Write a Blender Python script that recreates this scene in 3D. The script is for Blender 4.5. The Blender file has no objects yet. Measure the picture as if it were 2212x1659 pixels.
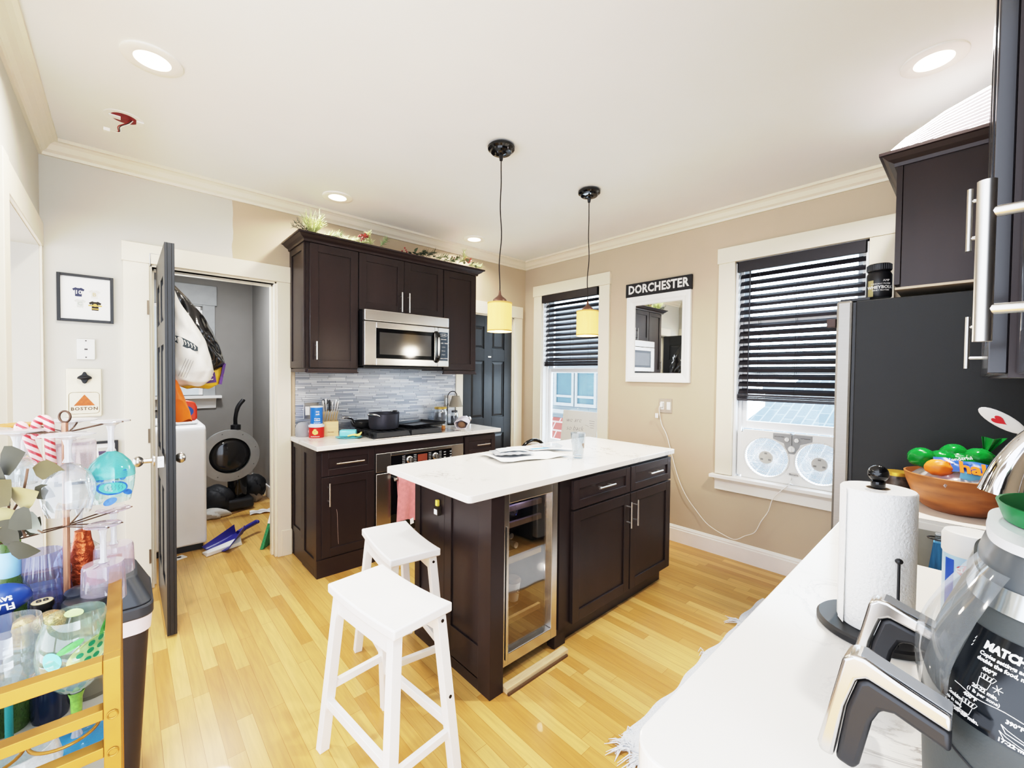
import bpy, bmesh, math, random
from mathutils import Vector, Matrix
random.seed(11)
SC = bpy.context.scene
COL = SC.collection
PI = math.pi
def rad(d): return math.radians(d)

# ------------------------------------------------------------------ materials
def lin(c):
    r = []
    for v in c:
        v /= 255.0
        r.append(v / 12.92 if v <= 0.04045 else ((v + 0.055) / 1.055) ** 2.4)
    return (r[0], r[1], r[2], 1.0)

def setin(node, key, val):
    if key in node.inputs: node.inputs[key].default_value = val

def new_mat(name):
    m = bpy.data.materials.new(name); m.use_nodes = True
    nt = m.node_tree
    return m, nt, nt.nodes['Principled BSDF'], nt.nodes['Material Output']

def mat(name, c, rough=0.5, metal=0.0, spec=0.5, var=0.06, scale=12.0, bump=0.0, bscale=80.0, emit=0.0, ecol=None,
        coat=0.0, sheen=0.0, stretch=(1, 1, 1), trans=0.0, sss=0.0, aniso=0.0):
    """Principled material whose colour varies with a noise texture; optional noise bump."""
    m, nt, b, out = new_mat(name)
    L = nt.links
    tc = nt.nodes.new('ShaderNodeTexCoord'); mp = nt.nodes.new('ShaderNodeMapping')
    mp.inputs['Scale'].default_value = stretch
    L.new(tc.outputs['Object'], mp.inputs['Vector'])
    nz = nt.nodes.new('ShaderNodeTexNoise'); nz.inputs['Scale'].default_value = scale; nz.inputs['Detail'].default_value = 4
    L.new(mp.outputs[0], nz.inputs['Vector'])
    cr = nt.nodes.new('ShaderNodeValToRGB')
    lc = lin(c)
    cr.color_ramp.elements[0].position = 0.3; cr.color_ramp.elements[1].position = 0.7
    cr.color_ramp.elements[0].color = (lc[0] * (1 - var), lc[1] * (1 - var), lc[2] * (1 - var), 1)
    cr.color_ramp.elements[1].color = (min(1, lc[0] * (1 + var)), min(1, lc[1] * (1 + var)), min(1, lc[2] * (1 + var)), 1)
    L.new(nz.outputs[0], cr.inputs[0]); L.new(cr.outputs[0], b.inputs['Base Color'])
    setin(b, 'Roughness', rough); setin(b, 'Metallic', metal); setin(b, 'Specular IOR Level', spec)
    setin(b, 'Coat Weight', coat); setin(b, 'Coat Roughness', 0.08); setin(b, 'Sheen Weight', sheen)
    setin(b, 'Transmission Weight', trans); setin(b, 'Subsurface Weight', sss); setin(b, 'Anisotropic', aniso)
    if emit:
        setin(b, 'Emission Color', lin(ecol or c)); setin(b, 'Emission Strength', emit)
    if bump:
        n2 = nt.nodes.new('ShaderNodeTexNoise'); n2.inputs['Scale'].default_value = bscale; n2.inputs['Detail'].default_value = 3
        L.new(mp.outputs[0], n2.inputs['Vector'])
        bp = nt.nodes.new('ShaderNodeBump'); bp.inputs['Strength'].default_value = bump; bp.inputs['Distance'].default_value = 0.004
        L.new(n2.outputs[0], bp.inputs['Height']); L.new(bp.outputs[0], b.inputs['Normal'])
    return m

def glass(name, tint=(255, 255, 255), refl=0.9, rough=0.02, body=0.0, bcol=(235, 240, 242), fres=0.18):
    """Thin clear glass: see-through with a fresnel reflection and a faint body colour."""
    m, nt, b, out = new_mat(name)
    L = nt.links
    nt.nodes.remove(b)
    tr = nt.nodes.new('ShaderNodeBsdfTransparent'); tr.inputs[0].default_value = lin(tint)
    gl = nt.nodes.new('ShaderNodeBsdfGlossy'); gl.inputs[0].default_value = (refl, refl, refl, 1); gl.inputs['Roughness'].default_value = rough
    lw = nt.nodes.new('ShaderNodeLayerWeight'); lw.inputs[0].default_value = 0.5
    pw = nt.nodes.new('ShaderNodeMath'); pw.operation = 'POWER'; pw.inputs[1].default_value = 2.4; L.new(lw.outputs['Facing'], pw.inputs[0])
    ma = nt.nodes.new('ShaderNodeMath'); ma.operation = 'MULTIPLY_ADD'; ma.inputs[1].default_value = 0.85; ma.inputs[2].default_value = fres * 0.2; ma.use_clamp = True; L.new(pw.outputs[0], ma.inputs[0])
    mx = nt.nodes.new('ShaderNodeMixShader')
    L.new(ma.outputs[0], mx.inputs[0]); L.new(tr.outputs[0], mx.inputs[1]); L.new(gl.outputs[0], mx.inputs[2])
    last = mx
    if body:
        df = nt.nodes.new('ShaderNodeBsdfDiffuse'); df.inputs[0].default_value = lin(bcol)
        nz = nt.nodes.new('ShaderNodeTexNoise'); nz.inputs['Scale'].default_value = 30
        mr = nt.nodes.new('ShaderNodeMapRange'); mr.inputs['To Min'].default_value = body * 0.8; mr.inputs['To Max'].default_value = body * 1.2
        L.new(nz.outputs[0], mr.inputs['Value'])
        m2 = nt.nodes.new('ShaderNodeMixShader')
        L.new(mr.outputs[0], m2.inputs[0]); L.new(mx.outputs[0], m2.inputs[1]); L.new(df.outputs[0], m2.inputs[2])
        last = m2
    L.new(last.outputs[0], out.inputs[0])
    return m

def brick_mat(name, c1, c2, cm, w, h, mortar, axes, rough=0.4, metal=0.0, grain=0.0, offset=0.5, bump=0.0, freq=2, gstretch=(3, 45, 3), coat=0.0):
    """Rows of bricks/planks/tiles. axes = which object axes become (along, across)."""
    m, nt, b, out = new_mat(name)
    L = nt.links
    tc = nt.nodes.new('ShaderNodeTexCoord'); sp = nt.nodes.new('ShaderNodeSeparateXYZ'); cb = nt.nodes.new('ShaderNodeCombineXYZ')
    L.new(tc.outputs['Object'], sp.inputs[0])
    L.new(sp.outputs['XYZ'.index(axes[0])], cb.inputs[0]); L.new(sp.outputs['XYZ'.index(axes[1])], cb.inputs[1])
    br = nt.nodes.new('ShaderNodeTexBrick')
    br.offset = offset; br.offset_frequency = freq; br.squash = 1.35; br.squash_frequency = 3
    br.inputs['Color1'].default_value = lin(c1); br.inputs['Color2'].default_value = lin(c2); br.inputs['Mortar'].default_value = lin(cm)
    br.inputs['Scale'].default_value = 1.0; br.inputs['Mortar Size'].default_value = mortar; br.inputs['Mortar Smooth'].default_value = 0.1
    br.inputs['Brick Width'].default_value = w; br.inputs['Row Height'].default_value = h
    # shift every row by its own amount so that the joints never line up
    fl = nt.nodes.new('ShaderNodeMath'); fl.operation = 'DIVIDE'; fl.inputs[1].default_value = h
    L.new(sp.outputs['XYZ'.index(axes[1])], fl.inputs[0])
    ff = nt.nodes.new('ShaderNodeMath'); ff.operation = 'FLOOR'; L.new(fl.outputs[0], ff.inputs[0])
    wn = nt.nodes.new('ShaderNodeTexWhiteNoise'); wn.noise_dimensions = '1D'; L.new(ff.outputs[0], wn.inputs['W'])
    ad = nt.nodes.new('ShaderNodeMath'); ad.operation = 'MULTIPLY_ADD'; ad.inputs[1].default_value = w * 3
    L.new(wn.outputs[0], ad.inputs[0]); L.new(sp.outputs['XYZ'.index(axes[0])], ad.inputs[2])
    L.new(ad.outputs[0], cb.inputs[0])
    L.new(cb.outputs[0], br.inputs['Vector'])
    col = br.outputs[0]
    if grain:
        mp = nt.nodes.new('ShaderNodeMapping'); mp.inputs['Scale'].default_value = gstretch
        L.new(cb.outputs[0], mp.inputs[0])
        nz = nt.nodes.new('ShaderNodeTexNoise'); nz.inputs['Scale'].default_value = 1.6; nz.inputs['Detail'].default_value = 7; nz.inputs['Distortion'].default_value = 0.6
        L.new(mp.outputs[0], nz.inputs[0])
        mr = nt.nodes.new('ShaderNodeMapRange'); mr.inputs['From Min'].default_value = 0.25; mr.inputs['From Max'].default_value = 0.75
        mr.inputs['To Min'].default_value = 1 - grain; mr.inputs['To Max'].default_value = 1 + grain * 0.35
        L.new(nz.outputs[0], mr.inputs[0])
        mu = nt.nodes.new('ShaderNodeVectorMath'); mu.operation = 'MULTIPLY'
        L.new(col, mu.inputs[0]); L.new(mr.outputs[0], mu.inputs[1])
        col = mu.outputs[0]
    L.new(col, b.inputs['Base Color'])
    setin(b, 'Roughness', rough); setin(b, 'Metallic', metal); setin(b, 'Coat Weight', coat)
    if bump:
        bp = nt.nodes.new('ShaderNodeBump'); bp.inputs['Strength'].default_value = bump; bp.inputs['Distance'].default_value = 0.003; bp.invert = True
        L.new(br.outputs['Fac'], bp.inputs['Height']); L.new(bp.outputs[0], b.inputs['Normal'])
    return m

def quartz_mat(name, base, vein, rough=0.16):
    m, nt, b, out = new_mat(name)
    L = nt.links
    tc = nt.nodes.new('ShaderNodeTexCoord')
    n1 = nt.nodes.new('ShaderNodeTexNoise'); n1.inputs['Scale'].default_value = 5.5; n1.inputs['Detail'].default_value = 9; n1.inputs['Distortion'].default_value = 1.6; n1.inputs['Roughness'].default_value = 0.68
    L.new(tc.outputs['Object'], n1.inputs[0])
    sb = nt.nodes.new('ShaderNodeMath'); sb.operation = 'SUBTRACT'; sb.inputs[1].default_value = 0.5; L.new(n1.outputs[0], sb.inputs[0])
    ab = nt.nodes.new('ShaderNodeMath'); ab.operation = 'ABSOLUTE'; L.new(sb.outputs[0], ab.inputs[0])
    r1 = nt.nodes.new('ShaderNodeMapRange'); r1.inputs['From Min'].default_value = 0.0; r1.inputs['From Max'].default_value = 0.03; r1.inputs['To Min'].default_value = 1; r1.inputs['To Max'].default_value = 0
    L.new(ab.outputs[0], r1.inputs[0])
    n2 = nt.nodes.new('ShaderNodeTexNoise'); n2.inputs['Scale'].default_value = 3.2; n2.inputs['Detail'].default_value = 3
    L.new(tc.outputs['Object'], n2.inputs[0])
    r2 = nt.nodes.new('ShaderNodeMapRange'); r2.inputs['From Min'].default_value = 0.555; r2.inputs['From Max'].default_value = 0.68
    L.new(n2.outputs[0], r2.inputs[0])
    mu = nt.nodes.new('ShaderNodeMath'); mu.operation = 'MULTIPLY'; L.new(r1.outputs[0], mu.inputs[0]); L.new(r2.outputs[0], mu.inputs[1])
    mx = nt.nodes.new('ShaderNodeMix'); mx.data_type = 'RGBA'
    mx.inputs[6].default_value = lin(base); mx.inputs[7].default_value = lin(vein)
    L.new(mu.outputs[0], mx.inputs[0]); L.new(mx.outputs[2], b.inputs['Base Color'])
    setin(b, 'Roughness', rough); setin(b, 'Specular IOR Level', 0.5)
    return m

# ------------------------------------------------------------------ mesh builder
class M:
    def __init__(s, T=None):
        s.b = bmesh.new(); s.T = T or Matrix.Identity(4)
    def v(s, p): return s.b.verts.new(s.T @ Vector(p))
    def face(s, vs):
        try: return s.b.faces.new(vs)
        except ValueError: return None
    def poly(s, pts): return s.face([s.v(p) for p in pts])
    def box(s, x0, x1, y0, y1, z0, z1, R=None):
        if R is None:
            c = [s.v(p) for p in ((x0, y0, z0), (x1, y0, z0), (x1, y1, z0), (x0, y1, z0), (x0, y0, z1), (x1, y0, z1), (x1, y1, z1), (x0, y1, z1))]
        else:
            ce = Vector(((x0 + x1) / 2, (y0 + y1) / 2, (z0 + z1) / 2))
            c = [s.v(ce + R @ (Vector(p) - ce)) for p in ((x0, y0, z0), (x1, y0, z0), (x1, y1, z0), (x0, y1, z0), (x0, y0, z1), (x1, y0, z1), (x1, y1, z1), (x0, y1, z1))]
        for f in ((3, 2, 1, 0), (4, 5, 6, 7), (0, 1, 5, 4), (1, 2, 6, 5), (2, 3, 7, 6), (3, 0, 4, 7)): s.face([c[i] for i in f])
        return s
    def hexa(s, bot, top):
        """Solid between two quads given corner by corner."""
        c = [s.v(p) for p in list(bot) + list(top)]
        n = len(bot)
        s.face([c[i] for i in range(n - 1, -1, -1)]); s.face([c[n + i] for i in range(n)])
        for i in range(n):
            j = (i + 1) % n; s.face([c[i], c[j], c[n + j], c[n + i]])
        return s
    def prism(s, pts, axis, a0, a1):
        """Polygon pts (2D) extruded along axis from a0 to a1. 2D order: x->(y,z) y->(x,z) z->(x,y)."""
        def P(p, a):
            return {'x': (a, p[0], p[1]), 'y': (p[0], a, p[1]), 'z': (p[0], p[1], a)}[axis]
        return s.hexa([P(p, a0) for p in pts], [P(p, a1) for p in pts])
    def lathe(s, prof, c=(0, 0, 0), n=28, R=None, a0=0.0, a1=2 * PI):
        """Revolve (r, z) points about z through c. r = 0 closes an end."""
        full = abs(a1 - a0 - 2 * PI) < 1e-6
        rows = []
        c = Vector(c)
        for r, z in prof:
            if r < 1e-7:
                p = Vector((0, 0, z)); rows.append([s.v(c + (R @ p if R else p))]); continue
            row = []
            for i in range(n if full else n + 1):
                a = a0 + (a1 - a0) * i / n
                p = Vector((r * math.cos(a), r * math.sin(a), z)); row.append(s.v(c + (R @ p if R else p)))
            rows.append(row)
        for A, B in zip(rows, rows[1:]):
            m = max(len(A), len(B)); k = m if full else m - 1
            for i in range(k):
                j = (i + 1) % m
                if len(A) == 1 and len(B) == 1: continue
                if len(A) == 1: s.face([A[0], B[j], B[i]])
                elif len(B) == 1: s.face([A[i], A[j], B[0]])
                else: s.face([A[i], A[j], B[j], B[i]])
        return s
    def cyl(s, p0, p1, r0, r1=None, n=16):
        r1 = r0 if r1 is None else r1
        p0, p1 = Vector(p0), Vector(p1); d = p1 - p0; L = d.length
        return s.lathe([(0, 0), (r0, 0), (r1, L), (0, L)], p0, n, d.to_track_quat('Z', 'Y').to_matrix())
    def tube(s, pts, r, n=8, closed=False):
        P = [Vector(p) for p in pts]; k = len(P)
        rr = r if isinstance(r, (list, tuple)) else [r] * k
        rows = []; up = None
        for i in range(k):
            if closed: d = P[(i + 1) % k] - P[i - 1]
            else: d = P[min(i + 1, k - 1)] - P[max(i - 1, 0)]
            d.normalize()
            if up is None: up = d.orthogonal().normalized()
            up = (up - d * up.dot(d))
            if up.length < 1e-6: up = d.orthogonal()
            up.normalize(); w = d.cross(up)
            rows.append([s.v(P[i] + (up * math.cos(2 * PI * j / n) + w * math.sin(2 * PI * j / n)) * rr[i]) for j in range(n)])
        for i in range(k if closed else k - 1):
            A, B = rows[i], rows[(i + 1) % k]
            for j in range(n): s.face([A[j], A[(j + 1) % n], B[(j + 1) % n], B[j]])
        if not closed:
            s.face(rows[0][::-1]); s.face(rows[-1])
        return s
    def ell(s, c, rx, ry, rz, n=20, m=12, R=None):
        prof = [(math.sin(PI * i / m), -math.cos(PI * i / m)) for i in range(m + 1)]
        old = s.T
        s.T = old @ Matrix.Translation(Vector(c)) @ (R.to_4x4() if R else Matrix.Identity(4)) @ Matrix.Diagonal((rx, ry, rz, 1))
        s.lathe([(0 if i in (0, m) else r, z) for i, (r, z) in enumerate(prof)], (0, 0, 0), n)
        s.T = old
        return s
    def grid(s, f, nu, nv, closeu=False):
        """Sheet f(u, v) -> point, u and v in 0..1."""
        rows = [[s.v(f(i / nu, j / nv)) for j in range(nv + 1)] for i in range(nu if closeu else nu + 1)]
        k = len(rows)
        for i in range(nu):
            for j in range(nv): s.face([rows[i][j], rows[(i + 1) % k][j], rows[(i + 1) % k][j + 1], rows[i][j + 1]])
        return s
    def text(s, body, size, T, ext=0.0006, align='CENTER', bend=None, bold=0.0, space=1.0, shear=0.0):
        """Lettering: text's own x right, y up, z towards the reader, placed by matrix T. bend = radius of a cylinder it wraps."""
        cu = bpy.data.curves.new('t', 'FONT'); cu.body = body; cu.size = size; cu.extrude = ext; cu.offset = bold
        cu.align_x = align; cu.align_y = 'CENTER'; cu.resolution_u = 2; cu.space_character = space; cu.shear = shear
        ob = bpy.data.objects.new('t', cu); me = ob.to_mesh()
        vs = []
        for w in me.vertices:
            x, y, z = w.co
            if bend:
                a = x / bend; p = Vector(((bend + z) * math.sin(a), y, (bend + z) * math.cos(a) - bend))
            else: p = Vector((x, y, z))
            vs.append(s.v(T @ p))
        for p in me.polygons: s.face([vs[i] for i in p.vertices])
        ob.to_mesh_clear(); bpy.data.objects.remove(ob); bpy.data.curves.remove(cu)
        return s
    def o(s, name, m, parent=None, smooth=None, bev=0, solid=0, sub=0, seg=2):
        b = s.b
        bmesh.ops.recalc_face_normals(b, faces=b.faces[:])
        if smooth is not None:
            for f in b.faces: f.smooth = True
            for e in b.edges:
                if len(e.link_faces) != 2 or e.calc_face_angle(0) > rad(smooth): e.smooth = False
        me = bpy.data.meshes.new(name); b.to_mesh(me); b.free()
        ob = bpy.data.objects.new(name, me); COL.objects.link(ob)
        if m: me.materials.append(m)
        if parent is not None:
            w = Matrix.Identity(4); p = parent
            while p is not None: w = p.matrix_basis @ w; p = p.parent
            me.transform(w.inverted()); ob.parent = parent
        if solid:
            q = ob.modifiers.new('s', 'SOLIDIFY'); q.thickness = solid; q.offset = 0
        if sub:
            q = ob.modifiers.new('u', 'SUBSURF'); q.levels = sub; q.render_levels = sub
        if bev:
            q = ob.modifiers.new('b', 'BEVEL'); q.width = bev; q.segments = seg; q.limit_method = 'ANGLE'; q.angle_limit = rad(35)
        return ob

def thing(name, label, cat, loc=(0, 0, 0), rz=0.0, group=None):
    e = bpy.data.objects.new(name, None); COL.objects.link(e)
    e.location = loc; e.rotation_euler = (0, 0, rz); e.empty_display_size = 0.05
    e['label'] = label; e['category'] = cat
    if group: e['group'] = group
    return e
def tag(o, label, cat, group=None):
    o['label'] = label; o['category'] = cat
    if group: o['group'] = group
    return o
def struct(o):
    o['kind'] = 'structure'; return o
def sempty(name, loc=(0, 0, 0)):
    e = bpy.data.objects.new(name, None); COL.objects.link(e); e.location = loc; e['kind'] = 'structure'; return e
def kids(o): return [c for c in COL.objects if c.parent == o]
def dup(r, loc, rz=None, label=None, group=None):
    """A copy of a thing with copies of its parts and sub-parts."""
    n = r.copy(); COL.objects.link(n); n.location = loc
    if rz is not None: n.rotation_euler = (0, 0, rz)
    if label: n['label'] = label
    if group: n['group'] = group
    for c in kids(r):
        k = c.copy(); COL.objects.link(k); k.parent = n
        for g in kids(c):
            h = g.copy(); COL.objects.link(h); h.parent = k
    return n
def frameT(o, x, y):
    """Matrix with origin o, x axis, y axis (z = x cross y)."""
    x = Vector(x).normalized(); y = Vector(y).normalized(); z = x.cross(y); y = z.cross(x)
    m = Matrix.Identity(4)
    for i in range(3): m[i][0], m[i][1], m[i][2], m[i][3] = x[i], y[i], z[i], o[i]
    return m
FACE_S = lambda o: frameT(o, (1, 0, 0), (0, 0, 1))      # a plane seen from -Y: x right, y up
FACE_W = lambda o: frameT(o, (0, -1, 0), (0, 0, 1))     # a plane seen from -X
FACE_N = lambda o: frameT(o, (-1, 0, 0), (0, 0, 1))     # a plane seen from +Y
def side_to(facing, o=(0, 0, 0)):
    """Matrix for parts drawn facing -Y (x = width) so that they face 'S', 'W' or 'N'."""
    a = {'S': 0, 'W': -PI / 2, 'N': PI, 'E': PI / 2}[facing]
    return Matrix.Translation(Vector(o)) @ Matrix.Rotation(a, 4, 'Z')
def catmull(pts, n=8):
    P = [Vector(p) for p in pts]; out = []
    for i in range(len(P) - 1):
        a, b, c, d = P[max(i - 1, 0)], P[i], P[i + 1], P[min(i + 2, len(P) - 1)]
        for k in range(n):
            t = k / n
            out.append(0.5 * (2 * b + (c - a) * t + (2 * a - 5 * b + 4 * c - d) * t * t + (3 * b - a - 3 * c + d) * t ** 3))
    out.append(P[-1]); return out

# ------------------------------------------------------------------ camera
cam = bpy.data.cameras.new('camera'); cam.sensor_width = 36.0; cam.sensor_fit = 'HORIZONTAL'; cam.lens = 36.0 * 917.091 / 2212.0
cam.clip_start = 0.02
co = bpy.data.objects.new('camera', cam); COL.objects.link(co)
yw, pt, rl = rad(42.477), rad(-1.283), rad(0.58)
fw = Vector((math.sin(yw) * math.cos(pt), math.cos(yw) * math.cos(pt), math.sin(pt)))
rt = Vector((math.cos(yw), -math.sin(yw), 0)); up = rt.cross(fw)
r2 = rt * math.cos(rl) + up * math.sin(rl); u2 = -rt * math.sin(rl) + up * math.cos(rl)
cm = Matrix.Identity(4)
for i in range(3): cm[i][0], cm[i][1], cm[i][2], cm[i][3] = r2[i], u2[i], -fw[i], (-3.49, -3.596, 1.417)[i]
co.matrix_world = cm
SC.camera = co

# ------------------------------------------------------------------ palette
CEIL = mat('ceiling_paint', (240, 240, 236), 0.9, var=0.012, scale=3, spec=0.2)
TAUPE = mat('taupe_paint', (196, 180, 158), 0.75, var=0.02, scale=4, bump=0.05, bscale=220, spec=0.3)
GREIGE = mat('pale_grey_paint', (206, 202, 191), 0.8, var=0.02, scale=4, bump=0.05, bscale=220, spec=0.3)
LAUN = mat('laundry_grey_paint', (138, 135, 131), 0.7, var=0.04, scale=4, spec=0.3)
TRIMW = mat('cream_trim_paint', (234, 225, 205), 0.42, var=0.012, scale=6)
WHITEP = mat('white_paint', (244, 242, 238), 0.4, var=0.015, scale=10)
ESP = mat('espresso_wood', (43, 32, 31), 0.34, var=0.18, scale=7, stretch=(1, 1, 0.12), spec=0.38)
ESP2 = mat('espresso_wood_horizontal', (43, 30, 30), 0.36, var=0.18, scale=7, stretch=(0.12, 0.12, 1))
BLKDOOR = mat('black_door_paint', (34, 35, 37), 0.38, var=0.2, scale=9, stretch=(1, 1, 0.15), bump=0.15, bscale=40)
QUARTZ = quartz_mat('quartz', (238, 233, 225), (150, 144, 140))
STEEL = mat('stainless_steel', (206, 202, 197), 0.27, 1.0, var=0.04, scale=5, stretch=(1, 1, 60))
STEELH = mat('brushed_handle_steel', (206, 202, 196), 0.3, 1.0, var=0.03, scale=60)
CHROME = mat('chrome', (225, 225, 228), 0.06, 1.0, var=0.01)
BLK = mat('black_plastic', (22, 22, 25), 0.4, var=0.1)
BLKG = mat('black_gloss', (14, 14, 16), 0.08, var=0.05)
IRON = mat('cast_iron', (26, 27, 30), 0.55, var=0.15, bump=0.1)
GLASS = glass('clear_glass', (240, 244, 245), fres=0.55, body=0.12, bcol=(200, 206, 212))
WINGLASS = glass('window_glass', (248, 252, 252), refl=0.6)
FLOORM = brick_mat('maple_strip_floor', (230, 185, 112), (194, 142, 74), (160, 112, 52), 0.62, 0.0575, 0.0007, 'YX', rough=0.3, grain=0.2, coat=0.15)
VINYL = mat('vinyl_white', (238, 240, 242), 0.35, var=0.01)
DARKM = mat('dark_bronze', (34, 26, 24), 0.3, 0.6, var=0.1)
# ================================================================== SETTING
CZ = 2.72
# back wall paint: pale grey to the left of a brushed edge, taupe beyond it
def two_tone():
    m, nt, b, out = new_mat('two_tone_wall_paint'); L = nt.links
    tc = nt.nodes.new('ShaderNodeTexCoord'); sp = nt.nodes.new('ShaderNodeSeparateXYZ'); L.new(tc.outputs['Object'], sp.inputs[0])
    nz = nt.nodes.new('ShaderNodeTexNoise'); nz.inputs['Scale'].default_value = 9; L.new(tc.outputs['Object'], nz.inputs[0])
    ma = nt.nodes.new('ShaderNodeMath'); ma.operation = 'MULTIPLY_ADD'; ma.inputs[1].default_value = 0.03; L.new(nz.outputs[0], ma.inputs[0]); L.new(sp.outputs[0], ma.inputs[2])
    gt = nt.nodes.new('ShaderNodeMath'); gt.operation = 'GREATER_THAN'; gt.inputs[1].default_value = -2.893; L.new(ma.outputs[0], gt.inputs[0])
    mx = nt.nodes.new('ShaderNodeMix'); mx.data_type = 'RGBA'; mx.inputs[6].default_value = lin((206, 202, 191)); mx.inputs[7].default_value = lin((196, 178, 152))
    L.new(gt.outputs[0], mx.inputs[0]); L.new(mx.outputs[2], b.inputs['Base Color']); setin(b, 'Roughness', 0.75)
    return m
TWO = two_tone()
m = M(); m.box(-5.2, 0.25, -4.4, 3.0, -0.08, 0.0); struct(m.o('floor', FLOORM))
m = M(); m.box(-3.95, 0.2, -4.4, 0.14, CZ, CZ + 0.08); struct(m.o('ceiling', CEIL))
m = M()
for x0, x1, z0, z1 in ((-3.834, -3.363, 0, CZ), (-3.363, -2.629, 2.085, CZ), (-2.629, -0.905, 0, CZ), (-0.905, -0.185, 2.06, CZ), (-0.185, 0.0, 0, CZ)):
    m.box(x0, x1, 0.0, 0.12, z0, z1)
struct(m.o('wall_back', TWO))
W1 = (-1.066, -0.286); W2 = (-3.125, -2.33); WZ0, WZ1 = 0.62, 2.30
m = M()
for y0, y1, z0, z1 in ((-0.286, 0.12, 0, CZ), (-1.066, -0.286, 0, WZ0), (-1.066, -0.286, WZ1, CZ), (-2.33, -1.066, 0, CZ),
                       (-3.125, -2.33, 0, WZ0), (-3.125, -2.33, WZ1, CZ), (-4.06, -3.125, 0, CZ)):
    m.box(0.0, 0.14, y0, y1, z0, z1)
struct(m.o('wall_right', TAUPE))
m = M()
m.box(-3.95, -3.834, -0.03, 0.12, 0, CZ); m.box(-3.95, -3.834, -1.02, -0.03, 2.115, CZ); m.box(-3.95, -3.834, -1.45, -1.02, 0, CZ)
struct(m.o('wall_left', GREIGE))
m = M(); m.box(-3.0, 0.0, -4.06, -3.94, 0, CZ); struct(m.o('wall_front', TAUPE))
# hallway behind the opening on the left
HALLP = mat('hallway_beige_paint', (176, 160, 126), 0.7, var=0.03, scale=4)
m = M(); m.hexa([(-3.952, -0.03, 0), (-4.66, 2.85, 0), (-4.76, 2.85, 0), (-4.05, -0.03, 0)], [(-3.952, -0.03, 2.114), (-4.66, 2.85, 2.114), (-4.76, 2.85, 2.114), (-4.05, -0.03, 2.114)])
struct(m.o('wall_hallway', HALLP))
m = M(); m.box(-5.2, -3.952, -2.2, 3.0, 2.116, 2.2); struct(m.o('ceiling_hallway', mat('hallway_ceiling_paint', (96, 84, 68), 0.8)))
m = M(); m.box(-3.852, -3.818, -1.04, -0.004, 2.117, 2.25); m.box(-3.852, -3.822, -0.028, -0.002, 0, 2.117); m.box(-3.96, -3.814, -1.13, -1.02, 0, 2.25)
struct(m.o('trim_1', TRIMW, bev=0.003))
# crown moulding
cp = [(0, 2.634), (0.014, 2.634), (0.018, 2.65), (0.034, 2.662), (0.05, 2.688), (0.066, 2.7), (0.082, 2.702), (0.082, 2.72), (0, 2.72)]
m = M(); m.hexa([(-3.834 + p[0], -p[0], p[1]) for p in cp], [(-p[0], -p[0], p[1]) for p in cp]); struct(m.o('trim_2', TRIMW))
m = M(); m.hexa([(-p[0], -p[0], p[1]) for p in cp], [(-p[0], -3.94, p[1]) for p in cp]); struct(m.o('trim_3', TRIMW))
m = M(); m.hexa([(-3.834 + p[0], -2.7, p[1]) for p in cp], [(-3.834 + p[0], -p[0], p[1]) for p in cp]); struct(m.o('trim_4', TRIMW))
# baseboards
bp_ = [(0, 0), (0.016, 0), (0.016, 0.108), (0.012, 0.113), (0.012, 0.124), (0.008, 0.13), (0.004, 0.14), (0, 0.142)]
m = M(); m.hexa([(-p[0], -0.02, p[1]) for p in bp_], [(-p[0], -3.1, p[1]) for p in bp_]); struct(m.o('baseboard_right', WHITEP))
m = M(); m.box(-2.6, -2.53, -0.03, -0.002, 0, 0.2); m.box(-3.834, -3.5, -0.018, -0.002, 0, 0.15); struct(m.o('baseboard_back', TRIMW, bev=0.003))
# ---- laundry room
m = M(); m.box(-3.8, -2.16, 2.6, 2.7, 0, 2.6); struct(m.o('wall_laundry_back', LAUN))
m = M(); m.box(-2.28, -2.16, 0.121, 2.6, 0, 2.6); struct(m.o('wall_laundry_right', LAUN))
m = M(); m.box(-3.79, -3.70, 0.121, 2.6, 0, 2.6); struct(m.o('wall_laundry_left', LAUN))
m = M(); m.box(-3.8, -2.16, 0.121, 2.7, 2.6, 2.66); struct(m.o('ceiling_laundry', mat('laundry_ceiling_paint', (200, 198, 194), 0.8)))
m = M(); m.box(-2.296, -2.281, 0.13, 2.59, 0, 0.13); struct(m.o('baseboard_laundry', WHITEP))
w3 = sempty('window_3', (-2.95, 2.59, 1.1))
GREYT = mat('grey_trim_paint', (158, 160, 160), 0.5)
m = M()
m.box(-3.3, -2.795, 2.575, 2.598, 2.18, 2.32); m.box(-2.795, -2.675, 2.575, 2.598, 1.13, 2.32); m.box(-2.81, -2.655, 2.57, 2.598, 2.2, 2.43); m.box(-3.3, -2.66, 2.568, 2.598, 2.2, 2.43)
m.o('casing', GREYT, w3, bev=0.003)
m = M(); m.box(-3.35, -2.62, 2.5, 2.598, 1.1, 1.13); m.prism([(2.598, 0.98), (2.58, 0.98), (2.56, 1.06), (2.53, 1.098), (2.598, 1.098)], 'x', -3.3, -2.67); m.o('sill', WHITEP, w3)
m = M(); m.box(-3.3, -2.815, 2.585, 2.596, 2.135, 2.175); m.box(-2.835, -2.797, 2.585, 2.596, 1.14, 2.135); m.o('sash', WHITEP, w3)
m = M(); m.box(-3.3, -2.835, 2.589, 2.594, 1.14, 2.135); m.o('pane', mat('dim_window_pane', (176, 184, 188), 0.15, emit=0.25, ecol=(200, 214, 222)), w3)

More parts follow.
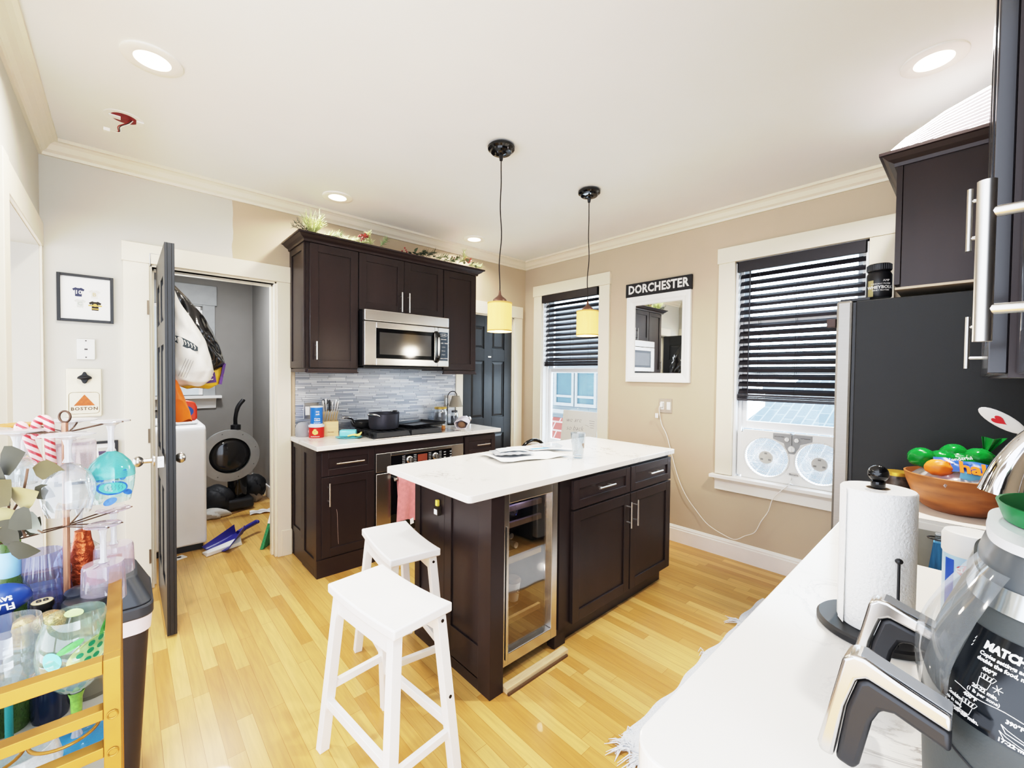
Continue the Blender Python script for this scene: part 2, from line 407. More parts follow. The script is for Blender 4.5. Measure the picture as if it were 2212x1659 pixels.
# ---- door openings
def casing(name, x0, x1, zt, wl, wr, head=0.12):
    m = M()
    m.box(x0 - wl, x0, -0.022, 0.0, 0, zt); m.box(x1, x1 + wr, -0.022, 0.0, 0, zt)
    m.box(x0 - wl - 0.006, x1 + wr, -0.028, 0.0, zt, zt + head)
    m.box(x0 - 0.001, x0 + 0.014, -0.004, 0.124, 0, zt); m.box(x1 - 0.014, x1 + 0.001, -0.004, 0.124, 0, zt); m.box(x0, x1, -0.004, 0.124, zt - 0.015, zt + 0.001)
    m.box(x0 + 0.014, x0 + 0.026, 0.05, 0.1, 0, zt - 0.015); m.box(x1 - 0.026, x1 - 0.014, 0.05, 0.1, 0, zt - 0.015); m.box(x0, x1, 0.05, 0.1, zt - 0.03, zt - 0.015)
    return struct(m.o(name, TRIMW, bev=0.002))
casing('trim_5', -3.363, -2.629, 2.10, 0.125, 0.095)
casing('trim_6', -0.905, -0.185, 2.065, 0.085, 0.125, 0.13)
# panel door drawn with its face towards -Y, hinge edge at x = 0
def panel_door(m, w, h, t, rows, cols=2, both=True):
    st = 0.11; ra = 0.012
    cw = (w - st * (cols + 1)) / cols
    zs = rows
    m.box(0, w, ra, t - ra, 0, h)
    for y0, y1 in ((0, ra), (t - ra, t)):
        m.box(0, st, y0, y1, 0, h)
        for c in range(cols): m.box(st * (c + 1) + cw * (c + 1), st * (c + 2) + cw * (c + 1), y0, y1, 0, h)
        last = 0
        for a, b in zs:
            for c in range(cols):
                xa = st + c * (cw + st); m.box(xa, xa + cw, y0, y1, last, a)
            last = b
        for c in range(cols):
            xa = st + c * (cw + st); m.box(xa, xa + cw, y0, y1, last, h)
            for a, b in zs:
                yb = 0.005 if y0 == 0 else t - 0.005
                q = [(xa + 0.035, a + 0.035), (xa + cw - 0.035, a + 0.035), (xa + cw - 0.035, b - 0.035), (xa + 0.035, b - 0.035)]
                q0 = [(xa + 0.012, a + 0.012), (xa + cw - 0.012, a + 0.012), (xa + cw - 0.012, b - 0.012), (xa + 0.012, b - 0.012)]
                m.hexa([(p[0], ra if y0 == 0 else t - ra, p[1]) for p in q0], [(p[0], yb, p[1]) for p in q])
ROWS = [(0.22, 0.75), (0.93, 1.55), (1.68, 1.92)]
d2 = sempty('door_2', (-0.905, 0.02, 0))
m = M(Matrix.Translation((-0.890, 0.012, 0.012))); panel_door(m, 0.69, 2.035, 0.04, ROWS); m.o('door_slab', BLKDOOR, d2, bev=0.0015)
m = M(); m.lathe([(0.0, 0), (0.03, 0), (0.03, 0.006), (0.012, 0.012), (0.011, 0.035), (0.022, 0.045), (0.029, 0.058), (0.026, 0.072), (0.012, 0.08), (0, 0.081)], (-0.845, 0.012, 0.95), 20, Matrix.Rotation(PI / 2, 3, 'X')); m.o('door_handle', CHROME, d2, smooth=40)
m = M(); m.box(-0.545, -0.505, 0.008, 0.014, 1.60, 1.616); m.o('sticker', WHITEP, d2)
# laundry door standing open into the kitchen
d1 = sempty('door_1', (-3.35, 0, 0))
m = M(Matrix.Translation((-3.329, -0.004, 0.012)) @ Matrix.Rotation(-PI / 2, 4, 'Z')); 
panel_door(m, 0.737, 2.075, 0.042, ROWS); m.o('door_slab', BLKDOOR, d1, bev=0.0015)
kp = [(0, 0), (0.03, 0), (0.03, 0.006), (0.013, 0.012), (0.012, 0.045), (0.02, 0.05), (0.028, 0.062), (0.028, 0.074), (0.018, 0.086), (0, 0.09)]
m = M(); m.lathe(kp, (-3.371, -0.675, 0.945), 24, Matrix.Rotation(-PI / 2, 3, 'Y')); m.o('door_handle', STEELH, d1, smooth=40)
m = M(); m.lathe(kp, (-3.329, -0.675, 0.945), 24, Matrix.Rotation(PI / 2, 3, 'Y')); m.o('door_handle', STEELH, d1, smooth=40)
m = M(); m.box(-3.363, -3.337, -0.7435, -0.741, 0.915, 0.972); m.cyl((-3.35, -0.743, 0.944), (-3.35, -0.752, 0.944), 0.008); m.o('latch_plate', STEELH, d1)
for z in (0.22, 1.0, 1.82):
    m = M(); m.cyl((-3.374, 0.003, z - 0.045), (-3.374, 0.003, z + 0.045), 0.006); m.box(-3.376, -3.366, -0.03, 0.0, z - 0.045, z + 0.045); m.o('hinge', mat('aged_hinge_metal', (120, 105, 88), 0.4, 0.8) if z == 0.22 else bpy.data.materials['aged_hinge_metal'], d1)

# ---- kitchen windows
def window(name, y0, y1, raised):
    """y0 < y1 along the right wall; raised = height of the open lower sash."""
    e = sempty(name, (0, (y0 + y1) / 2, WZ0))
    m = M(); a, b = y0 - 0.122, y1 + 0.122
    m.box(-0.022, 0, a, y0, WZ0 + 0.03, WZ1); m.box(-0.022, 0, y1, b, WZ0 + 0.03, WZ1); m.box(-0.03, 0, a - 0.008, b + 0.008, WZ1, WZ1 + 0.118)
    m.o('casing', TRIMW, e, bev=0.002)
    m = M(); m.box(-0.062, 0.1, a - 0.03, b + 0.03, WZ0, WZ0 + 0.026)
    m.hexa([(0, a, WZ0), (-0.045, a, WZ0), (-0.03, a, WZ0 - 0.02), (-0.024, a, WZ0 - 0.026), (-0.022, a, WZ0 - 0.095), (0, a, WZ0 - 0.095)],
           [(0, b, WZ0), (-0.045, b, WZ0), (-0.03, b, WZ0 - 0.02), (-0.024, b, WZ0 - 0.026), (-0.022, b, WZ0 - 0.095), (0, b, WZ0 - 0.095)])
    m.o('sill', WHITEP, e, bev=0.003)
    m = M(); m.box(0.0, 0.14, y1 - 0.018, y1, WZ0, WZ1); m.box(0.0, 0.14, y0, y0 + 0.018, WZ0, WZ1); m.box(0, 0.14, y0, y1, WZ1 - 0.018, WZ1)
    m.box(0.055, 0.068, y1 - 0.04, y1 - 0.018, WZ0, WZ1); m.box(0.055, 0.068, y0 + 0.018, y0 + 0.04, WZ0, WZ1)
    m.o('frame', VINYL, e, bev=0.002)
    mid = 1.46
    def sash(x0, x1, z0, z1, nm):
        m = M(); w = 0.052
        m.box(x0, x1, y0 + 0.02, y0 + 0.02 + w, z0, z1); m.box(x0, x1, y1 - 0.02 - w, y1 - 0.02, z0, z1)
        m.box(x0, x1, y0 + 0.02 + w, y1 - 0.02 - w, z0, z0 + w * 1.1); m.box(x0, x1, y0 + 0.02 + w, y1 - 0.02 - w, z1 - w * 0.8, z1)
        s = m.o(nm, VINYL, e, bev=0.003)
        m = M(); xm = (x0 + x1) / 2; m.box(xm - 0.002, xm + 0.002, y0 + 0.07, y1 - 0.07, z0 + 0.05, z1 - 0.035); m.o('pane', WINGLASS, s)
    sash(0.105, 0.135, mid - 0.02, WZ1 - 0.018, 'upper_sash')
    sash(0.072, 0.102, WZ0 + 0.026 + raised, mid + 0.03 + raised, 'lower_sash')
    return e
window('window_1', *W1, 0.0)
window('window_2', *W2, 0.375)

# ---- blinds
SLAT = mat('dark_blind_slat', (30, 27, 34), 0.35, var=0.12, scale=5, stretch=(1, 0.1, 1))
def blind(label, y0, y1, zt, zb, out):
    t = thing('window_blind', label, 'blind', (0.03, (y0 + y1) / 2, zb))
    m = M(); m.box(0.015, 0.07, y0 + 0.02, y1 - 0.02, zt - 0.05, zt - 0.004); m.box(-0.012 - out, 0.008 - out * 0.3, y0 + 0.012, y1 - 0.012, zt - 0.085, zt - 0.005)
    m.box(-0.012 - out, 0.03, y0 + 0.012, y0 + 0.022, zt - 0.085, zt - 0.005); m.box(-0.012 - out, 0.03, y1 - 0.022, y1 - 0.012, zt - 0.085, zt - 0.005)
    m.o('valance', SLAT, t, bev=0.003)
    m = M(); n = int((zt - 0.09 - zb - 0.06) / 0.0545); a = rad(50)
    for i in range(n + 1):
        z = zt - 0.11 - i * (zt - 0.11 - zb - 0.075) / n
        p = [(-0.025, -0.0014), (0.0, 0.0016), (0.025, -0.0014), (0.025, -0.0042), (0.0, -0.0012), (-0.025, -0.0042)]
        q = [(0.041 + px * math.cos(a) - pz * math.sin(a), z + px * math.sin(a) + pz * math.cos(a)) for px, pz in p]
        m.hexa([(px, y0 + 0.022, pz) for px, pz in q], [(px, y1 - 0.022, pz) for px, pz in q])
    m.o('slats', SLAT, t)
    m = M(); m.box(0.012, 0.066, y0 + 0.022, y1 - 0.022, zb, zb + 0.02); m.box(0.018, 0.06, y0 + 0.022, y1 - 0.022, zb + 0.022, zb + 0.032); m.box(0.014, 0.064, y0 + 0.022, y1 - 0.022, zb + 0.034, zb + 0.05)
    m.o('bottom_rail', SLAT, t, bev=0.003)
    m = M()
    for k in (0.2, 0.5, 0.8):
        y = y0 + (y1 - y0) * k
        for x in (0.02, 0.062): m.cyl((x, y, zb + 0.04), (x, y, zt - 0.05), 0.0011, n=6)
    m.o('ladder_cord', BLK, t)
    m = M(); y = y1 - 0.1; m.cyl((0.0, y, zt - 0.08), (-0.004, y, zb + 0.32 if out else zb + 0.05), 0.004, n=8); m.o('tilt_wand', SLAT, t)
blind('dark slatted blind half lowered in the window by the black door', W1[0], W1[1], WZ1, 1.515, 0.02)
blind('dark wide slatted blind lowered behind the fridge above the window fan', W2[0], W2[1], WZ1, 1.235, 0.0)

# ---- outdoors: neighbouring houses
SIDW = brick_mat('white_clapboard', (140, 148, 154), (133, 142, 150), (104, 114, 124), 4.0, 0.12, 0.006, 'YZ', rough=0.7)
h = thing('outside_house', 'white clapboard house with paired windows seen through the window by the door', 'house', (5.2, 0.6, -3))
m = M(); m.box(5.0, 5.4, -0.4, 7.5, -3.0, 3.2); m.o('wall', SIDW, h)
HOUSET = mat('house_trim', (158, 164, 168), 0.6)
BLUEG = mat('pale_blue_window_glass', (72, 100, 114), 0.15, var=0.1, scale=2)
for y in (3.62, 2.92):
    m = M(); m.box(4.93, 5.0, y - 0.33, y + 0.33, 0.62, 0.70); m.box(4.93, 5.0, y - 0.33, y + 0.33, 1.5, 1.6); m.box(4.93, 5.0, y - 0.33, y - 0.26, 0.70, 1.5); m.box(4.93, 5.0, y + 0.26, y + 0.33, 0.70, 1.5); m.box(4.94, 5.0, y - 0.3, y + 0.3, 0.84, 0.90)
    f = m.o('window_frame', HOUSET, h); m = M(); m.box(4.965, 4.995, y - 0.26, y + 0.26, 0.70, 1.5); m.o('pane', BLUEG, f)
m = M(); m.box(4.9, 5.0, -0.4, 7.4, 0.42, 0.52); m.o('belt_trim', HOUSET, h)
REDT = brick_mat('red_roof_tile', (150, 76, 66), (136, 66, 58), (176, 158, 152), 0.3, 0.2, 0.02, 'YZ', rough=0.7)
m = M(); m.hexa([(4.2, 2.9, -0.7), (4.2, 5.4, -0.7), (4.25, 5.4, -0.7), (4.25, 2.9, -0.7)], [(4.9, 2.9, 0.3), (4.9, 5.4, 0.3), (4.95, 5.4, 0.3), (4.95, 2.9, 0.3)]); m.o('porch_roof', REDT, h)
SHIN = brick_mat('blue_grey_shingles', (74, 92, 106), (62, 80, 94), (112, 128, 140), 0.42, 0.17, 0.012, 'XY', rough=0.85)
g = thing('outside_house', 'low pale blue shingled roof seen below the blind through the fan window', 'house', (6, -3, -3))
m = M(); m.hexa([(3.0, -6.5, -0.35), (3.0, -0.2, -0.35), (3.0, -0.2, -0.4), (3.0, -6.5, -0.4)], [(8.0, -4.4, 1.42), (8.0, -0.9, 1.42), (8.0, -0.9, 1.37), (8.0, -4.4, 1.37)]); m.o('roof', SHIN, g)
m = M(); m.box(3.3, 8.0, -6.2, -0.6, -3.0, -0.42); m.o('wall', SIDW, g)
m = M(); m.box(8.5, 9.0, -11, 0.0, -3, 1.05); m.box(8.3, 9.2, -11, 0.0, 1.05, 1.2); m.o('parapet', HOUSET, g)

# ================================================================== LIGHT
w = bpy.data.worlds.new('sky'); SC.world = w; w.use_nodes = True
nt = w.node_tree; L = nt.links
bg = nt.nodes['Background']
tc = nt.nodes.new('ShaderNodeTexCoord'); sp = nt.nodes.new('ShaderNodeSeparateXYZ'); L.new(tc.outputs['Generated'], sp.inputs[0])
mr = nt.nodes.new('ShaderNodeMapRange'); mr.inputs['From Min'].default_value = -0.1; mr.inputs['From Max'].default_value = 0.35; mr.inputs['To Min'].default_value = 0.0; mr.inputs['To Max'].default_value = 1.0
L.new(sp.outputs[0], mr.inputs[0])
mx = nt.nodes.new('ShaderNodeMix'); mx.data_type = 'RGBA'; mx.inputs[6].default_value = (2.45, 2.65, 3.0, 1); mx.inputs[7].default_value = (8.5, 9.8, 11.5, 1)
L.new(mr.outputs[0], mx.inputs[0]); L.new(mx.outputs[2], bg.inputs['Color']); bg.inputs['Strength'].default_value = 1.0
for y0, y1 in (W1, W2):
    l = bpy.data.lights.new('window_portal', 'AREA'); l.shape = 'RECTANGLE'; l.size = y1 - y0; l.size_y = WZ1 - WZ0; l.cycles.is_portal = True
    o = bpy.data.objects.new('window_portal', l); COL.objects.link(o); o.location = (0.16, (y0 + y1) / 2, (WZ0 + WZ1) / 2); o.rotation_euler = (0, rad(90), 0)
    o.rotation_euler = Matrix(((0, 0, 1), (1, 0, 0), (0, 1, 0))).to_euler()
TRIMG = mat('white_light_trim', (246, 242, 232), 0.4, var=0.01)
LED = mat('glowing_lens', (255, 246, 228), 0.4, var=0.01, emit=3.6, ecol=(255, 236, 206))
LIGHTS = [(-3.39, -1.24, 'recessed ceiling light nearest the open laundry door side', 14), (-1.04, -3.45, 'recessed ceiling light above the fridge and hanging cabinets', 30),
          (-2.31, -0.372, 'recessed ceiling light above the laundry door end of the cupboards', 8), (-0.985, -0.3, 'small recessed ceiling light beyond the cupboards by the black door', 8)]
tp = [(0.045, 0.012), (0.068, 0.003), (0.098, -0.004), (0.102, 0.0), (0.098, 0.004), (0.045, 0.016)]
for i, (x, y, lab, en) in enumerate(LIGHTS):
    t = thing('recessed_light', lab, 'ceiling light', (x, y, CZ - 0.006), group='recessed ceiling lights')
    m = M(); m.lathe([(0.062, -0.002), (0.098, -0.004), (0.103, -0.001), (0.103, 0.006), (0.06, 0.006)], (x, y, CZ - 0.006), 40); m.o('trim_ring', TRIMG, t, smooth=40)
    m = M(); m.lathe([(0, 0.001), (0.05, 0.001), (0.063, -0.001), (0.064, 0.005), (0, 0.005)], (x, y, CZ - 0.006), 40); m.o('lens', LED, t, smooth=40)
    l = bpy.data.lights.new('recessed_lamp', 'AREA'); l.shape = 'DISK'; l.size = 0.13; l.energy = en; l.color = (1.0, 0.95, 0.87); l.spread = rad(150)
    o = bpy.data.objects.new('recessed_lamp', l); COL.objects.link(o); o.location = (x, y, CZ - 0.012)
SC.cycles.use_denoising = True
SC.cycles.adaptive_threshold = 0.03; SC.cycles.max_bounces = 8; SC.cycles.diffuse_bounces = 4; SC.cycles.glossy_bounces = 4; SC.cycles.transparent_max_bounces = 24; SC.cycles.transmission_bounces = 4
SC.cycles.sample_clamp_indirect = 6.0; SC.cycles.caustics_reflective = False; SC.cycles.caustics_refractive = False
SC.view_settings.view_transform = 'Standard'; SC.view_settings.look = 'None'; SC.view_settings.exposure = 0.0
# soft shoulder: bright areas roll off the way the photograph's do
SC.view_settings.use_curve_mapping = True
cv = SC.view_settings.curve_mapping; cv.white_level = (4.0, 4.0, 4.0)
c_ = cv.curves[3]
for x, y in ((0.03, 0.034), (0.06, 0.085), (0.15, 0.265), (0.3, 0.5), (0.5, 0.69), (1.0, 0.87), (2.0, 0.97)): c_.points.new(x / 4.0, y)
cv.extend = 'HORIZONTAL'; cv.update()
# ================================================================== BACK WALL KITCHEN
def shaker(m, x0, x1, z0, z1, y, t=0.02, r=0.057, rec=0.009, stiles=()):
    """Shaker front facing -Y with its face at y."""
    m.box(x0, x1, y + rec, y + t, z0, z1)
    m.box(x0, x0 + r, y, y + rec, z0, z1); m.box(x1 - r, x1, y, y + rec, z0, z1)
    m.box(x0 + r, x1 - r, y, y + rec, z0, z0 + r); m.box(x0 + r, x1 - r, y, y + rec, z1 - r, z1)
    for a, b in stiles: m.box(a, b, y, y + rec, z0 + r, z1 - r)
def pull(x, y, z, L, axis, parent, T=None, r=0.006, out=0.032, inset=None, name='handle', mat_=None):
    """Round bar pull on a face at y looking to -Y."""
    m = M(T); h = L / 2; k = inset if inset is not None else L * 0.2
    d = Vector((1, 0, 0)) if axis == 'x' else Vector((0, 0, 1)); c = Vector((x, y - out, z))
    m.cyl(c - d * h, c + d * h, r, n=14)
    for s in (-1, 1):
        p = c + d * (h - k) * s; m.cyl(p, p + Vector((0, out, 0)), r * 0.75, n=10)
    return m.o(name, mat_ or STEELH, parent, smooth=40)
def door(parent, x0, x1, z0, z1, y, T=None, hnd=None, name='door', mm=None, r=0.057):
    m = M(T); shaker(m, x0, x1, z0, z1, y, r=r); d = m.o(name, mm or (ESP2 if name == 'drawer' else ESP), parent, bev=0.0015)
    if hnd: pull(*hnd[:1], y, *hnd[1:], d, T)
    return d
# ---- wall cupboards
UF = -0.381
def wall_cab(label, x0, x1, z0, z1, left_end=False):
    t = thing('hanging_cabinet', label, 'cabinet', (x0, 0, z0), group=None)
    m = M(); m.box(x0, x1, UF + 0.021, -0.003, z0, z1); m.o('carcass', ESP, t)
    return t
c1 = wall_cab('tall dark wall cupboard beside the laundry door with one handle low', -2.526, -2.152, 1.444, 2.35)
door(c1, -2.505, -2.156, 1.452, 2.342, UF, hnd=(-2.468, 1.575, 0.13, 'z'))
m = M(side_to('W', (-2.526, 0, 0))); m.T = Matrix.Translation((-2.526, 0, 0)) @ Matrix.Rotation(-PI / 2, 4, 'Z'); shaker(m, 0.01, 0.352, 1.45, 2.345, -0.014, t=0.014, r=0.05, rec=0.007); m.o('end_panel', ESP, c1, bev=0.001)
m = M(); m.box(-2.52, -2.16, UF - 0.0, UF + 0.02, 1.418, 1.443); m.box(-2.525, -2.155, UF - 0.006, UF + 0.026, 1.414, 1.424); m.box(-2.535, -2.515, UF + 0.02, -0.01, 1.418, 1.443); m.o('light_rail', ESP2, c1, bev=0.002)
c2 = wall_cab('short two door wall cupboard mounted over the microwave', -2.15, -1.384, 1.905, 2.35)
door(c2, -2.147, -1.770, 1.91, 2.342, UF, hnd=(-1.80, 2.0, 0.16, 'z')); door(c2, -1.766, -1.387, 1.91, 2.342, UF, hnd=(-1.733, 2.0, 0.16, 'z'))
c3 = wall_cab('narrow dark wall cupboard between microwave and black panelled door', -1.382, -1.014, 1.444, 2.35)
door(c3, -1.378, -1.02, 1.452, 2.342, UF, hnd=None)
m = M(); m.box(-1.375, -1.014, UF, UF + 0.02, 1.418, 1.443); m.box(-1.378, -1.008, UF - 0.006, UF + 0.026, 1.414, 1.424); m.box(-1.03, -1.01, UF + 0.02, -0.01, 1.418, 1.443); m.o('light_rail', ESP2, c3, bev=0.002)
m = M()
prof = [(0.0, 2.345), (0.008, 2.345), (0.01, 2.36), (0.03, 2.372), (0.046, 2.388), (0.056, 2.39), (0.056, 2.402)]
for (a, za), (b, zb) in zip(prof, prof[1:]):
    if zb - za < 1e-6: continue
    m.hexa([(-2.54 - a, UF - a, za), (-1.012 + a, UF - a, za), (-1.012 + a, -0.003, za), (-2.54 - a, -0.003, za)],
           [(-2.54 - b, UF - b, zb), (-1.012 + b, UF - b, zb), (-1.012 + b, -0.003, zb), (-2.54 - b, -0.003, zb)])
tag(m.o('cabinet_crown', ESP2), 'dark flared crown moulding running along the tops of the wall cupboards', 'moulding')
# ---- microwave
t = thing('microwave', 'stainless steel over-the-range microwave with black handle under the short cupboard', 'microwave', (-1.75, 0, 1.475))
MF = -0.475
m = M(); m.box(-2.142, -1.392, MF + 0.03, -0.003, 1.475, 1.9); m.box(-2.12, -1.41, -0.40, -0.06, 1.455, 1.475); m.o('case', BLK, t, bev=0.004)
m = M(); m.box(-2.147, -1.387, MF, MF + 0.035, 1.818, 1.903); m.o('vent_panel', STEEL, t, bev=0.006)
m = M(); a, b, z0, z1 = -2.052, -1.532, 1.533, 1.765
m.box(-2.147, a, MF, MF + 0.035, 1.477, 1.813); m.box(b, -1.50, MF, MF + 0.035, 1.477, 1.813); m.box(a, b, MF, MF + 0.035, 1.477, z0); m.box(a, b, MF, MF + 0.035, z1, 1.813)
dr = m.o('door', STEEL, t, bev=0.004)
m = M(); m.box(a - 0.001, b + 0.001, MF + 0.004, MF + 0.03, z0 - 0.001, z1 + 0.001); m.o('window_border', BLKG, dr)
m = M(); m.box(a + 0.028, b - 0.03, MF + 0.002, MF + 0.0045, z0 + 0.03, z1 - 0.03); m.o('window', mat('smoked_glass', (70, 68, 66), 0.12, spec=0.9), dr)
m = M(); hp = catmull([(-1.515, MF + 0.002, 1.52), (-1.515, MF - 0.03, 1.55), (-1.515, MF - 0.042, 1.645), (-1.515, MF - 0.03, 1.74), (-1.515, MF + 0.002, 1.77)], 5)
m.T = Matrix.Translation((-1.515, 0, 0)) @ Matrix.Diagonal((1.6, 1, 1, 1)) @ Matrix.Translation((1.515, 0, 0)); m.tube(hp, 0.013, 10); hd = m.o('handle', BLKG, t, smooth=60)
m = M(); m.ell((-1.522, MF - 0.053, 1.645), 0.012, 0.006, 0.082); m.o('grip_inlay', STEELH, hd, smooth=60)
m = M(); m.box(-1.497, -1.387, MF, MF + 0.035, 1.477, 1.813); cp_ = m.o('control_panel', STEEL, t, bev=0.004)
m = M(); m.box(-1.489, -1.398, MF - 0.0012, MF, 1.53, 1.775); m.o('keypad', mat('keypad_blue_black', (42, 58, 74), 0.3, var=0.2, scale=60), cp_)
m = M()
for i, s in enumerate(['12:45', 'POPCORN', 'POWER  TIMER', '1  2  3', '4  5  6', '7  8  9', 'CLEAR 0 START']):
    m.text(s, 0.02 if i == 0 else 0.0125, FACE_S((-1.443, MF - 0.0016, 1.75 - i * 0.033 - (0.004 if i else 0))), 0.0003)
for k in range(24): m.tube([(-1.443 + 0.036 * math.cos(k2 * PI / 12), MF - 0.0015, 1.75 + 0.015 * math.sin(k2 * PI / 12)) for k2 in (k, k + 1)], 0.0008, 4)
m.o('lettering', WHITEP, cp_)
# ---- base cupboards
BF = -0.587
t = thing('base_cabinet', 'dark base cupboard with a scratched door beside the laundry doorway', 'cabinet', (-2.525, 0, 0))
m = M(); m.box(-2.511, -2.112, BF + 0.021, -0.003, 0.0, 0.888); m.box(-2.525, -2.112, BF + 0.012, BF + 0.03, 0, 0.888); m.o('carcass', ESP, t)
m = M(); m.box(-2.525, -2.112, BF + 0.004, BF + 0.02, 0, 0.125); m.o('plinth', ESP2, t)
door(t, -2.492, -2.118, 0.70, 0.866, BF, hnd=(-2.305, 0.785, 0.2, 'x'), name='drawer', r=0.045)
d = door(t, -2.492, -2.118, 0.135, 0.692, BF, hnd=(-2.449, 0.575, 0.16, 'z'))
m = M(); m.tube(catmull([(-2.39, BF + 0.0085, 0.455), (-2.385, BF + 0.0085, 0.42), (-2.381, BF + 0.0085, 0.3), (-2.376, BF + 0.0085, 0.205)], 4), [0.0012] * 5 + [0.001] * 7 + [0.0006], 5); m.o('scratch', mat('scratched_wood', (170, 150, 142), 0.6), d)
m = M(); m.T = Matrix.Translation((-2.525, 0, 0)) @ Matrix.Rotation(-PI / 2, 4, 'Z')
shaker(m, 0.004, 0.262, 0.19, 0.888, -0.001, t=0.016, r=0.045, rec=0.008); shaker(m, 0.264, 0.574, 0.0, 0.888, -0.001, t=0.016, r=0.05, rec=0.008); m.box(0.022, 0.263, 0.003, 0.015, 0.0, 0.19); m.box(0.264, 0.574, -0.0012, 0.01, 0.05, 0.12)
m.o('end_panel', ESP, t, bev=0.001)
t = thing('base_cabinet', 'narrow dark base drawer cupboard in front of the black panelled door', 'cabinet', (-0.93, 0, 0))
m = M(); m.box(-1.302, -0.932, BF + 0.021, -0.003, 0.0, 0.888); m.o('carcass', ESP, t)
door(t, -1.285, -0.94, 0.70, 0.866, BF, hnd=(-1.1, 0.785, 0.15, 'x'), name='drawer', r=0.045); door(t, -1.285, -0.94, 0.135, 0.692, BF)
t = thing('stove_counter', 'white quartz counter slab running along under the tiled splashback', 'countertop', (-1.73, -0.32, 0.89))
m = M(); m.box(-2.543, -0.918, -0.642, -0.003, 0.889, 0.92); m.o('slab', QUARTZ, t, bev=0.003)
# ---- oven
t = thing('built_in_oven', 'stainless steel oven with black control strip beneath the gas cooktop', 'oven', (-1.7, 0, 0))
m = M(); m.box(-2.112, -1.302, BF + 0.02, -0.01, 0.0, 0.888); m.box(-2.112, -1.302, BF + 0.008, BF + 0.02, 0.815, 0.888); m.box(-2.112, -1.302, BF + 0.006, BF + 0.02, 0.0, 0.1); m.o('surround', ESP2, t)
def rframe(m, x0, x1, z0, z1, a, b, c, d, y0, y1):
    m.box(x0, a, y0, y1, z0, z1); m.box(b, x1, y0, y1, z0, z1); m.box(a, b, y0, y1, z0, c); m.box(a, b, y0, y1, d, z1)
m = M(); rframe(m, -2.104, -1.307, 0.672, 0.812, -1.985, -1.428, 0.676, 0.785, BF - 0.004, BF + 0.02); cpn = m.o('control_panel', STEEL, t, bev=0.004)
m = M(); m.box(-1.985, -1.428, BF, BF + 0.015, 0.676, 0.785); m.o('glass_strip', BLKG, cpn)
m = M(); m.box(-1.752, -1.665, BF - 0.001, BF + 0.004, 0.712, 0.768); m.o('display', mat('amber_display', (120, 62, 46), 0.3, emit=0.25), cpn)
GPR = mat('grey_print', (190, 190, 190), 0.5)
for x in (-1.826, -1.59):
    for sx in (-1, 1):
        m = M()
        for k in range(6): m.box(x + sx * 0.05 - 0.012, x + sx * 0.05 + 0.012, BF - 0.0008, BF, 0.702 + k * 0.013, 0.706 + k * 0.013)
        m.o('printed_lettering', GPR, cpn)
for dx in (0, 0.06):
    m = M()
    for k in range(3): m.box(-1.495 + dx - 0.01, -1.495 + dx + 0.01, BF - 0.0008, BF, 0.712 + k * 0.022, 0.719 + k * 0.022)
    m.o('printed_lettering', GPR, cpn)
for x in (-1.826, -1.59):
    m = M(); m.lathe([(0, 0), (0.028, 0), (0.028, 0.006), (0.021, 0.01), (0.019, 0.03), (0, 0.031)], (x, BF, 0.737), 24, Matrix.Rotation(PI / 2, 3, 'X')); m.box(x - 0.005, x + 0.005, BF - 0.036, BF - 0.01, 0.719, 0.755); m.o('knob', STEELH, t, smooth=40)
m = M(); rframe(m, -2.104, -1.307, 0.11, 0.66, -1.985, -1.428, 0.18, 0.645, BF - 0.006, BF + 0.02); od = m.o('door', STEEL, t, bev=0.004)
m = M(); m.box(-1.985, -1.428, BF - 0.003, BF + 0.015, 0.18, 0.645); m.o('window', BLKG, od)
m = M(); m.cyl((-1.98, BF - 0.055, 0.612), (-1.43, BF - 0.055, 0.612), 0.012)
for x in (-1.955, -1.455): m.cyl((x, BF - 0.055, 0.612), (x, BF, 0.612), 0.009)
m.o('handle', STEELH, od, smooth=40)
# ---- towel on the oven door
TOW = mat('pink_terry', (226, 138, 140), 0.95, var=0.12, scale=40, bump=0.5, bscale=260, sheen=0.4)
t = thing('dish_towel', 'pink terry dish towel hanging folded over the oven handle', 'towel', (-1.88, BF - 0.06, 0.26))
def towel(u, v):
    x = -1.945 + 0.17 * u * (1.0 - 0.08 * math.sin(v * 3)) - 0.025 * v
    s = v * 2.0
    if s < 0.9: z = 0.628 - (0.9 - s) * 0.2; y = BF - 0.04
    elif s < 1.1: a = (s - 0.9) / 0.2 * PI; y = BF - 0.055 + 0.016 * math.cos(a); z = 0.614 + 0.016 * math.sin(a)
    else: z = 0.612 - (s - 1.1) * 0.36; y = BF - 0.073
    y += 0.011 * math.sin(u * 9 + v * 2) * min(1, abs(s - 1)) ; return (x, y - 0.006, z + 0.012 * math.sin(u * 5) * (s > 1.7))
m = M(); m.grid(towel, 26, 40); m.o('cloth', TOW, t, smooth=60, solid=0.006)
m = M(); m.grid(lambda u, v: (-1.868 + u * 0.03, BF - 0.088 - 0.006 * v, 0.294 - 0.04 * v + 0.006 * u), 4, 4); m.o('care_label', WHITEP, t, solid=0.001)
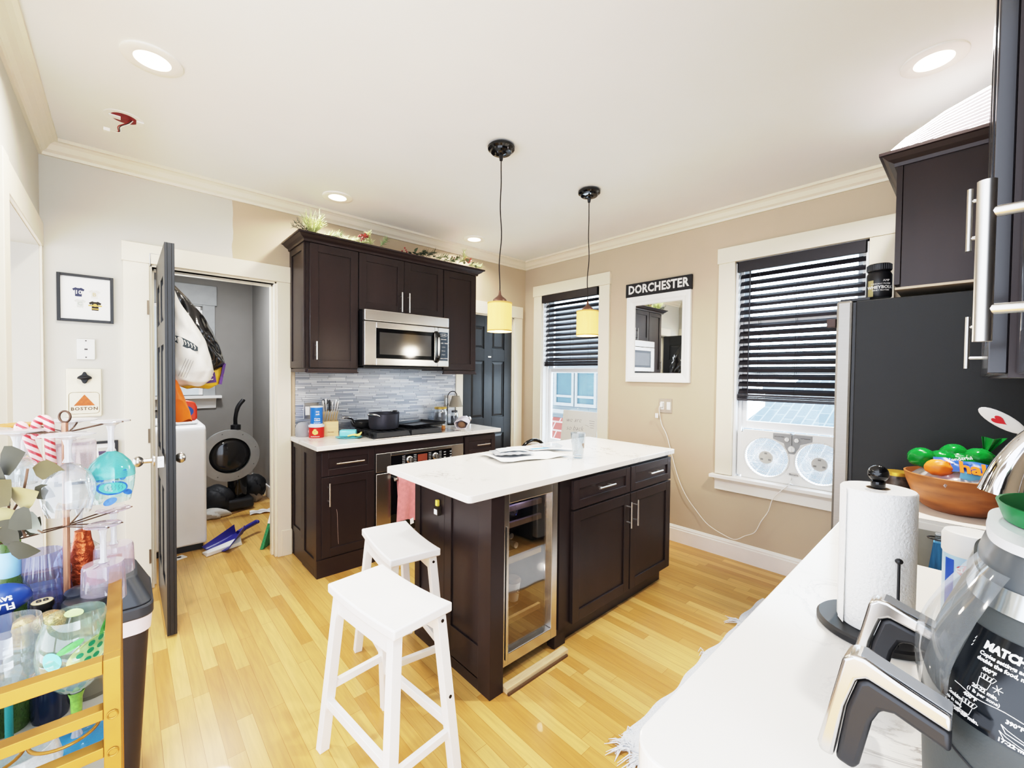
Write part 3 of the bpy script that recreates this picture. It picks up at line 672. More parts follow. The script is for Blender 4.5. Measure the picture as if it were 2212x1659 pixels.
# ---- splashback
SPL = brick_mat('metal_glass_mosaic', (232, 236, 242), (166, 174, 188), (96, 100, 108), 0.145, 0.0145, 0.0011, 'XZ', rough=0.3, metal=0.55, bump=0.35)
m = M(); m.box(-2.5, -0.992, -0.012, -0.002, 0.921, 1.47); m.box(-0.992, -0.986, -0.013, -0.002, 0.921, 1.45)
tag(m.o('tile_splashback', SPL), 'shiny grey linear mosaic tile splashback behind the cooktop', 'tiles')
def outlet(name, label, x, z, w, inserts, y=-0.013, T=None, group=None, mm=None):
    t = thing(name, label, 'outlet', (T @ Vector((x, y, z))) if T else (x, y, z))
    m = M(T); m.box(x - w / 2, x + w / 2, y - 0.006, y, z - 0.062, z + 0.062); m.o('cover_plate', mm or STEELH, t, bev=0.002)
    for i, k in enumerate(inserts):
        xi = x - w / 2 + w * (i + 0.5) / len(inserts)
        m = M(T); m.box(xi - 0.016, xi + 0.016, y - 0.009, y - 0.004, z - 0.034, z + 0.034); ins = m.o('rocker_switch' if k == 's' else 'receptacle', WHITEP, t, bev=0.001)
        if k == 'r':
            m = M(T)
            for dz in (-0.017, 0.017):
                for dx in (-0.006, 0.006): m.box(xi + dx - 0.001, xi + dx + 0.001, y - 0.0096, y - 0.0088, z + dz - 0.004, z + dz + 0.005)
            m.o('slots', BLK, ins)
    return t
outlet('switch_plate', 'metal double switch plate on the splashback behind the blue canister', -2.385, 1.112, 0.115, 'ss')
outlet('wall_outlet', 'metal outlet plate on the splashback beside the small lamp', -1.07, 1.14, 0.115, 'rs')
# ---- cooktop
t = thing('gas_cooktop', 'stainless gas cooktop with heavy black grates set in the counter', 'cooktop', (-1.73, -0.34, 0.92))
m = M(); m.box(-2.126, -1.335, -0.60, -0.10, 0.9205, 0.9265); m.o('plate', STEEL, t, bev=0.002)
for x, y in ((-1.93, -0.43), (-1.93, -0.22), (-1.66, -0.43), (-1.66, -0.22)):
    m = M(); m.lathe([(0, 0), (0.045, 0), (0.045, 0.01), (0.03, 0.014), (0.03, 0.02), (0, 0.021)], (x, y, 0.9265), 24); m.o('burner', IRON, t, smooth=40)
for x0, x1 in ((-2.09, -1.802), (-1.796, -1.508)):
    m = M(); y0, y1 = -0.565, -0.12; z0, z1 = 0.945, 0.963
    for y in (y0, y1):
        s = 1 if y == y0 else -1
        m.hexa([(x0, y, 0.927), (x1, y, 0.927), (x1, y + s * 0.045, 0.927), (x0, y + s * 0.045, 0.927)] if y == y0 else [(x0, y - 0.045, 0.927), (x1, y - 0.045, 0.927), (x1, y, 0.927), (x0, y, 0.927)],
               [(x0 + 0.012, y + 0.018, z1), (x1 - 0.012, y + 0.018, z1), (x1 - 0.012, y + 0.045, z1), (x0 + 0.012, y + 0.045, z1)] if y == y0 else [(x0 + 0.012, y - 0.045, z1), (x1 - 0.012, y - 0.045, z1), (x1 - 0.012, y - 0.018, z1), (x0 + 0.012, y - 0.018, z1)])
    for k in range(6):
        x = x0 + 0.012 + (x1 - x0 - 0.024) * k / 5; m.box(x - 0.005, x + 0.005, y0 + 0.04, y1 - 0.04, z0, z1)
    m.box(x0 + 0.012, x1 - 0.012, (y0 + y1) / 2 - 0.006, (y0 + y1) / 2 + 0.006, z0 - 0.005, z1)
    for k in range(5):
        y = y0 + 0.05 + 0.085 * k; m.box(x0, x0 + 0.014, y - 0.006, y + 0.006, 0.927, z1 - 0.002); m.box(x1 - 0.014, x1, y - 0.006, y + 0.006, 0.927, z1 - 0.002)
    m.o('grate', IRON, t, bev=0.002)
# ---- pot, pan, tray
PANM = mat('grey_anodised', (58, 58, 66), 0.42, 0.5, var=0.06)
t = thing('stock_pot', 'dark grey two handled cooking pot standing on the front burner', 'pot', (-1.925, -0.345, 0.964))
m = M(); m.lathe([(0, 0), (0.095, 0), (0.112, 0.008), (0.119, 0.03), (0.121, 0.125), (0.125, 0.128), (0.122, 0.131), (0.116, 0.128), (0.114, 0.02), (0.1, 0.006), (0, 0.005)], (-1.925, -0.345, 0.964), 44); m.o('body', PANM, t, smooth=40)
for s in (-1, 1):
    m = M(); R = Matrix.Rotation(0.55, 3, 'Z'); pts = [R @ Vector(p) for p in ((s * 0.118, -0.045, 0.105), (s * 0.14, -0.045, 0.118), (s * 0.168, -0.03, 0.13), (s * 0.172, 0, 0.132), (s * 0.168, 0.03, 0.13), (s * 0.14, 0.045, 0.118), (s * 0.118, 0.045, 0.105))]
    m.tube([Vector((-1.925, -0.345, 0.964)) + p for p in catmull(pts, 4)], 0.0065, 8); m.o('handle', CHROME, t, smooth=60)
t = thing('frying_pan', 'black frying pan with steel handle on the rear burner behind the pot', 'pan', (-1.99, -0.185, 0.964))
m = M(); m.lathe([(0, 0), (0.08, 0), (0.092, 0.01), (0.103, 0.045), (0.106, 0.046), (0.104, 0.05), (0.1, 0.046), (0.088, 0.012), (0, 0.006)], (-2.0, -0.122, 0.964), 40); m.o('body', BLK, t, smooth=40)
m = M(); m.tube(catmull([(-2.09, -0.155, 1.0), (-2.11, -0.17, 1.02), (-2.14, -0.215, 1.05), (-2.2, -0.235, 1.065), (-2.225, -0.243, 1.062)], 5), [0.01] * 12 + [0.012] * 6 + [0.01, 0.009, 0.007], 10); m.o('handle', CHROME, t, smooth=60)
t = thing('griddle_pan', 'flat black rectangular griddle tray lying over the rear grates', 'tray', (-1.62, -0.27, 0.964))
T = Matrix.Translation((-1.575, -0.275, 0.965)) @ Matrix.Rotation(rad(16), 4, 'Z')
m = M(T); a, b = 0.19, 0.135
m.box(-a, a, -b, b, 0, 0.006)
for s in (-1, 1):
    m.hexa([(-a, s * b, 0), (a, s * b, 0), (a, s * (b - 0.006), 0), (-a, s * (b - 0.006), 0)], [(-a - 0.018, s * (b + 0.018), 0.024), (a + 0.018, s * (b + 0.018), 0.024), (a + 0.018, s * (b + 0.008), 0.024), (-a - 0.018, s * (b + 0.008), 0.024)])
    m.hexa([(s * a, -b, 0), (s * a, b, 0), (s * (a - 0.006), b, 0), (s * (a - 0.006), -b, 0)], [(s * (a + 0.018), -b - 0.018, 0.024), (s * (a + 0.018), b + 0.018, 0.024), (s * (a + 0.008), b + 0.018, 0.024), (s * (a + 0.008), -b - 0.018, 0.024)])
m.o('tray_body', mat('griddle_black', (30, 31, 34), 0.3, 0.4), t)
# ---- left end of the counter
t = thing('grey_dome_speaker', 'grey rounded dome speaker behind the red canister at the counter end', 'speaker', (-2.47, -0.10, 0.92))
m = M(); m.lathe([(0, 0), (0.05, 0), (0.056, 0.01), (0.057, 0.05), (0.05, 0.085), (0.035, 0.105), (0.015, 0.113), (0, 0.114)], (-2.462, -0.075, 0.92), 32); m.o('body', mat('grey_mesh_fabric', (160, 160, 162), 0.9, bump=0.4, bscale=500), t, smooth=50)
m = M(); m.ell((-2.433, -0.1265, 0.962), 0.008, 0.004, 0.012); m.o('badge', WHITEP, t, smooth=60)
CANC = (-2.398, -0.185)
t = thing('red_canister', 'short red canister with yellow emblem standing under the blue canister', 'canister', (*CANC, 0.92))
RC = 0.054
m = M(); m.lathe([(0, 0), (RC - 0.002, 0), (RC, 0.003), (RC, 0.082), (0, 0.082)], (*CANC, 0.92), 40); m.o('can', mat('red_can', (205, 36, 28), 0.4, var=0.04), t, smooth=40)
m = M(); m.lathe([(RC, 0.08), (RC + 0.003, 0.082), (RC + 0.003, 0.094), (RC, 0.098), (0, 0.098)], (*CANC, 0.92), 40); m.o('lid', mat('translucent_lid', (206, 212, 220), 0.4), t, smooth=40)
AN = rad(-30)   # the direction the printed fronts look, measured from -Y
def lab(c, z, r, a=AN): return Matrix.Translation((c[0], c[1], z)) @ Matrix.Rotation(a, 4, 'Z') @ frameT((0, -r, 0), (1, 0, 0), (0, 0, 1))
m = M()
def disc(m, T, x, y, rx, ry, bend, n=14, z=0.0006):
    vs = []
    for k in range(n):
        px, py = x + rx * math.cos(2 * PI * k / n), y + ry * math.sin(2 * PI * k / n); a = px / bend
        vs.append(m.v(T @ Vector(((bend + z) * math.sin(a), py, (bend + z) * math.cos(a) - bend))))
    m.face(vs)
T = lab(CANC, 0.962, RC)
for x, y, rx, ry in ((0.0, 0.018, 0.011, 0.009), (-0.012, 0.002, 0.008, 0.013), (0.012, 0.0, 0.01, 0.014), (0, -0.006, 0.012, 0.012)): disc(m, T, x, y, rx, ry, RC)
m.o('emblem', mat('gold_emblem', (240, 200, 110), 0.5), t)
m = M(); m.text('smokehouse', 0.013, lab(CANC, 0.932, RC), bend=RC); m.o('lettering', WHITEP, t)
t = thing('blue_canister', 'blue salt canister stacked on top of the red canister', 'canister', (*CANC, 1.018))
m = M(); m.lathe([(0, 0.006), (0.043, 0.006), (0.043, 0.135), (0, 0.135)], (*CANC, 1.018), 40); m.o('can', mat('blue_can', (38, 108, 192), 0.45, var=0.04), t, smooth=40)
m = M(); m.lathe([(0, 0), (0.044, 0), (0.044, 0.008), (0, 0.008)], (*CANC, 1.018), 40); m.lathe([(0, 0.133), (0.045, 0.133), (0.045, 0.141), (0, 0.141)], (*CANC, 1.018), 40); m.o('rim', WHITEP, t, smooth=40)
for tx_, sz_, z_, an_ in (('sea\nsalt', 0.02, 1.11, -8), ('Coarse', 0.014, 1.066, -12), ('Iodized', 0.014, 1.052, -12), ('NET WT 26 OZ', 0.007, 1.034, -12)):
    m = M(); m.text(tx_, sz_, lab(CANC, z_, 0.043, rad(an_)), bend=0.043, bold=0.0003); m.o('lettering', WHITEP, t)
# knife block
BEECH = mat('beech_wood', (222, 188, 138), 0.5, var=0.1, scale=6, stretch=(1, 1, 8))
KB = (-2.282, -0.15)
t = thing('knife_block', 'light wood knife block full of steel handled knives', 'knife block', (KB[0], KB[1], 0.92))
def kb(x, y, z): return Matrix.Translation((KB[0], KB[1], 0.92)) @ Matrix.Rotation(rad(-14), 4, 'Z') @ Vector((x, y, z))
m = M(Matrix.Translation((KB[0], KB[1], 0.92)) @ Matrix.Rotation(rad(-14), 4, 'Z'))
m.prism([(-0.035, 0), (0.075, 0), (0.075, 0.2), (0.03, 0.19), (0.012, 0.118), (-0.035, 0.112)], 'x', -0.056, 0.056); m.o('block', BEECH, t, bev=0.003)
m = M(Matrix.Translation((KB[0], KB[1], 0.92)) @ Matrix.Rotation(rad(-14), 4, 'Z')); m.text('Henckels', 0.012, frameT((0, -0.0355, 0.03), (1, 0, 0), (0, 0, 1))); m.o('lettering', mat('burnt_mark', (96, 66, 40), 0.7), t)
def knife(i, label, base, tip, r, mm, group):
    b, e = kb(*base), kb(*tip)
    t = thing('kitchen_knife', label, 'knife', b, group=group)
    d = (e - b)
    m = M(); m.tube([b - d * 0.12, b, b + d * 0.15, b + d * 0.5, b + d * 0.85, e], [r * 0.8, r, r * 0.85, r, r * 1.1, r * 0.7], 8); m.o('handle', mm, t, smooth=60)
    m = M(); s = kb(base[0] + 0.002, base[1], base[2]) - b; m.hexa([b - d * 0.1 - s, b - d * 0.1 + s, b - d * 0.1 + s + Vector((0, 0.006, 0)), b - d * 0.1 - s + Vector((0, 0.006, 0))], [b - s, b + s, b + s + Vector((0, 0.012, 0)), b - s + Vector((0, 0.012, 0))]); m.o('bolster', STEELH, t)
for i in range(6):
    x = -0.045 + i * 0.018
    knife(i, 'slim steel steak knife in the low front row of the knife block', (x, -0.012, 0.118), (x + 0.012, -0.04, 0.2), 0.0055, STEELH, 'steak knives in the knife block')
for i, (x, dx, L, mm, lab_) in enumerate([(-0.045, -0.008, 0.115, STEELH, 'large steel kitchen knife at the canister side of the knife block'), (-0.028, -0.004, 0.135, STEELH, 'tall steel kitchen knife second in the rear row of the block'), (-0.004, 0, 0.12, BLK, 'black handled kitchen knife in the middle of the knife block'),
                                           (0.016, 0.0, 0.1, STEELH, 'short steel kitchen knife just behind the black handled one'), (0.034, 0.01, 0.12, STEELH, 'steel kitchen knife with a dark line in the rear row near the stove'), (0.05, 0.012, 0.105, STEELH, 'outermost steel kitchen knife on the stove side of the block')]):
    knife(i, lab_, (x, 0.035, 0.19), (x + dx, 0.03, 0.19 + L * 0.75), 0.008, mm, None)
t = thing('scissors', 'kitchen scissors handles standing in the top of the knife block', 'scissors', kb(-0.035, 0.06, 0.2))
m = M(); 
for s in (-1, 1): m.tube([kb(-0.035 + s * 0.011 + 0.01 * math.cos(a * PI / 6), 0.06, 0.262 + 0.02 * math.sin(a * PI / 6)) for a in range(12)], 0.0035, 6, closed=True)
m.o('grip', BLK, t, smooth=60); m = M(); m.cyl(kb(-0.035, 0.06, 0.19), kb(-0.035, 0.06, 0.245), 0.005); m.o('blade', STEELH, t)
# butter dish
AQUA = mat('aqua_ceramic', (112, 196, 204), 0.25, var=0.06, scale=8)
t = thing('butter_dish', 'aqua ceramic butter dish with a yellow handle beside the cooktop', 'butter dish', (-2.225, -0.36, 0.92))
T = Matrix.Translation((-2.225, -0.375, 0.9205)) @ Matrix.Rotation(rad(-30), 4, 'Z')
m = M(T); m.T = T @ Matrix.Diagonal((1.25, 0.8, 1, 1)); m.lathe([(0, 0), (0.055, 0), (0.075, 0.006), (0.078, 0.012), (0.055, 0.008), (0, 0.007)], (0, 0, 0), 32); m.o('base', AQUA, t, smooth=50)
m = M(T); m.prism([(-0.04, 0.012), (0.04, 0.012), (0.04, 0.05), (0.03, 0.064), (-0.03, 0.064), (-0.04, 0.05)], 'x', -0.062, 0.055); m.o('lid', AQUA, t, bev=0.01, smooth=50, seg=3)
m = M(T); m.tube(catmull([(0.0, -0.044, 0.02), (0.04, -0.046, 0.03), (0.075, -0.03, 0.025), (0.095, -0.01, 0.045)], 5), [0.006] * 6 + [0.009] * 4 + [0.012, 0.01, 0.008, 0.007, 0.005, 0.003], 8); m.o('handle', mat('yellow_ceramic', (236, 214, 120), 0.3), t, smooth=60)
t = thing('butter_knife', 'small steel knife lying on the counter by the cooktop', 'knife', (-2.14, -0.42, 0.921))
m = M(); m.hexa([(-2.2, -0.47, 0.921), (-2.19, -0.482, 0.921), (-2.12, -0.42, 0.921), (-2.13, -0.41, 0.921)], [(-2.2, -0.47, 0.9235), (-2.19, -0.482, 0.9225), (-2.12, -0.42, 0.9235), (-2.13, -0.41, 0.924)]); m.o('blade', STEELH, t)
m = M(); m.tube([(-2.127, -0.416, 0.9255), (-2.095, -0.39, 0.9265), (-2.055 - 0.02, -0.37, 0.926)], [0.003, 0.004, 0.0035], 8); m.o('handle', STEELH, t, smooth=60)
# ---- right end of the counter
t = thing('storage_jar', 'big glass jar of dark coffee beans with a gold rimmed lid by the griddle', 'jar', (-1.225, -0.1, 0.92))
JX = (-1.24, -0.125)
m = M(); m.lathe([(0, 0), (0.06, 0), (0.066, 0.008), (0.066, 0.13), (0.058, 0.148), (0.055, 0.165), (0.055, 0.17)], (*JX, 0.92), 36); m.o('glass_body', GLASS, t, smooth=50)
m = M(); m.lathe([(0, 0.004), (0.06, 0.006), (0.062, 0.012), (0.062, 0.125), (0, 0.128)], (*JX, 0.92), 36); m.o('contents', mat('dark_beans', (50, 52, 60), 0.5, var=0.5, scale=150, bump=0.6, bscale=150), t, smooth=50)
m = M(); m.lathe([(0, 0.16), (0.058, 0.16), (0.06, 0.166), (0.06, 0.176), (0.056, 0.18), (0, 0.18)], (*JX, 0.92), 36); m.o('lid', mat('gold_lid', (214, 178, 96), 0.3, 0.7), t, smooth=40)
LMX = (-1.11, -0.12)
t = thing('candle_warmer_lamp', 'small bronze gooseneck lamp with beige cone shade on the counter end', 'lamp', (*LMX, 0.92))
m = M(); m.lathe([(0, 0), (0.062, 0), (0.064, 0.006), (0.06, 0.012), (0, 0.013)], (*LMX, 0.921), 32); m.o('base', DARKM, t, smooth=40)
m = M(); m.tube(catmull([(-1.155, -0.12, 0.93), (-1.157, -0.12, 1.02), (-1.157, -0.12, 1.16), (-1.15, -0.12, 1.215), (-1.12, -0.125, 1.243), (-1.085, -0.13, 1.243), (-1.063, -0.135, 1.22), (-1.06, -0.135, 1.195)], 6), 0.004, 8); m.o('gooseneck', DARKM, t, smooth=60)
m = M(); m.lathe([(0.036, 0.105), (0.068, 0)], (-1.07, -0.135, 1.095), 28); m.o('lamp_shade', mat('beige_shade', (150, 141, 126), 0.85), t, smooth=60, solid=0.002)
m = M(); m.tube(catmull([(-1.14, -0.08, 0.932), (-1.15, -0.05, 0.95), (-1.13, -0.045, 1.0), (-1.11, -0.04, 1.06), (-1.09, -0.03, 1.12)], 6), 0.003, 6); m.o('power_cord', BLK, t, smooth=60)
t = thing('jar_candle', 'dark jar candle with a lid under the beige lamp shade', 'candle', (-1.075, -0.14, 0.934))
m = M(); m.lathe([(0, 0), (0.036, 0), (0.038, 0.005), (0.038, 0.085), (0.03, 0.1), (0.03, 0.108)], (-1.085, -0.135, 0.934), 28); m.o('glass_body', GLASS, t, smooth=40)
m = M(); m.lathe([(0, 0.004), (0.035, 0.004), (0.035, 0.07), (0, 0.066)], (-1.085, -0.135, 0.934), 28); m.o('wax', mat('navy_wax', (34, 36, 48), 0.4, var=0.3, scale=40), t, smooth=40)
m = M(); m.lathe([(0, 0.104), (0.028, 0.104), (0.03, 0.108), (0.029, 0.124), (0, 0.125)], (-1.085, -0.135, 0.934), 28); m.o('lid', mat('grey_lid', (70, 70, 72), 0.4), t, smooth=40)
t = thing('oven_mitt', 'rolled pale lilac oven mitt lying on the counter by the cooktop', 'oven mitt', (-1.15, -0.36, 0.92))
m = M(); T = Matrix.Translation((-1.175, -0.4, 0.968)) @ Matrix.Rotation(rad(-48), 4, 'Z') @ Matrix.Rotation(rad(8), 4, 'X')
MIT = mat('lilac_cotton', (222, 214, 222), 0.9, var=0.06, bump=0.4, bscale=120)
def mitt(u, v):
    a = 2 * PI * u; r = 0.048 * (1 - 0.55 * v ** 3) + 0.004 * math.sin(5 * a + v * 4)
    return T @ Vector((r * 1.25 * math.cos(a), -0.075 + 0.19 * v, r * 0.86 * math.sin(a) + 0.012 * v))
m.grid(mitt, 28, 14, closeu=True); m.o('mitt_body', MIT, t, smooth=60, solid=0.006)
m = M(); m.ell(T @ Vector((0, -0.05, -0.006)), 0.038, 0.05, 0.03, R=Matrix.Rotation(rad(-48), 3, 'Z')); m.o('lining', mat('brown_lining', (120, 92, 72), 0.9), t, smooth=60)
t = thing('spice_shaker', 'tiny glass salt shaker with amber contents at the cooktop corner', 'shaker', (-1.4, -0.41, 0.927))
m = M(); m.lathe([(0, 0), (0.016, 0), (0.018, 0.004), (0.016, 0.034), (0, 0.036)], (-1.4, -0.42, 0.927), 20); m.o('glass_body', glass('amber_glass', (240, 190, 130), body=0.35, bcol=(222, 160, 96)), t, smooth=40)
m = M(); m.lathe([(0.017, 0.034), (0.018, 0.036), (0.017, 0.044), (0, 0.046)], (-1.4, -0.42, 0.927), 20); m.o('cap', STEELH, t, smooth=40)

# ================================================================== GARLAND on the cupboards
NEED = [mat('pine_green', (96, 112, 74), 0.7, var=0.25, scale=30), mat('pale_frosted_green', (170, 178, 122), 0.7, var=0.2, scale=30), mat('dark_needle_green', (58, 70, 52), 0.7, var=0.25, scale=30)]
BERRY = mat('deep_red_berry', (128, 34, 38), 0.4); BLUSH = mat('dusty_rose_petal', (196, 110, 100), 0.7); OLIVE = mat('olive_leaf', (122, 130, 96), 0.7, var=0.2, scale=20)
def needles(m, base, d, L, n, nl, r=0.0011, spread=0.8):
    base, d = Vector(base), Vector(d).normalized()
    m.cyl(base, base + d * L, 0.0022, 0.001, 6)
    for i in range(n):
        p = base + d * L * (0.1 + 0.9 * i / n); q = Vector((random.gauss(0, 1), random.gauss(0, 1), random.gauss(0, 1)))
        q = (q - d * q.dot(d)).normalized() * spread + d * random.uniform(0.5, 1.0); e = p + q.normalized() * nl * random.uniform(0.6, 1.1)
        m.cyl(p, e, r, r * 0.35, 4)
GZ = 2.403
t = thing('pine_spray', 'long needled pine spray sticking up at the laundry door end of the cupboards', 'greenery', (-2.48, -0.33, GZ))
m = M()
for k in range(11): needles(m, (-2.47, -0.33, GZ), (random.uniform(-0.75, 0.6), random.uniform(-0.5, 0.3), 1), random.uniform(0.08, 0.15), 16, 0.085, 0.0016, 0.35)
m.o('tall_needles', NEED[1], t)
m = M()
for k in range(3): needles(m, (-2.49, -0.33, GZ + 0.02), (-1, -0.2 - 0.2 * k, 0.12 + 0.18 * k), 0.13, 40, 0.03, 0.0014, 0.9)
m.o('side_sprigs', NEED[2], t)
t = thing('frosted_garland', 'frosted green garland with red berries lying along the cupboard tops', 'garland', (-1.8, -0.38, GZ))
def sprig(x, y, d, L, mi, n=52, nl=0.042, z=GZ + 0.012):
    m = M(); needles(m, (x, y, z), d, L, n, nl, 0.0019, 0.9); m.o('sprig', NEED[mi], t)
for a in [(-2.42, -0.36, (1, -.05, .25), .12, 1), (-2.36, -0.37, (1, 0, .5), .09, 0), (-2.3, -0.39, (1, 0, .12), .14, 1), (-2.15, -0.39, (1, -.05, .2), .1, 1), (-2.06, -0.39, (-.3, 0, 1), .09, 1), (-1.99, -0.4, (.5, 0, .6), .1, 0),
          (-1.66, -0.4, (1, -.1, .4), .1, 2), (-1.58, -0.41, (.8, -.1, .5), .1, 2), (-1.5, -0.41, (1, -.2, .3), .13, 0), (-1.42, -0.41, (1, -.2, .1), .12, 0), (-1.34, -0.42, (.9, -.1, .5), .11, 0), (-1.25, -0.41, (.8, 0, .7), .12, 1), (-1.19, -0.41, (.1, 0, 1), .13, 1), (-1.15, -0.42, (1, -.1, .2), .1, 1), (-1.06, -0.42, (1, 0, .3), .06, 1)]: sprig(*a)
def leaf(m, base, d, up_, L, W):
    base, d = Vector(base), Vector(d).normalized(); up_ = Vector(up_); s = d.cross(up_).normalized(); n = s.cross(d)
    pr = [(0, 0.05), (0.2, 0.7), (0.45, 1.0), (0.7, 0.75), (0.9, 0.3), (1.0, 0.02)]
    ra = [m.v(base + d * L * u + s * W * v * 0.5 + n * L * 0.12 * math.sin(u * PI)) for u, v in pr]; rb = [m.v(base + d * L * u - s * W * v * 0.5 + n * L * 0.12 * math.sin(u * PI)) for u, v in pr]; rc = [m.v(base + d * L * u + n * L * 0.06 * math.sin(u * PI)) for u, v in pr]
    for i in range(len(pr) - 1): m.face([ra[i], ra[i + 1], rc[i + 1], rc[i]]); m.face([rc[i], rc[i + 1], rb[i + 1], rb[i]])
m = M()
for k in range(16):
    x = random.uniform(-1.72, -1.5); leaf(m, (x, -0.4 + random.uniform(-0.03, 0.02), GZ + random.uniform(0, 0.05)), (random.uniform(-1, 1), random.uniform(-1, 0.2), random.uniform(-0.2, 0.9)), (0, 0, 1), 0.045, 0.03)
m.o('broad_leaves', mat('holly_green', (66, 82, 58), 0.45, var=0.25, scale=20), t)
m = M()
for k in range(14):
    x = random.uniform(-1.46, -1.06); leaf(m, (x, -0.42 + random.uniform(-0.03, 0.02), GZ + random.uniform(0, 0.05)), (random.uniform(-1, 1), random.uniform(-1, 0.2), random.uniform(-0.1, 0.9)), (0, 0, 1), 0.04, 0.024)
m.o('small_leaves', OLIVE, t)
for x, y, z, n in ((-2.12, -0.4, GZ + 0.05, 9), (-1.78, -0.4, GZ + 0.02, 6), (-1.3, -0.42, GZ + 0.04, 7)):
    m = M()
    for k in range(n): m.ell((x + random.gauss(0, 0.02), y + random.gauss(0, 0.008), z + random.gauss(0, 0.012)), 0.007, 0.007, 0.007, 8, 6)
    m.o('berry_cluster', BERRY, t, smooth=60)
m = M()
for k in range(9): a = k * 0.7; leaf(m, (-1.14, -0.42, GZ + 0.03), (math.cos(a), math.sin(a) * 0.5, 0.5 + 0.3 * (k % 3)), (0, 0, 1), 0.06, 0.04)
m.o('rose_petals', BLUSH, t)
m = M()
for k in range(7): a = k * 0.9; leaf(m, (-2.11, -0.4, GZ + 0.05), (math.cos(a), math.sin(a) * 0.5, 0.6), (0, 0, 1), 0.045, 0.02)
m.o('red_petals', mat('red_petal', (168, 74, 66), 0.7), t)
# ================================================================== ISLAND
t = thing('island_counter', 'big white quartz slab topping the kitchen island', 'countertop', (-1.586, -1.847, 0.889))
def rounded(x0, x1, y0, y1, r, n=6):
    out = []
    for cx, cy, a in ((x1 - r, y1 - r, 0), (x0 + r, y1 - r, 90), (x0 + r, y0 + r, 180), (x1 - r, y0 + r, 270)):
        out += [(cx + r * math.cos(rad(a + 90 * k / n)), cy + r * math.sin(rad(a + 90 * k / n))) for k in range(n + 1)]
    return out
m = M(); m.prism(rounded(-2.461, -0.711, -2.222, -1.48, 0.022), 'z', 0.889, 0.92); m.o('slab', QUARTZ, t, bev=0.003)
IF = -2.206
t = thing('kitchen_island', 'espresso kitchen island base with panelled end, two drawers and two doors', 'kitchen island', (-1.55, -1.9, 0))
m = M(); m.box(-2.316, -2.254, -2.19, -1.565, 0.0, 0.888); m.box(-2.254, -0.742, -1.60, -1.565, 0.0, 0.888); m.box(-1.86, -0.742, IF + 0.021, -1.6, 0.11, 0.888); m.box(-1.862, -1.778, IF + 0.045, IF + 0.07, 0, 0.888); m.o('carcass', ESP, t)
m = M(); m.T = Matrix.Translation((-2.33, 0, 0)) @ Matrix.Rotation(-PI / 2, 4, 'Z')
shaker(m, 1.561, 1.845, 0.0, 0.888, 0, t=0.014, r=0.05, rec=0.008); shaker(m, 1.847, 2.195, 0.0, 0.888, 0, t=0.014, r=0.057, rec=0.008); m.box(1.61, 1.80, 0.0, 0.008, 0.05, 0.16); m.box(1.9, 2.14, 0.0, 0.008, 0.05, 0.2)
m.o('end_panel', ESP, t, bev=0.001)
m = M(); m.box(-2.331, -2.254, -2.207, -2.12, 0.0, 0.888); m.o('corner_post', ESP, t, bev=0.0015)
m = M(); m.box(-1.862, -0.742, -2.135, -2.11, 0.0, 0.11); m.o('toe_kick', ESP2, t)
door(t, -1.775, -1.243, 0.718, 0.868, IF, hnd=(-1.52, 0.805, 0.15, 'x'), name='drawer', r=0.045); door(t, -1.232, -0.742, 0.718, 0.868, IF, hnd=(-0.985, 0.805, 0.15, 'x'), name='drawer', r=0.045)
door(t, -1.775, -1.243, 0.118, 0.708, IF, hnd=(-1.275, 0.59, 0.155, 'z')); door(t, -1.232, -0.742, 0.118, 0.708, IF, hnd=(-1.203, 0.59, 0.155, 'z'))
t = thing('bare_floor_strip', 'unfinished pale wood strip on the floor in front of the wine cooler', 'wood strip', (-2.05, -2.22, 0))
m = M(); m.box(-2.25, -1.83, -2.228, -2.19, 0.0, 0.024); m.o('board', mat('raw_wood', (214, 186, 142), 0.8, var=0.12, stretch=(1, 8, 8)), t, bev=0.002)
m = M(); m.box(-2.25, -1.85, -2.242, -2.232, 0.0, 0.01); m.o('edge_strip', mat('dark_edge', (92, 66, 42), 0.7), t)
# ---- wine cooler
t = thing('wine_cooler', 'tall stainless framed glass wine cooler built into the island end', 'wine cooler', (-2.06, -1.9, 0.03))
x0, x1 = -2.25, -1.866
m = M(); m.box(x0, x0 + 0.02, -2.12, -1.62, 0.06, 0.88); m.box(x1 - 0.02, x1, -2.12, -1.62, 0.06, 0.88); m.box(x0, x1, -1.64, -1.61, 0.06, 0.88); m.box(x0, x1, -2.12, -1.62, 0.05, 0.08); m.box(x0, x1, -2.12, -1.62, 0.86, 0.886); m.box(x0 + 0.03, x1 - 0.03, -2.1, -1.62, 0.03, 0.055)
m.o('case', mat('cooler_liner', (34, 33, 36), 0.5), t)
m = M(); rframe(m, x0 + 0.002, x1 - 0.002, 0.085, 0.876, x0 + 0.05, x1 - 0.045, 0.14, 0.83, -2.18, -2.13); fr = m.o('door_frame', STEEL, t, bev=0.003)
m = M(); m.box(x0 + 0.048, x1 - 0.043, -2.158, -2.152, 0.138, 0.832); m.o('pane', glass('tinted_cooler_glass', (215, 212, 208), refl=0.95, fres=0.5), fr)
m = M(); m.box(x0 + 0.007, x0 + 0.014, -2.21, -2.2, 0.14, 0.74); m.o('handle', STEELH, fr)
SHW = mat('pale_shelf_wood', (206, 176, 132), 0.6, var=0.12, stretch=(1, 8, 8))
for z in (0.775, 0.695, 0.52, 0.225):
    m = M(); m.box(x0 + 0.022, x1 - 0.03, -2.092, -2.075, z - 0.022, z + 0.004); s = m.o('shelf', SHW, t)
    m = M()
    for k in range(7): y = -2.06 + k * 0.06; m.cyl((x0 + 0.022, y, z - 0.01), (x1 - 0.022, y, z - 0.01), 0.0025, n=6)
    m.o('wire_grid', CHROME, s)
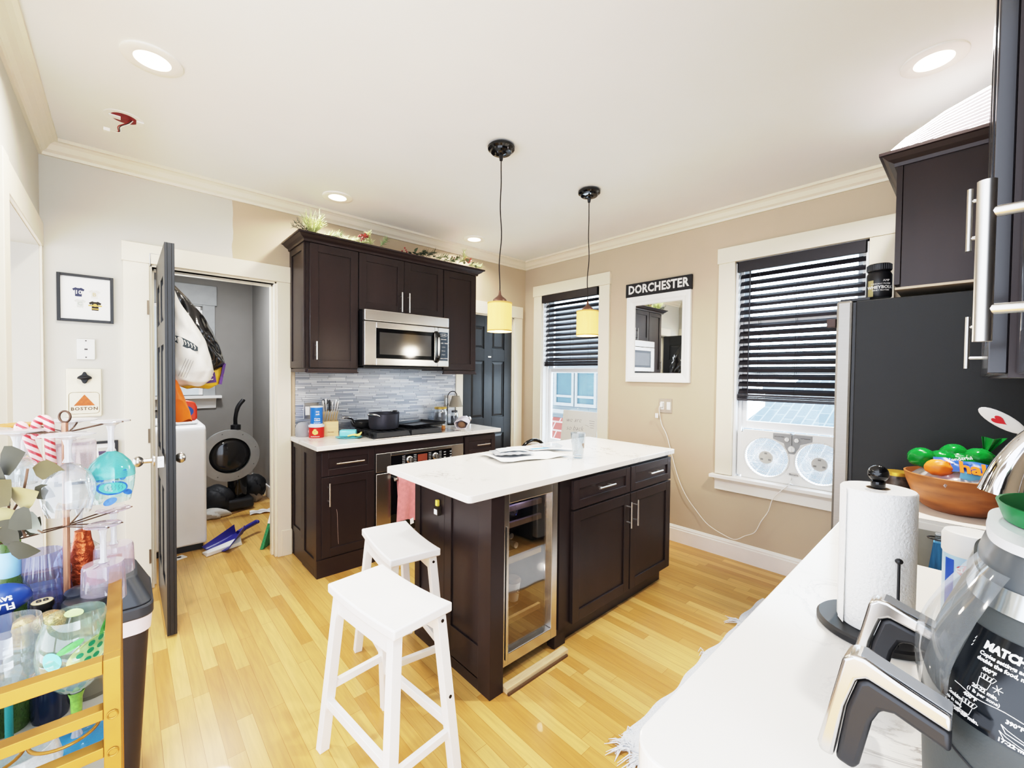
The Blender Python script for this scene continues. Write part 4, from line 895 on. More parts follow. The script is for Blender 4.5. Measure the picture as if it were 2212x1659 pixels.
l = bpy.data.lights.new('cooler_led', 'POINT'); l.energy = 0.8; l.color = (0.3, 0.36, 1.0); l.shadow_soft_size = 0.02
o = bpy.data.objects.new('cooler_led', l); COL.objects.link(o); o.location = (-2.06, -2.115, 0.84)
l = bpy.data.lights.new('cooler_fill', 'POINT'); l.energy = 1.1; l.color = (1.0, 0.96, 0.9); l.shadow_soft_size = 0.02  # added fill tucked behind the frame, brightens the cooler contents
o = bpy.data.objects.new('cooler_fill', l); COL.objects.link(o); o.location = (-1.897, -2.105, 0.42)
m = M(); m.box(-2.2, -2.08, -2.06, -2.03, 0.852, 0.859); m.o('led_strip', mat('blue_led', (60, 70, 255), 0.4, emit=7, ecol=(40, 50, 255)), t)
CANM = mat('silver_can', (206, 208, 212), 0.25, 0.9)
def can(name, label, p, axis, group, r=0.031, L=0.12, mm=None, cat='drink can'):
    t = thing(name, label, cat, p, group=group)
    R = {'z': Matrix.Identity(3), 'y': Matrix.Rotation(PI / 2, 3, 'X')}[axis]
    m = M(); m.lathe([(0, 0.004), (r * 0.78, 0.004), (r * 0.86, 0), (r, 0.01), (r, L - 0.014), (r * 0.82, L), (r * 0.78, L - 0.003), (0, L - 0.003)], p, 24, R); m.o('can_body', mm or CANM, t, smooth=35)
    m = M(); m.lathe([(0, L), (0.008, L), (0.008, L + 0.0015), (0, L + 0.0015)], p, 12, R); m.o('pull_tab', STEELH, t)
    return t
can('drink_can', 'silver can lying under the blue light on the cooler second shelf, post side', (-2.14, -1.93, 0.732), 'y', None)
can('drink_can', 'silver can lying on the cooler second shelf beside its neighbour, hinge side', (-2.05, -1.93, 0.732), 'y', None)
for i in range(3): can('drink_can', 'silver can lying in the blue lit top row of the wine cooler', (-2.19 + i * 0.075, -1.93, 0.812), 'y', 'cans in the blue lit top row of the cooler', r=0.03)
for i, (x, z) in enumerate(((-2.10, 0.557), (-2.035, 0.557), (-2.068, 0.61))):
    t = thing('glass_bottle', 'clear glass bottle lying in the pile on the third cooler shelf', 'bottle', (x, -1.9, z), group='clear bottles on the third cooler shelf')
    m = M(); m.lathe([(0, 0), (0.028, 0), (0.031, 0.006), (0.031, 0.12), (0.013, 0.16), (0.013, 0.2)], (x, -1.84, z), 20, Matrix.Rotation(PI / 2, 3, 'X')); m.o('body', glass('bottle_glass%d' % i, (236, 240, 236), body=0.25), t, smooth=40)
    m = M(); m.lathe([(0, 0.195), (0.015, 0.195), (0.015, 0.21), (0, 0.212)], (x, -1.84, z), 16, Matrix.Rotation(PI / 2, 3, 'X')); m.o('cap', STEELH, t, smooth=40)
t = thing('drink_carton', 'white carton standing on the third cooler shelf by the post', 'carton', (-2.19, -1.99, 0.525))
m = M(); m.box(-2.225, -2.155, -2.05, -1.98, 0.526, 0.66); m.prism([(-2.05, 0.66), (-1.98, 0.66), (-2.015, 0.685)], 'x', -2.225, -2.155); m.o('carton_body', mat('carton_white', (222, 222, 216), 0.6), t, bev=0.002)
m = M(); m.box(-2.2, -2.18, -2.0505, -2.05, 0.55, 0.64); m.o('printed_band', mat('carton_grey', (150, 152, 150), 0.6), t)
can('drink_can', 'pale pink can standing on the lowest cooler shelf', (-2.08, -1.98, 0.229), 'z', None, mm=mat('pink_silver_can', (222, 196, 190), 0.35, 0.5))
t = thing('coffee_cup', 'white takeaway cup with brown lid standing on the lowest cooler shelf', 'cup', (-1.98, -1.97, 0.229))
m = M(); m.lathe([(0, 0), (0.028, 0), (0.04, 0.1), (0, 0.1)], (-1.98, -1.97, 0.229), 24); m.o('cup_body', WHITEP, t, smooth=40)
m = M(); m.lathe([(0.042, 0.1), (0.042, 0.108), (0.034, 0.118), (0, 0.118)], (-1.98, -1.97, 0.229), 24); m.o('lid', mat('brown_lid', (92, 70, 54), 0.5), t, smooth=40)
m = M(); m.text('Q', 0.03, frameT((-1.98, -2.007, 0.285), (1, 0, 0), (0, 0, 1))); m.o('print', BLK, t)
# ---- tiny bottle magnet on the end panel
t = thing('hanging_bottle_magnet', 'tiny square bottle magnet with a yellow cap stuck on the island end panel', 'magnet', (-2.34, -1.80, 0.72))
m = M(); m.box(-2.353, -2.331, -1.822, -1.782, 0.715, 0.76); m.o('bottle', glass('magnet_glass', (190, 180, 170), body=0.5, bcol=(70, 60, 52)), t, bev=0.002)
m = M(); m.box(-2.3545, -2.353, -1.815, -1.79, 0.72, 0.745); m.o('paper_label', WHITEP, t)
m = M(); m.box(-2.35, -2.335, -1.811, -1.793, 0.76, 0.79); m.o('cap', mat('yellow_cap', (232, 208, 90), 0.5), t, bev=0.002)
# ---- things on the island
def sheet(f, nu, nv, name, mm, parent, solid=0.0012):
    m = M(); m.grid(f, nu, nv); return m.o(name, mm, parent, smooth=60, solid=solid)
PAPER = mat('white_paper', (246, 246, 246), 0.8, var=0.01)
t = thing('paper_napkin', 'crumpled white paper sheet spread under the plastic packet on the island', 'paper', (-1.7, -1.7, 0.92))
sheet(lambda u, v: (-1.90 + 0.46 * u - 0.06 * v, -1.57 - 0.27 * v - 0.1 * u, 0.9225 + 0.007 * abs(math.sin(u * 5 + v * 3)) * (0.4 + v) + (0.014 * (1 - u / 0.16) if u < 0.16 else 0)), 24, 14, 'sheet', PAPER, t)
t = thing('plastic_packet', 'grey clear plastic packet lying on the white paper on the island', 'packet', (-1.76, -1.67, 0.935))
m = M(); T = Matrix.Translation((-1.745, -1.69, 0.943)) @ Matrix.Rotation(rad(-27), 4, 'Z')
m.grid(lambda u, v: T @ Vector((-0.12 + 0.24 * u, -0.085 + 0.17 * v, 0.016 * math.sin(PI * u) ** 0.5 * math.sin(PI * v) ** 0.5 + 0.002 * math.sin(u * 30 + v * 9))), 18, 14); m.grid(lambda u, v: T @ Vector((-0.12 + 0.24 * u, -0.085 + 0.17 * v, -0.006 * math.sin(PI * u) ** 0.5 * math.sin(PI * v) ** 0.5 - 0.001)), 10, 8)
m.o('pouch', mat('grey_cellophane', (176, 180, 186), 0.25, var=0.25, scale=30, spec=0.8), t, smooth=60)
m = M(); m.grid(lambda u, v: T @ Vector((-0.085 + 0.17 * u, -0.06 + 0.12 * v, 0.0185 - 0.006 * (2 * u - 1) ** 2)), 6, 4); m.o('printed_insert', mat('packet_print', (214, 222, 234), 0.4, var=0.35, scale=24), t)
t = thing('mail_flyer', 'printed mail flyer with blue and orange marks lying beyond the packet on the island', 'flyer', (-1.53, -1.66, 0.928))
sheet(lambda u, v: (-1.62 + 0.27 * u + 0.06 * v, -1.50 - 0.2 * v - 0.16 * u, 0.933 + 0.006 * math.sin(u * 4) + 0.012 * v * (1 - v)), 14, 10, 'sheet', mat('flyer_print', (236, 236, 238), 0.5, var=0.08, scale=18), t)
for nm, c, a, b in (('blue_block', (80, 158, 214), 0.05, 0.74), ('orange_block', (226, 178, 130), 0.3, 0.4), ('lilac_block', (176, 186, 222), 0.3, 0.08)):
    sheet(lambda u, v: (-1.62 + 0.27 * (a + 0.4 * u) + 0.06 * (b + 0.14 * v), -1.50 - 0.2 * (b + 0.14 * v) - 0.16 * (a + 0.4 * u), 0.9345 + 0.006 * math.sin((a + 0.4 * u) * 4) + 0.012 * (b + 0.14 * v) * (1 - b - 0.14 * v)), 5, 3, nm, mat(nm, c, 0.5), t, solid=0.0004)
t = thing('clear_container', 'low clear plastic tray lying at the window end of the mail flyer', 'tray', (-1.4, -1.73, 0.925))
T = Matrix.Translation((-1.405, -1.70, 0.936)) @ Matrix.Rotation(rad(-25), 4, 'Z'); m = M(T)
m.hexa([(-0.06, -0.045, 0), (0.06, -0.045, 0), (0.06, 0.045, 0), (-0.06, 0.045, 0)], [(-0.07, -0.055, 0.02), (0.07, -0.055, 0.02), (0.07, 0.055, 0.02), (-0.07, 0.055, 0.02)]); m.o('shell', glass('tray_plastic', (236, 240, 244), body=0.2), t, bev=0.004)
t = thing('pint_glass', 'empty pint glass with etched lettering standing alone on the island', 'glass', (-1.475, -1.985, 0.92))
PG = (-1.478, -1.992)
m = M(); m.lathe([(0, 0.0), (0.029, 0.0), (0.031, 0.004), (0.0455, 0.15), (0.0435, 0.15), (0.0295, 0.016), (0, 0.013)], (*PG, 0.921), 36); m.o('tumbler', glass('pint_glass_clear', (240, 244, 246), fres=0.5, body=0.1, bcol=(190, 200, 208)), t, smooth=40)
m = M(); m.text('BOSTON', 0.024, Matrix.Translation((PG[0], PG[1], 1.0)) @ Matrix.Rotation(rad(-62), 4, 'Z') @ frameT((0, -0.0386, 0), (0, 0, 1), (-1, 0, 0))); m.o('etched_lettering', mat('etched_grey', (186, 190, 196), 0.6), t)
m = M(); T = lab((PG[0], PG[1]), 1.005, 0.041, rad(-5)); disc(m, T, 0, 0, 0.008, 0.01, 0.041); disc(m, T, 0.004, -0.014, 0.005, 0.008, 0.04); m.o('emblem', mat('etched_brown', (150, 132, 118), 0.6), t)
# ---- chair behind the island
t = thing('bentwood_chair', 'black round backed chair tucked in behind the island', 'chair', (-1.05, -1.05, 0))
m = M(); ar = [(-0.205 * math.cos(a), -0.19 + 0.0 * a, 0.46 + 0.43 * math.sin(a) ** 0.6) for a in [PI * k / 20 for k in range(21)]]
m.tube([Vector((-1.05 + x, -1.19, z)) for x, y, z in ar], 0.013, 10); m.o('back_hoop', BLKG, t, smooth=60)
m = M(); m.grid(lambda u, v: (-1.05 + (u - 0.5) * 0.34, -1.19 - 0.02 * math.sin(PI * u), 0.74 + 0.1 * v), 8, 2); m.o('back_rail', BLKG, t, solid=0.012)
m = M(); m.lathe([(0, 0), (0.19, 0), (0.205, 0.008), (0.205, 0.022), (0.19, 0.03), (0, 0.026)], (-1.05, -1.0, 0.44), 32); m.o('seat', BLKG, t, smooth=40)
for sx in (-1, 1):
    for sy in (-1, 1):
        m = M(); m.tube([(-1.05 + sx * 0.14, -1.0 + sy * 0.13, 0.45), (-1.05 + sx * 0.18, -1.0 + sy * 0.18, 0.0)], [0.014, 0.011], 10); m.o('leg', BLKG, t, smooth=60)
# ================================================================== STOOLS
STW = mat('white_stool_paint', (245, 242, 238), 0.42, var=0.02, scale=8)
def stool(label, loc, rz, lab2=None):
    t = thing('saddle_stool', label, 'stool', (0, 0, 0), group=None)
    m = M()
    def top(u): return 0.612 + 0.012 * (2 * u - 1) ** 2
    n = 14; hw, hl = 0.117, 0.222
    ring = []
    for i in range(n + 1):
        u = i / n; y = -hl + 2 * hl * u; ring.append([m.v((-hw, y, top(u) - 0.034)), m.v((hw, y, top(u) - 0.034)), m.v((hw, y, top(u))), m.v((-hw, y, top(u)))])
    m.face(ring[0][::-1]); m.face(ring[-1])
    for a, b in zip(ring, ring[1:]):
        for k in range(4): m.face([a[k], a[(k + 1) % 4], b[(k + 1) % 4], b[k]])
    m.o('seat', STW, t, bev=0.006, smooth=40, seg=3)
    tx, ty, bx, by, w = 0.088, 0.182, 0.135, 0.222, 0.018
    def legp(sx, sy, z):
        k = z / 0.585; return sx * (bx + (tx - bx) * k), sy * (by + (ty - by) * k)
    for sx in (-1, 1):
        for sy in (-1, 1):
            m = M(); a = legp(sx, sy, 0); b = legp(sx, sy, 0.59)
            q = lambda c, z: [(c[0] - w, c[1] - w, z), (c[0] + w, c[1] - w, z), (c[0] + w, c[1] + w, z), (c[0] - w, c[1] + w, z)]
            m.hexa(q(a, 0), q(b, 0.585)); lg = m.o('leg', STW, t, bev=0.002)
            if sy < 0:
                for z in ((0.29, 0.56) if sx > 0 else (0.13,)):
                    c = legp(sx, sy, z); m = M(); m.cyl((c[0], c[1] - w - 0.0015, z), (c[0], c[1] - w + 0.002, z), 0.006, n=12); m.o('screw_head', DARKM, lg)
    def bar(s0, s1, z, h, th, name):
        a, b = legp(*s0, z), legp(*s1, z); m = M(); a = Vector((*a, z)); b = Vector((*b, z)); d = (b - a).normalized(); s = Vector((-d.y, d.x, 0)) * th
        v = Vector((0, 0, h)); m.hexa([a - s - v, b - s - v, b + s - v, a + s - v], [a - s + v, b - s + v, b + s + v, a + s + v]); m.o(name, STW, t, bev=0.002)
    for sx in (-1, 1): bar((sx, -1), (sx, 1), 0.545, 0.026, 0.01, 'apron'); bar((sx, -1), (sx, 1), 0.185, 0.016, 0.011, 'stretcher')
    for sy in (-1, 1): bar((-1, sy), (1, sy), 0.16 if sy < 0 else 0.24, 0.014, 0.01, 'stretcher')
    t.location = loc; t.rotation_euler = (0, 0, rz)
    return t
st = stool('white wooden saddle stool standing out on the open floor', (-2.79, -2.175, 0), rad(6))
dup(st, (-2.515, -1.735, 0), rad(-8), 'white wooden saddle stool tucked against the island end, partly behind the other')
# ================================================================== PENDANTS
SHADE = mat('glowing_linen_shade', (226, 184, 104), 0.9, var=0.1, scale=60, stretch=(1, 1, 0.1), emit=0.55, ecol=(255, 204, 108))
def pendant(label, x, y, r, z0, z1, en):
    t = thing('pendant_light', label, 'pendant lamp', (x, y, CZ), group=None)
    m = M(); m.lathe([(0, -0.004), (0.07, -0.004), (0.078, -0.012), (0.076, -0.024), (0.062, -0.032), (0.058, -0.042), (0.036, -0.046), (0.03, -0.054), (0.014, -0.058), (0.009, -0.085), (0, -0.086)], (x, y, CZ), 36); m.o('canopy', BLKG, t, smooth=35)
    m = M(); pts = []
    for k in range(25):
        u = k / 24; pts.append((x + 0.008 * math.sin(u * 13) * math.sin(PI * u), y + 0.006 * math.sin(u * 9 + 1) * math.sin(PI * u), CZ - 0.08 + (z1 + 0.06 - CZ + 0.08) * u))
    m.tube(pts, 0.0032, 8); m.o('cord', DARKM, t, smooth=60)
    m = M(); m.lathe([(0, 0.07), (0.005, 0.07), (0.009, 0.045), (0.016, 0.036), (0.036, 0.02), (0.04, 0.012), (0.04, 0.002), (0, 0.002)], (x, y, z1), 28); m.o('socket_cap', mat('bronze_cap', (110, 82, 70), 0.4, 0.6), t, smooth=40)
    m = M(); m.lathe([(0.04, z1 - z0), (r - 0.004, z1 - z0), (r, z1 - z0 - 0.004), (r, 0.002), (r - 0.002, 0)], (x, y, z0), 40); m.o('lamp_shade', SHADE, t, smooth=40)
    m = M(); m.lathe([(0, 0.012), (r - 0.006, 0.012), (r - 0.006, 0.016), (0, 0.016)], (x, y, z0), 40); m.o('diffuser', mat('white_diffuser', (255, 252, 244), 0.5, emit=6, ecol=(255, 246, 228)), t)
    m = M(); m.lathe([(r - 0.003, 0), (r + 0.0015, 0), (r + 0.0015, 0.008), (r - 0.003, 0.008)], (x, y, z0), 40); m.lathe([(r - 0.003, z1 - z0 - 0.008), (r + 0.0015, z1 - z0 - 0.008), (r + 0.0015, z1 - z0), (r - 0.003, z1 - z0)], (x, y, z0), 40); m.o('shade_trim', mat('golden_trim', (206, 160, 84), 0.7), t, smooth=40)
    l = bpy.data.lights.new('pendant_lamp', 'POINT'); l.energy = en; l.color = (1, 0.9, 0.76); l.shadow_soft_size = 0.06
    o = bpy.data.objects.new('pendant_lamp', l); COL.objects.link(o); o.location = (x, y, z0 - 0.03)
pendant('drum pendant lamp hanging on a dark cord over the stove side of the island', -1.893, -1.741, 0.07, 1.662, 1.828, 5)
pendant('drum pendant lamp hanging in front of the window by the black door', -1.06, -1.727, 0.077, 1.696, 1.872, 9)
# ---- open ceiling box where a detector was
t = thing('open_ceiling_box', 'open round ceiling box with red lining and loose wires hanging out', 'electrical box', (-3.477, -0.593, CZ))
m = M(); m.lathe([(0.052, -0.001), (0.078, -0.003), (0.08, 0), (0.052, 0.0)], (-3.477, -0.593, CZ), 36); m.o('paint_ring', WHITEP, t, smooth=40)
m = M(); m.lathe([(0.053, -0.0012), (0.053, -0.002), (0, -0.0022)], (-3.477, -0.593, CZ), 32); m.o('box_back', mat('red_box', (130, 26, 30), 0.6, var=0.3, scale=40), t)
for bb in ((-3.535, -3.49, -0.61, -0.575, CZ - 0.008, CZ - 0.0022), (-3.43, -3.40, -0.62, -0.57, CZ - 0.01, CZ - 0.0022)): m = M(); m.box(*bb); m.o('bracket', WHITEP, t, bev=0.002)
for c, dx in (((150, 40, 36), 0), ((60, 34, 30), 0.006), ((236, 232, 224), 0.012)):
    m = M(); m.tube(catmull([(-3.455 + dx, -0.6, CZ - 0.004), (-3.47 + dx, -0.61, CZ - 0.03), (-3.5 + dx, -0.605, CZ - 0.055), (-3.5 + dx * 0.6, -0.61, CZ - 0.085), (-3.53, -0.615, CZ - 0.092)], 5), 0.0022, 6); m.o('wire', mat('wire_%d' % c[0], c, 0.5), t, smooth=60)
m = M(); m.box(-3.555, -3.53, -0.625, -0.605, CZ - 0.1, CZ - 0.084); m.o('plug', WHITEP, t, bev=0.002)
# ================================================================== RIGHT WALL
MW = mat('white_mirror_frame', (246, 246, 244), 0.4, var=0.01)
t = thing('wall_mirror', 'white framed rectangular mirror hanging under the name sign', 'mirror', (0, -1.69, 1.36))
y0, y1, z0, z1 = -1.99, -1.387, 1.362, 2.138
m = M()
pf = [(0, 0), (0.028, 0), (0.03, 0.02), (0.026, 0.042), (0.018, 0.056), (0.014, 0.075), (0.004, 0.082), (0, 0.082)]
q = []
for d_, w_ in pf: q.append([m.v((-0.002 - d_, y0 + w_, z0 + w_)), m.v((-0.002 - d_, y1 - w_, z0 + w_)), m.v((-0.002 - d_, y1 - w_, z1 - w_)), m.v((-0.002 - d_, y0 + w_, z1 - w_))])
for a, b in zip(q, q[1:]):
    for k in range(4): m.face([a[k], a[(k + 1) % 4], b[(k + 1) % 4], b[k]])
m.o('frame', MW, t)
m = M(); m.box(-0.008, -0.003, y0 + 0.078, y1 - 0.078, z0 + 0.078, z1 - 0.078); m.o('mirror_glass', mat('silvered_glass', (232, 236, 236), 0.015, 1.0, var=0.002), t)
t = thing('name_sign', 'long black wooden sign with white DORCHESTER lettering above the mirror', 'sign', (0, -1.69, 2.14))
m = M(); m.box(-0.026, -0.002, -1.995, -1.372, 2.14, 2.262); m.o('board', mat('black_board', (34, 33, 36), 0.7, var=0.1), t, bev=0.002)
m = M(); m.text('DORCHESTER', 0.092, FACE_W((-0.0265, -1.684, 2.201)) @ Matrix.Diagonal((0.93, 1.12, 1, 1)), 0.0008, bold=0.0032, space=1.08); m.o('lettering', WHITEP, t)
PLM = mat('nickel_plate', (190, 178, 164), 0.4, 0.4)
TW = Matrix.Rotation(-PI / 2, 4, 'Z')
outlet('wall_outlet', 'nickel outlet plate with a white plug on the wall under the mirror', 1.775, 1.158, 0.115, 'rs', y=-0.002, T=TW, mm=PLM)
CORDW = mat('white_cord_plastic', (244, 242, 238), 0.45, var=0.01)
t = thing('fan_cord', 'white power cord sagging from the outlet under the mirror to the window fan', 'cord', (0, -2.2, 0.2))
m = M(); m.tube(catmull([(-0.03, -1.748, 1.17), (-0.04, -1.735, 1.13), (-0.025, -1.75, 1.0), (-0.02, -1.8, 0.9), (-0.02, -1.86, 0.7), (-0.02, -1.91, 0.55), (-0.025, -1.98, 0.42), (-0.02, -2.07, 0.31), (-0.03, -2.17, 0.225), (-0.03, -2.3, 0.175), (-0.04, -2.38, 0.17), (-0.05, -2.45, 0.22), (-0.06, -2.52, 0.27), (-0.06, -2.56, 0.36), (-0.075, -2.61, 0.45), (-0.085, -2.64, 0.55), (-0.085, -2.7, 0.63), (-0.06, -2.73, 0.665), (0.0, -2.725, 0.685), (0.033, -2.72, 0.70)], 5), 0.0032, 8); m.o('cable', CORDW, t, smooth=60)
m = M(); m.box(-0.035, -0.012, -1.76, -1.736, 1.145, 1.185); m.o('plug', CORDW, t, bev=0.003)
m = M(); m.box(-0.044, -0.0425, -1.728, -1.7, 1.05, 1.09); m.o('warning_tag', WHITEP, t)
# window fan
FANW = mat('fan_white_plastic', (240, 240, 238), 0.4, var=0.01)
t = thing('window_fan', 'white twin window fan with grey control panel in the window beside the fridge', 'fan', (0.05, -2.72, 0.65))
y0, y1, z0, z1 = -3.065, -2.385, 0.648, 1.015; FR = 0.142
m = M(); c1_, c2_ = -2.555, -2.885; zc_ = 0.82
def holed(m, xa, xb):
    n = 48
    for cy, ya, yb in ((c1_, (c1_ + c2_) / 2, y1), (c2_, y0, (c1_ + c2_) / 2)):
        inn, outp = [], []
        for k in range(n):
            a = 2 * PI * k / n; dy, dz = math.cos(a), math.sin(a)
            s = min(((yb - cy) / dy if dy > 1e-6 else (ya - cy) / dy if dy < -1e-6 else 9), ((z1 - zc_) / dz if dz > 1e-6 else (z0 - zc_) / dz if dz < -1e-6 else 9))
            inn.append((cy + FR * dy, zc_ + FR * dz)); outp.append((cy + s * dy, zc_ + s * dz))
        for x in (xa, xb):
            A = [m.v((x, *p)) for p in inn]; B = [m.v((x, *p)) for p in outp]
            for k in range(n): m.face([A[k], A[(k + 1) % n], B[(k + 1) % n], B[k]])
        A = [m.v((xa, *p)) for p in inn]; B = [m.v((xb, *p)) for p in inn]
        for k in range(n): m.face([A[k], A[(k + 1) % n], B[(k + 1) % n], B[k]])
    for a, b in (((y0, z0), (y1, z0)), ((y1, z0), (y1, z1)), ((y1, z1), (y0, z1)), ((y0, z1), (y0, z0))): m.poly([(xa, *a), (xa, *b), (xb, *b), (xb, *a)])
holed(m, 0.03, 0.066); m.o('housing', FANW, t)
for cy in (c1_, c2_):
    m = M()
    for k in range(56):
        a0 = 2 * PI * k / 56; m.tube([(0.034, cy + r_ * math.cos(a0 + tw), zc_ + r_ * math.sin(a0 + tw)) for r_, tw in ((0.045, 0), (0.075, 0.16), (0.11, 0.42), (FR, 0.75))], 0.0021, 4)
    for r_ in (FR + 0.004, FR + 0.009): m.tube([(0.028, cy + r_ * math.cos(2 * PI * k / 40), zc_ + r_ * math.sin(2 * PI * k / 40)) for k in range(40)], 0.003, 6, closed=True)
    m.o('grille', FANW, t, smooth=60)
    m = M(); m.lathe([(0, 0), (0.046, 0), (0.048, 0.004), (0.048, 0.012), (0, 0.012)], (0.026, cy, zc_), 28, Matrix.Rotation(PI / 2, 3, 'Y')); hub = m.o('hub', mat('fan_grey', (196, 196, 192), 0.4), t, smooth=40)
    m = M()
    for k in range(3): a = PI / 2 + k * 2 * PI / 3; m.box(0.0245, 0.026, cy + 0.03 * math.cos(a) - 0.009, cy + 0.03 * math.cos(a) + 0.009, zc_ + 0.03 * math.sin(a) - 0.006, zc_ + 0.03 * math.sin(a) + 0.006)
    m.o('embossed_marks', mat('fan_dark_grey', (140, 140, 138), 0.5), hub)
    m = M()
    for k in range(5):
        a = 2 * PI * k / 5 + cy
        m.grid(lambda u, v: (0.045 + 0.014 * v, cy + (0.04 + 0.09 * u) * math.cos(a + 0.5 * v + 0.4 * u), zc_ + (0.04 + 0.09 * u) * math.sin(a + 0.5 * v + 0.4 * u)), 6, 3)
    m.o('blade', glass('fan_blade_plastic', (226, 236, 244), body=0.12, bcol=(150, 165, 178)), t, smooth=60)
FG = mat('fan_panel_grey', (150, 152, 154), 0.4)
m = M(); m.prism([(-2.60, 1.008), (-2.60, 0.965), (-2.67, 0.94), (-2.685, 0.885), (-2.705, 0.868), (-2.735, 0.868), (-2.755, 0.885), (-2.77, 0.94), (-2.84, 0.965), (-2.84, 1.008)], 'x', 0.026, 0.031); pn = m.o('control_panel', FG, t, bev=0.001)
for y, z, r_ in ((-2.69, 0.968, 0.016), (-2.75, 0.968, 0.016), (-2.72, 0.903, 0.023)):
    m = M(); m.lathe([(0, 0), (r_, 0), (r_, 0.004), (r_ * 0.8, 0.012), (0, 0.012)], (0.026, y, z), 20, Matrix.Rotation(-PI / 2, 3, 'Y')); m.box(0.008, 0.018, y - 0.002, y + 0.002, z - r_ * 0.7, z + r_ * 0.7); m.o('dial', FANW, pn, smooth=40)
for tx_, y_ in (('OFF LOW HIGH', -2.64), ('OUT EXCH IN', -2.80)): m = M(); m.text(tx_, 0.009, FACE_W((0.0255, y_, 0.985))); m.o('lettering', BLK, pn)
m = M(); m.box(0.0253, 0.026, -2.7215, -2.7185, 0.93, 1.0); m.o('divider_line', BLK, pn)
m = M(); m.T = Matrix.Identity(4); m.lathe([(0, 0), (0.026, 0), (0.026, 0.002), (0, 0.002)], (0, 0, 0), 28); 
for v in m.b.verts: v.co = Vector((0.029 - v.co.z, -2.735 + v.co.y * 1.5, 0.722 + v.co.x * 0.55))
bd = m.o('badge', mat('badge_silver', (206, 206, 204), 0.35, 0.4), t)
m = M(); m.text('Bionaire', 0.016, FACE_W((0.0265, -2.735, 0.722))); m.o('lettering', BLK, bd)
m = M(); m.box(0.032, 0.06, y1, y1 + 0.032, 0.66, 1.0); m.o('extender_panel', FANW, t, bev=0.002)
# whiteboard with writing standing on the sill
t = thing('whiteboard', 'grey white board with handwriting leaning in the window by the black door', 'whiteboard', (-0.02, -0.83, 0.647))
T = Matrix.Translation((-0.036, -0.82, 0.6475)) @ Matrix.Rotation(rad(-2), 4, 'Z') @ Matrix.Rotation(rad(8), 4, 'Y')
m = M(T); m.box(-0.004, 0.004, -0.238, 0.232, 0.0, 0.40); m.o('board', mat('board_grey_white', (216, 214, 208), 0.35, var=0.02), t, bev=0.002)
m = M(T)
for s, y, z, a, sz in (('we are', 0.075, 0.30, 3, 0.072), ('so back', 0.05, 0.215, 2, 0.072), ('crazy', -0.0, 0.135, 6, 0.06)):
    m.text(s, sz, frameT((-0.0045, y, z), (0, -math.cos(rad(a)), math.sin(rad(a))), (0, math.sin(rad(a)), math.cos(rad(a)))), 0.0003, shear=0.25, bold=-0.0016, space=1.05)
for k in range(4): m.box(-0.0048, -0.0042, -0.2, -0.15 + 0.006 * k, 0.24 + k * 0.022, 0.2425 + k * 0.022)
m.tube([(-0.0045, -0.135, 0.25), (-0.0045, -0.1, 0.26), (-0.0045, -0.085, 0.26)], 0.0012, 4); m.o('handwriting', mat('grey_marker_ink', (96, 96, 102), 0.7), t)
for i, (c, nm) in enumerate((((190, 44, 48), 'red'), ((96, 60, 150), 'purple'), ((38, 36, 44), 'black'))):
    p = T @ Vector((-0.014, -0.125 - i * 0.021, 0.085)); k = thing('dry_erase_marker', f'short {nm} marker clipped upright on the whiteboard', 'marker', p)
    m = M(); m.cyl(p, p + Vector((0.006, 0, 0.045)), 0.0085, n=14); m.o('barrel', mat('marker_' + nm, c, 0.4), k, smooth=40); m = M(); m.cyl(p + Vector((0.006, 0, 0.045)), p + Vector((0.008, 0, 0.062)), 0.0075, 0.006, n=14); m.o('cap', BLK if i else WHITEP, k, smooth=40)
# ================================================================== SINK COUNTER
t = thing('sink_counter', 'long veined quartz counter running from the air fryer past the sink to the fridge', 'countertop', (-1.98, -3.6, 0.89))
m = M(); X0, X1, Y0, Y1 = -2.99, -0.985, -3.94, -3.287; sx0, sx1, sy0, sy1 = -1.93, -1.40, -3.80, -3.36
r = 0.045; arc = [(X0 + r - r * math.cos(rad(9 * k)), Y1 - r + r * math.sin(rad(9 * k))) for k in range(11)]
m.prism([(X0, Y0)] + arc + [(sx0, Y1), (sx0, Y0)], 'z', 0.882, 0.92)
m.box(sx1, X1, Y0, Y1, 0.882, 0.92); m.box(sx0, sx1, Y0, sy0, 0.882, 0.92); m.box(sx0, sx1, sy1, Y1, 0.882, 0.92)
bmesh.ops.remove_doubles(m.b, verts=m.b.verts[:], dist=1e-5)
m.o('slab', QUARTZ, t, bev=0.003)
t = thing('sink', 'undermounted steel sink basin set in the long counter', 'sink', (-1.66, -3.58, 0.7))
m = M(); z0, z1 = 0.70, 0.882; e = 0.012
m.box(sx0 - e, sx1 + e, sy0 - e, sy1 + e, z0 - 0.004, z0); m.box(sx0 - e, sx0, sy0 - e, sy1 + e, z0, z1); m.box(sx1, sx1 + e, sy0 - e, sy1 + e, z0, z1); m.box(sx0, sx1, sy0 - e, sy0, z0, z1); m.box(sx0, sx1, sy1, sy1 + e, z0, z1)
m.o('basin', mat('satin_sink_steel', (176, 172, 162), 0.45, 0.7, var=0.12, scale=9), t)
m = M(); m.lathe([(0, 0), (0.04, 0), (0.045, 0.003), (0.03, 0.004), (0, 0.002)], (-1.66, -3.58, z0), 24); m.o('drain', CHROME, t, smooth=40)
t = thing('base_cabinet', 'long dark base cupboard carrying the sink counter', 'cabinet', (-1.98, -3.6, 0))
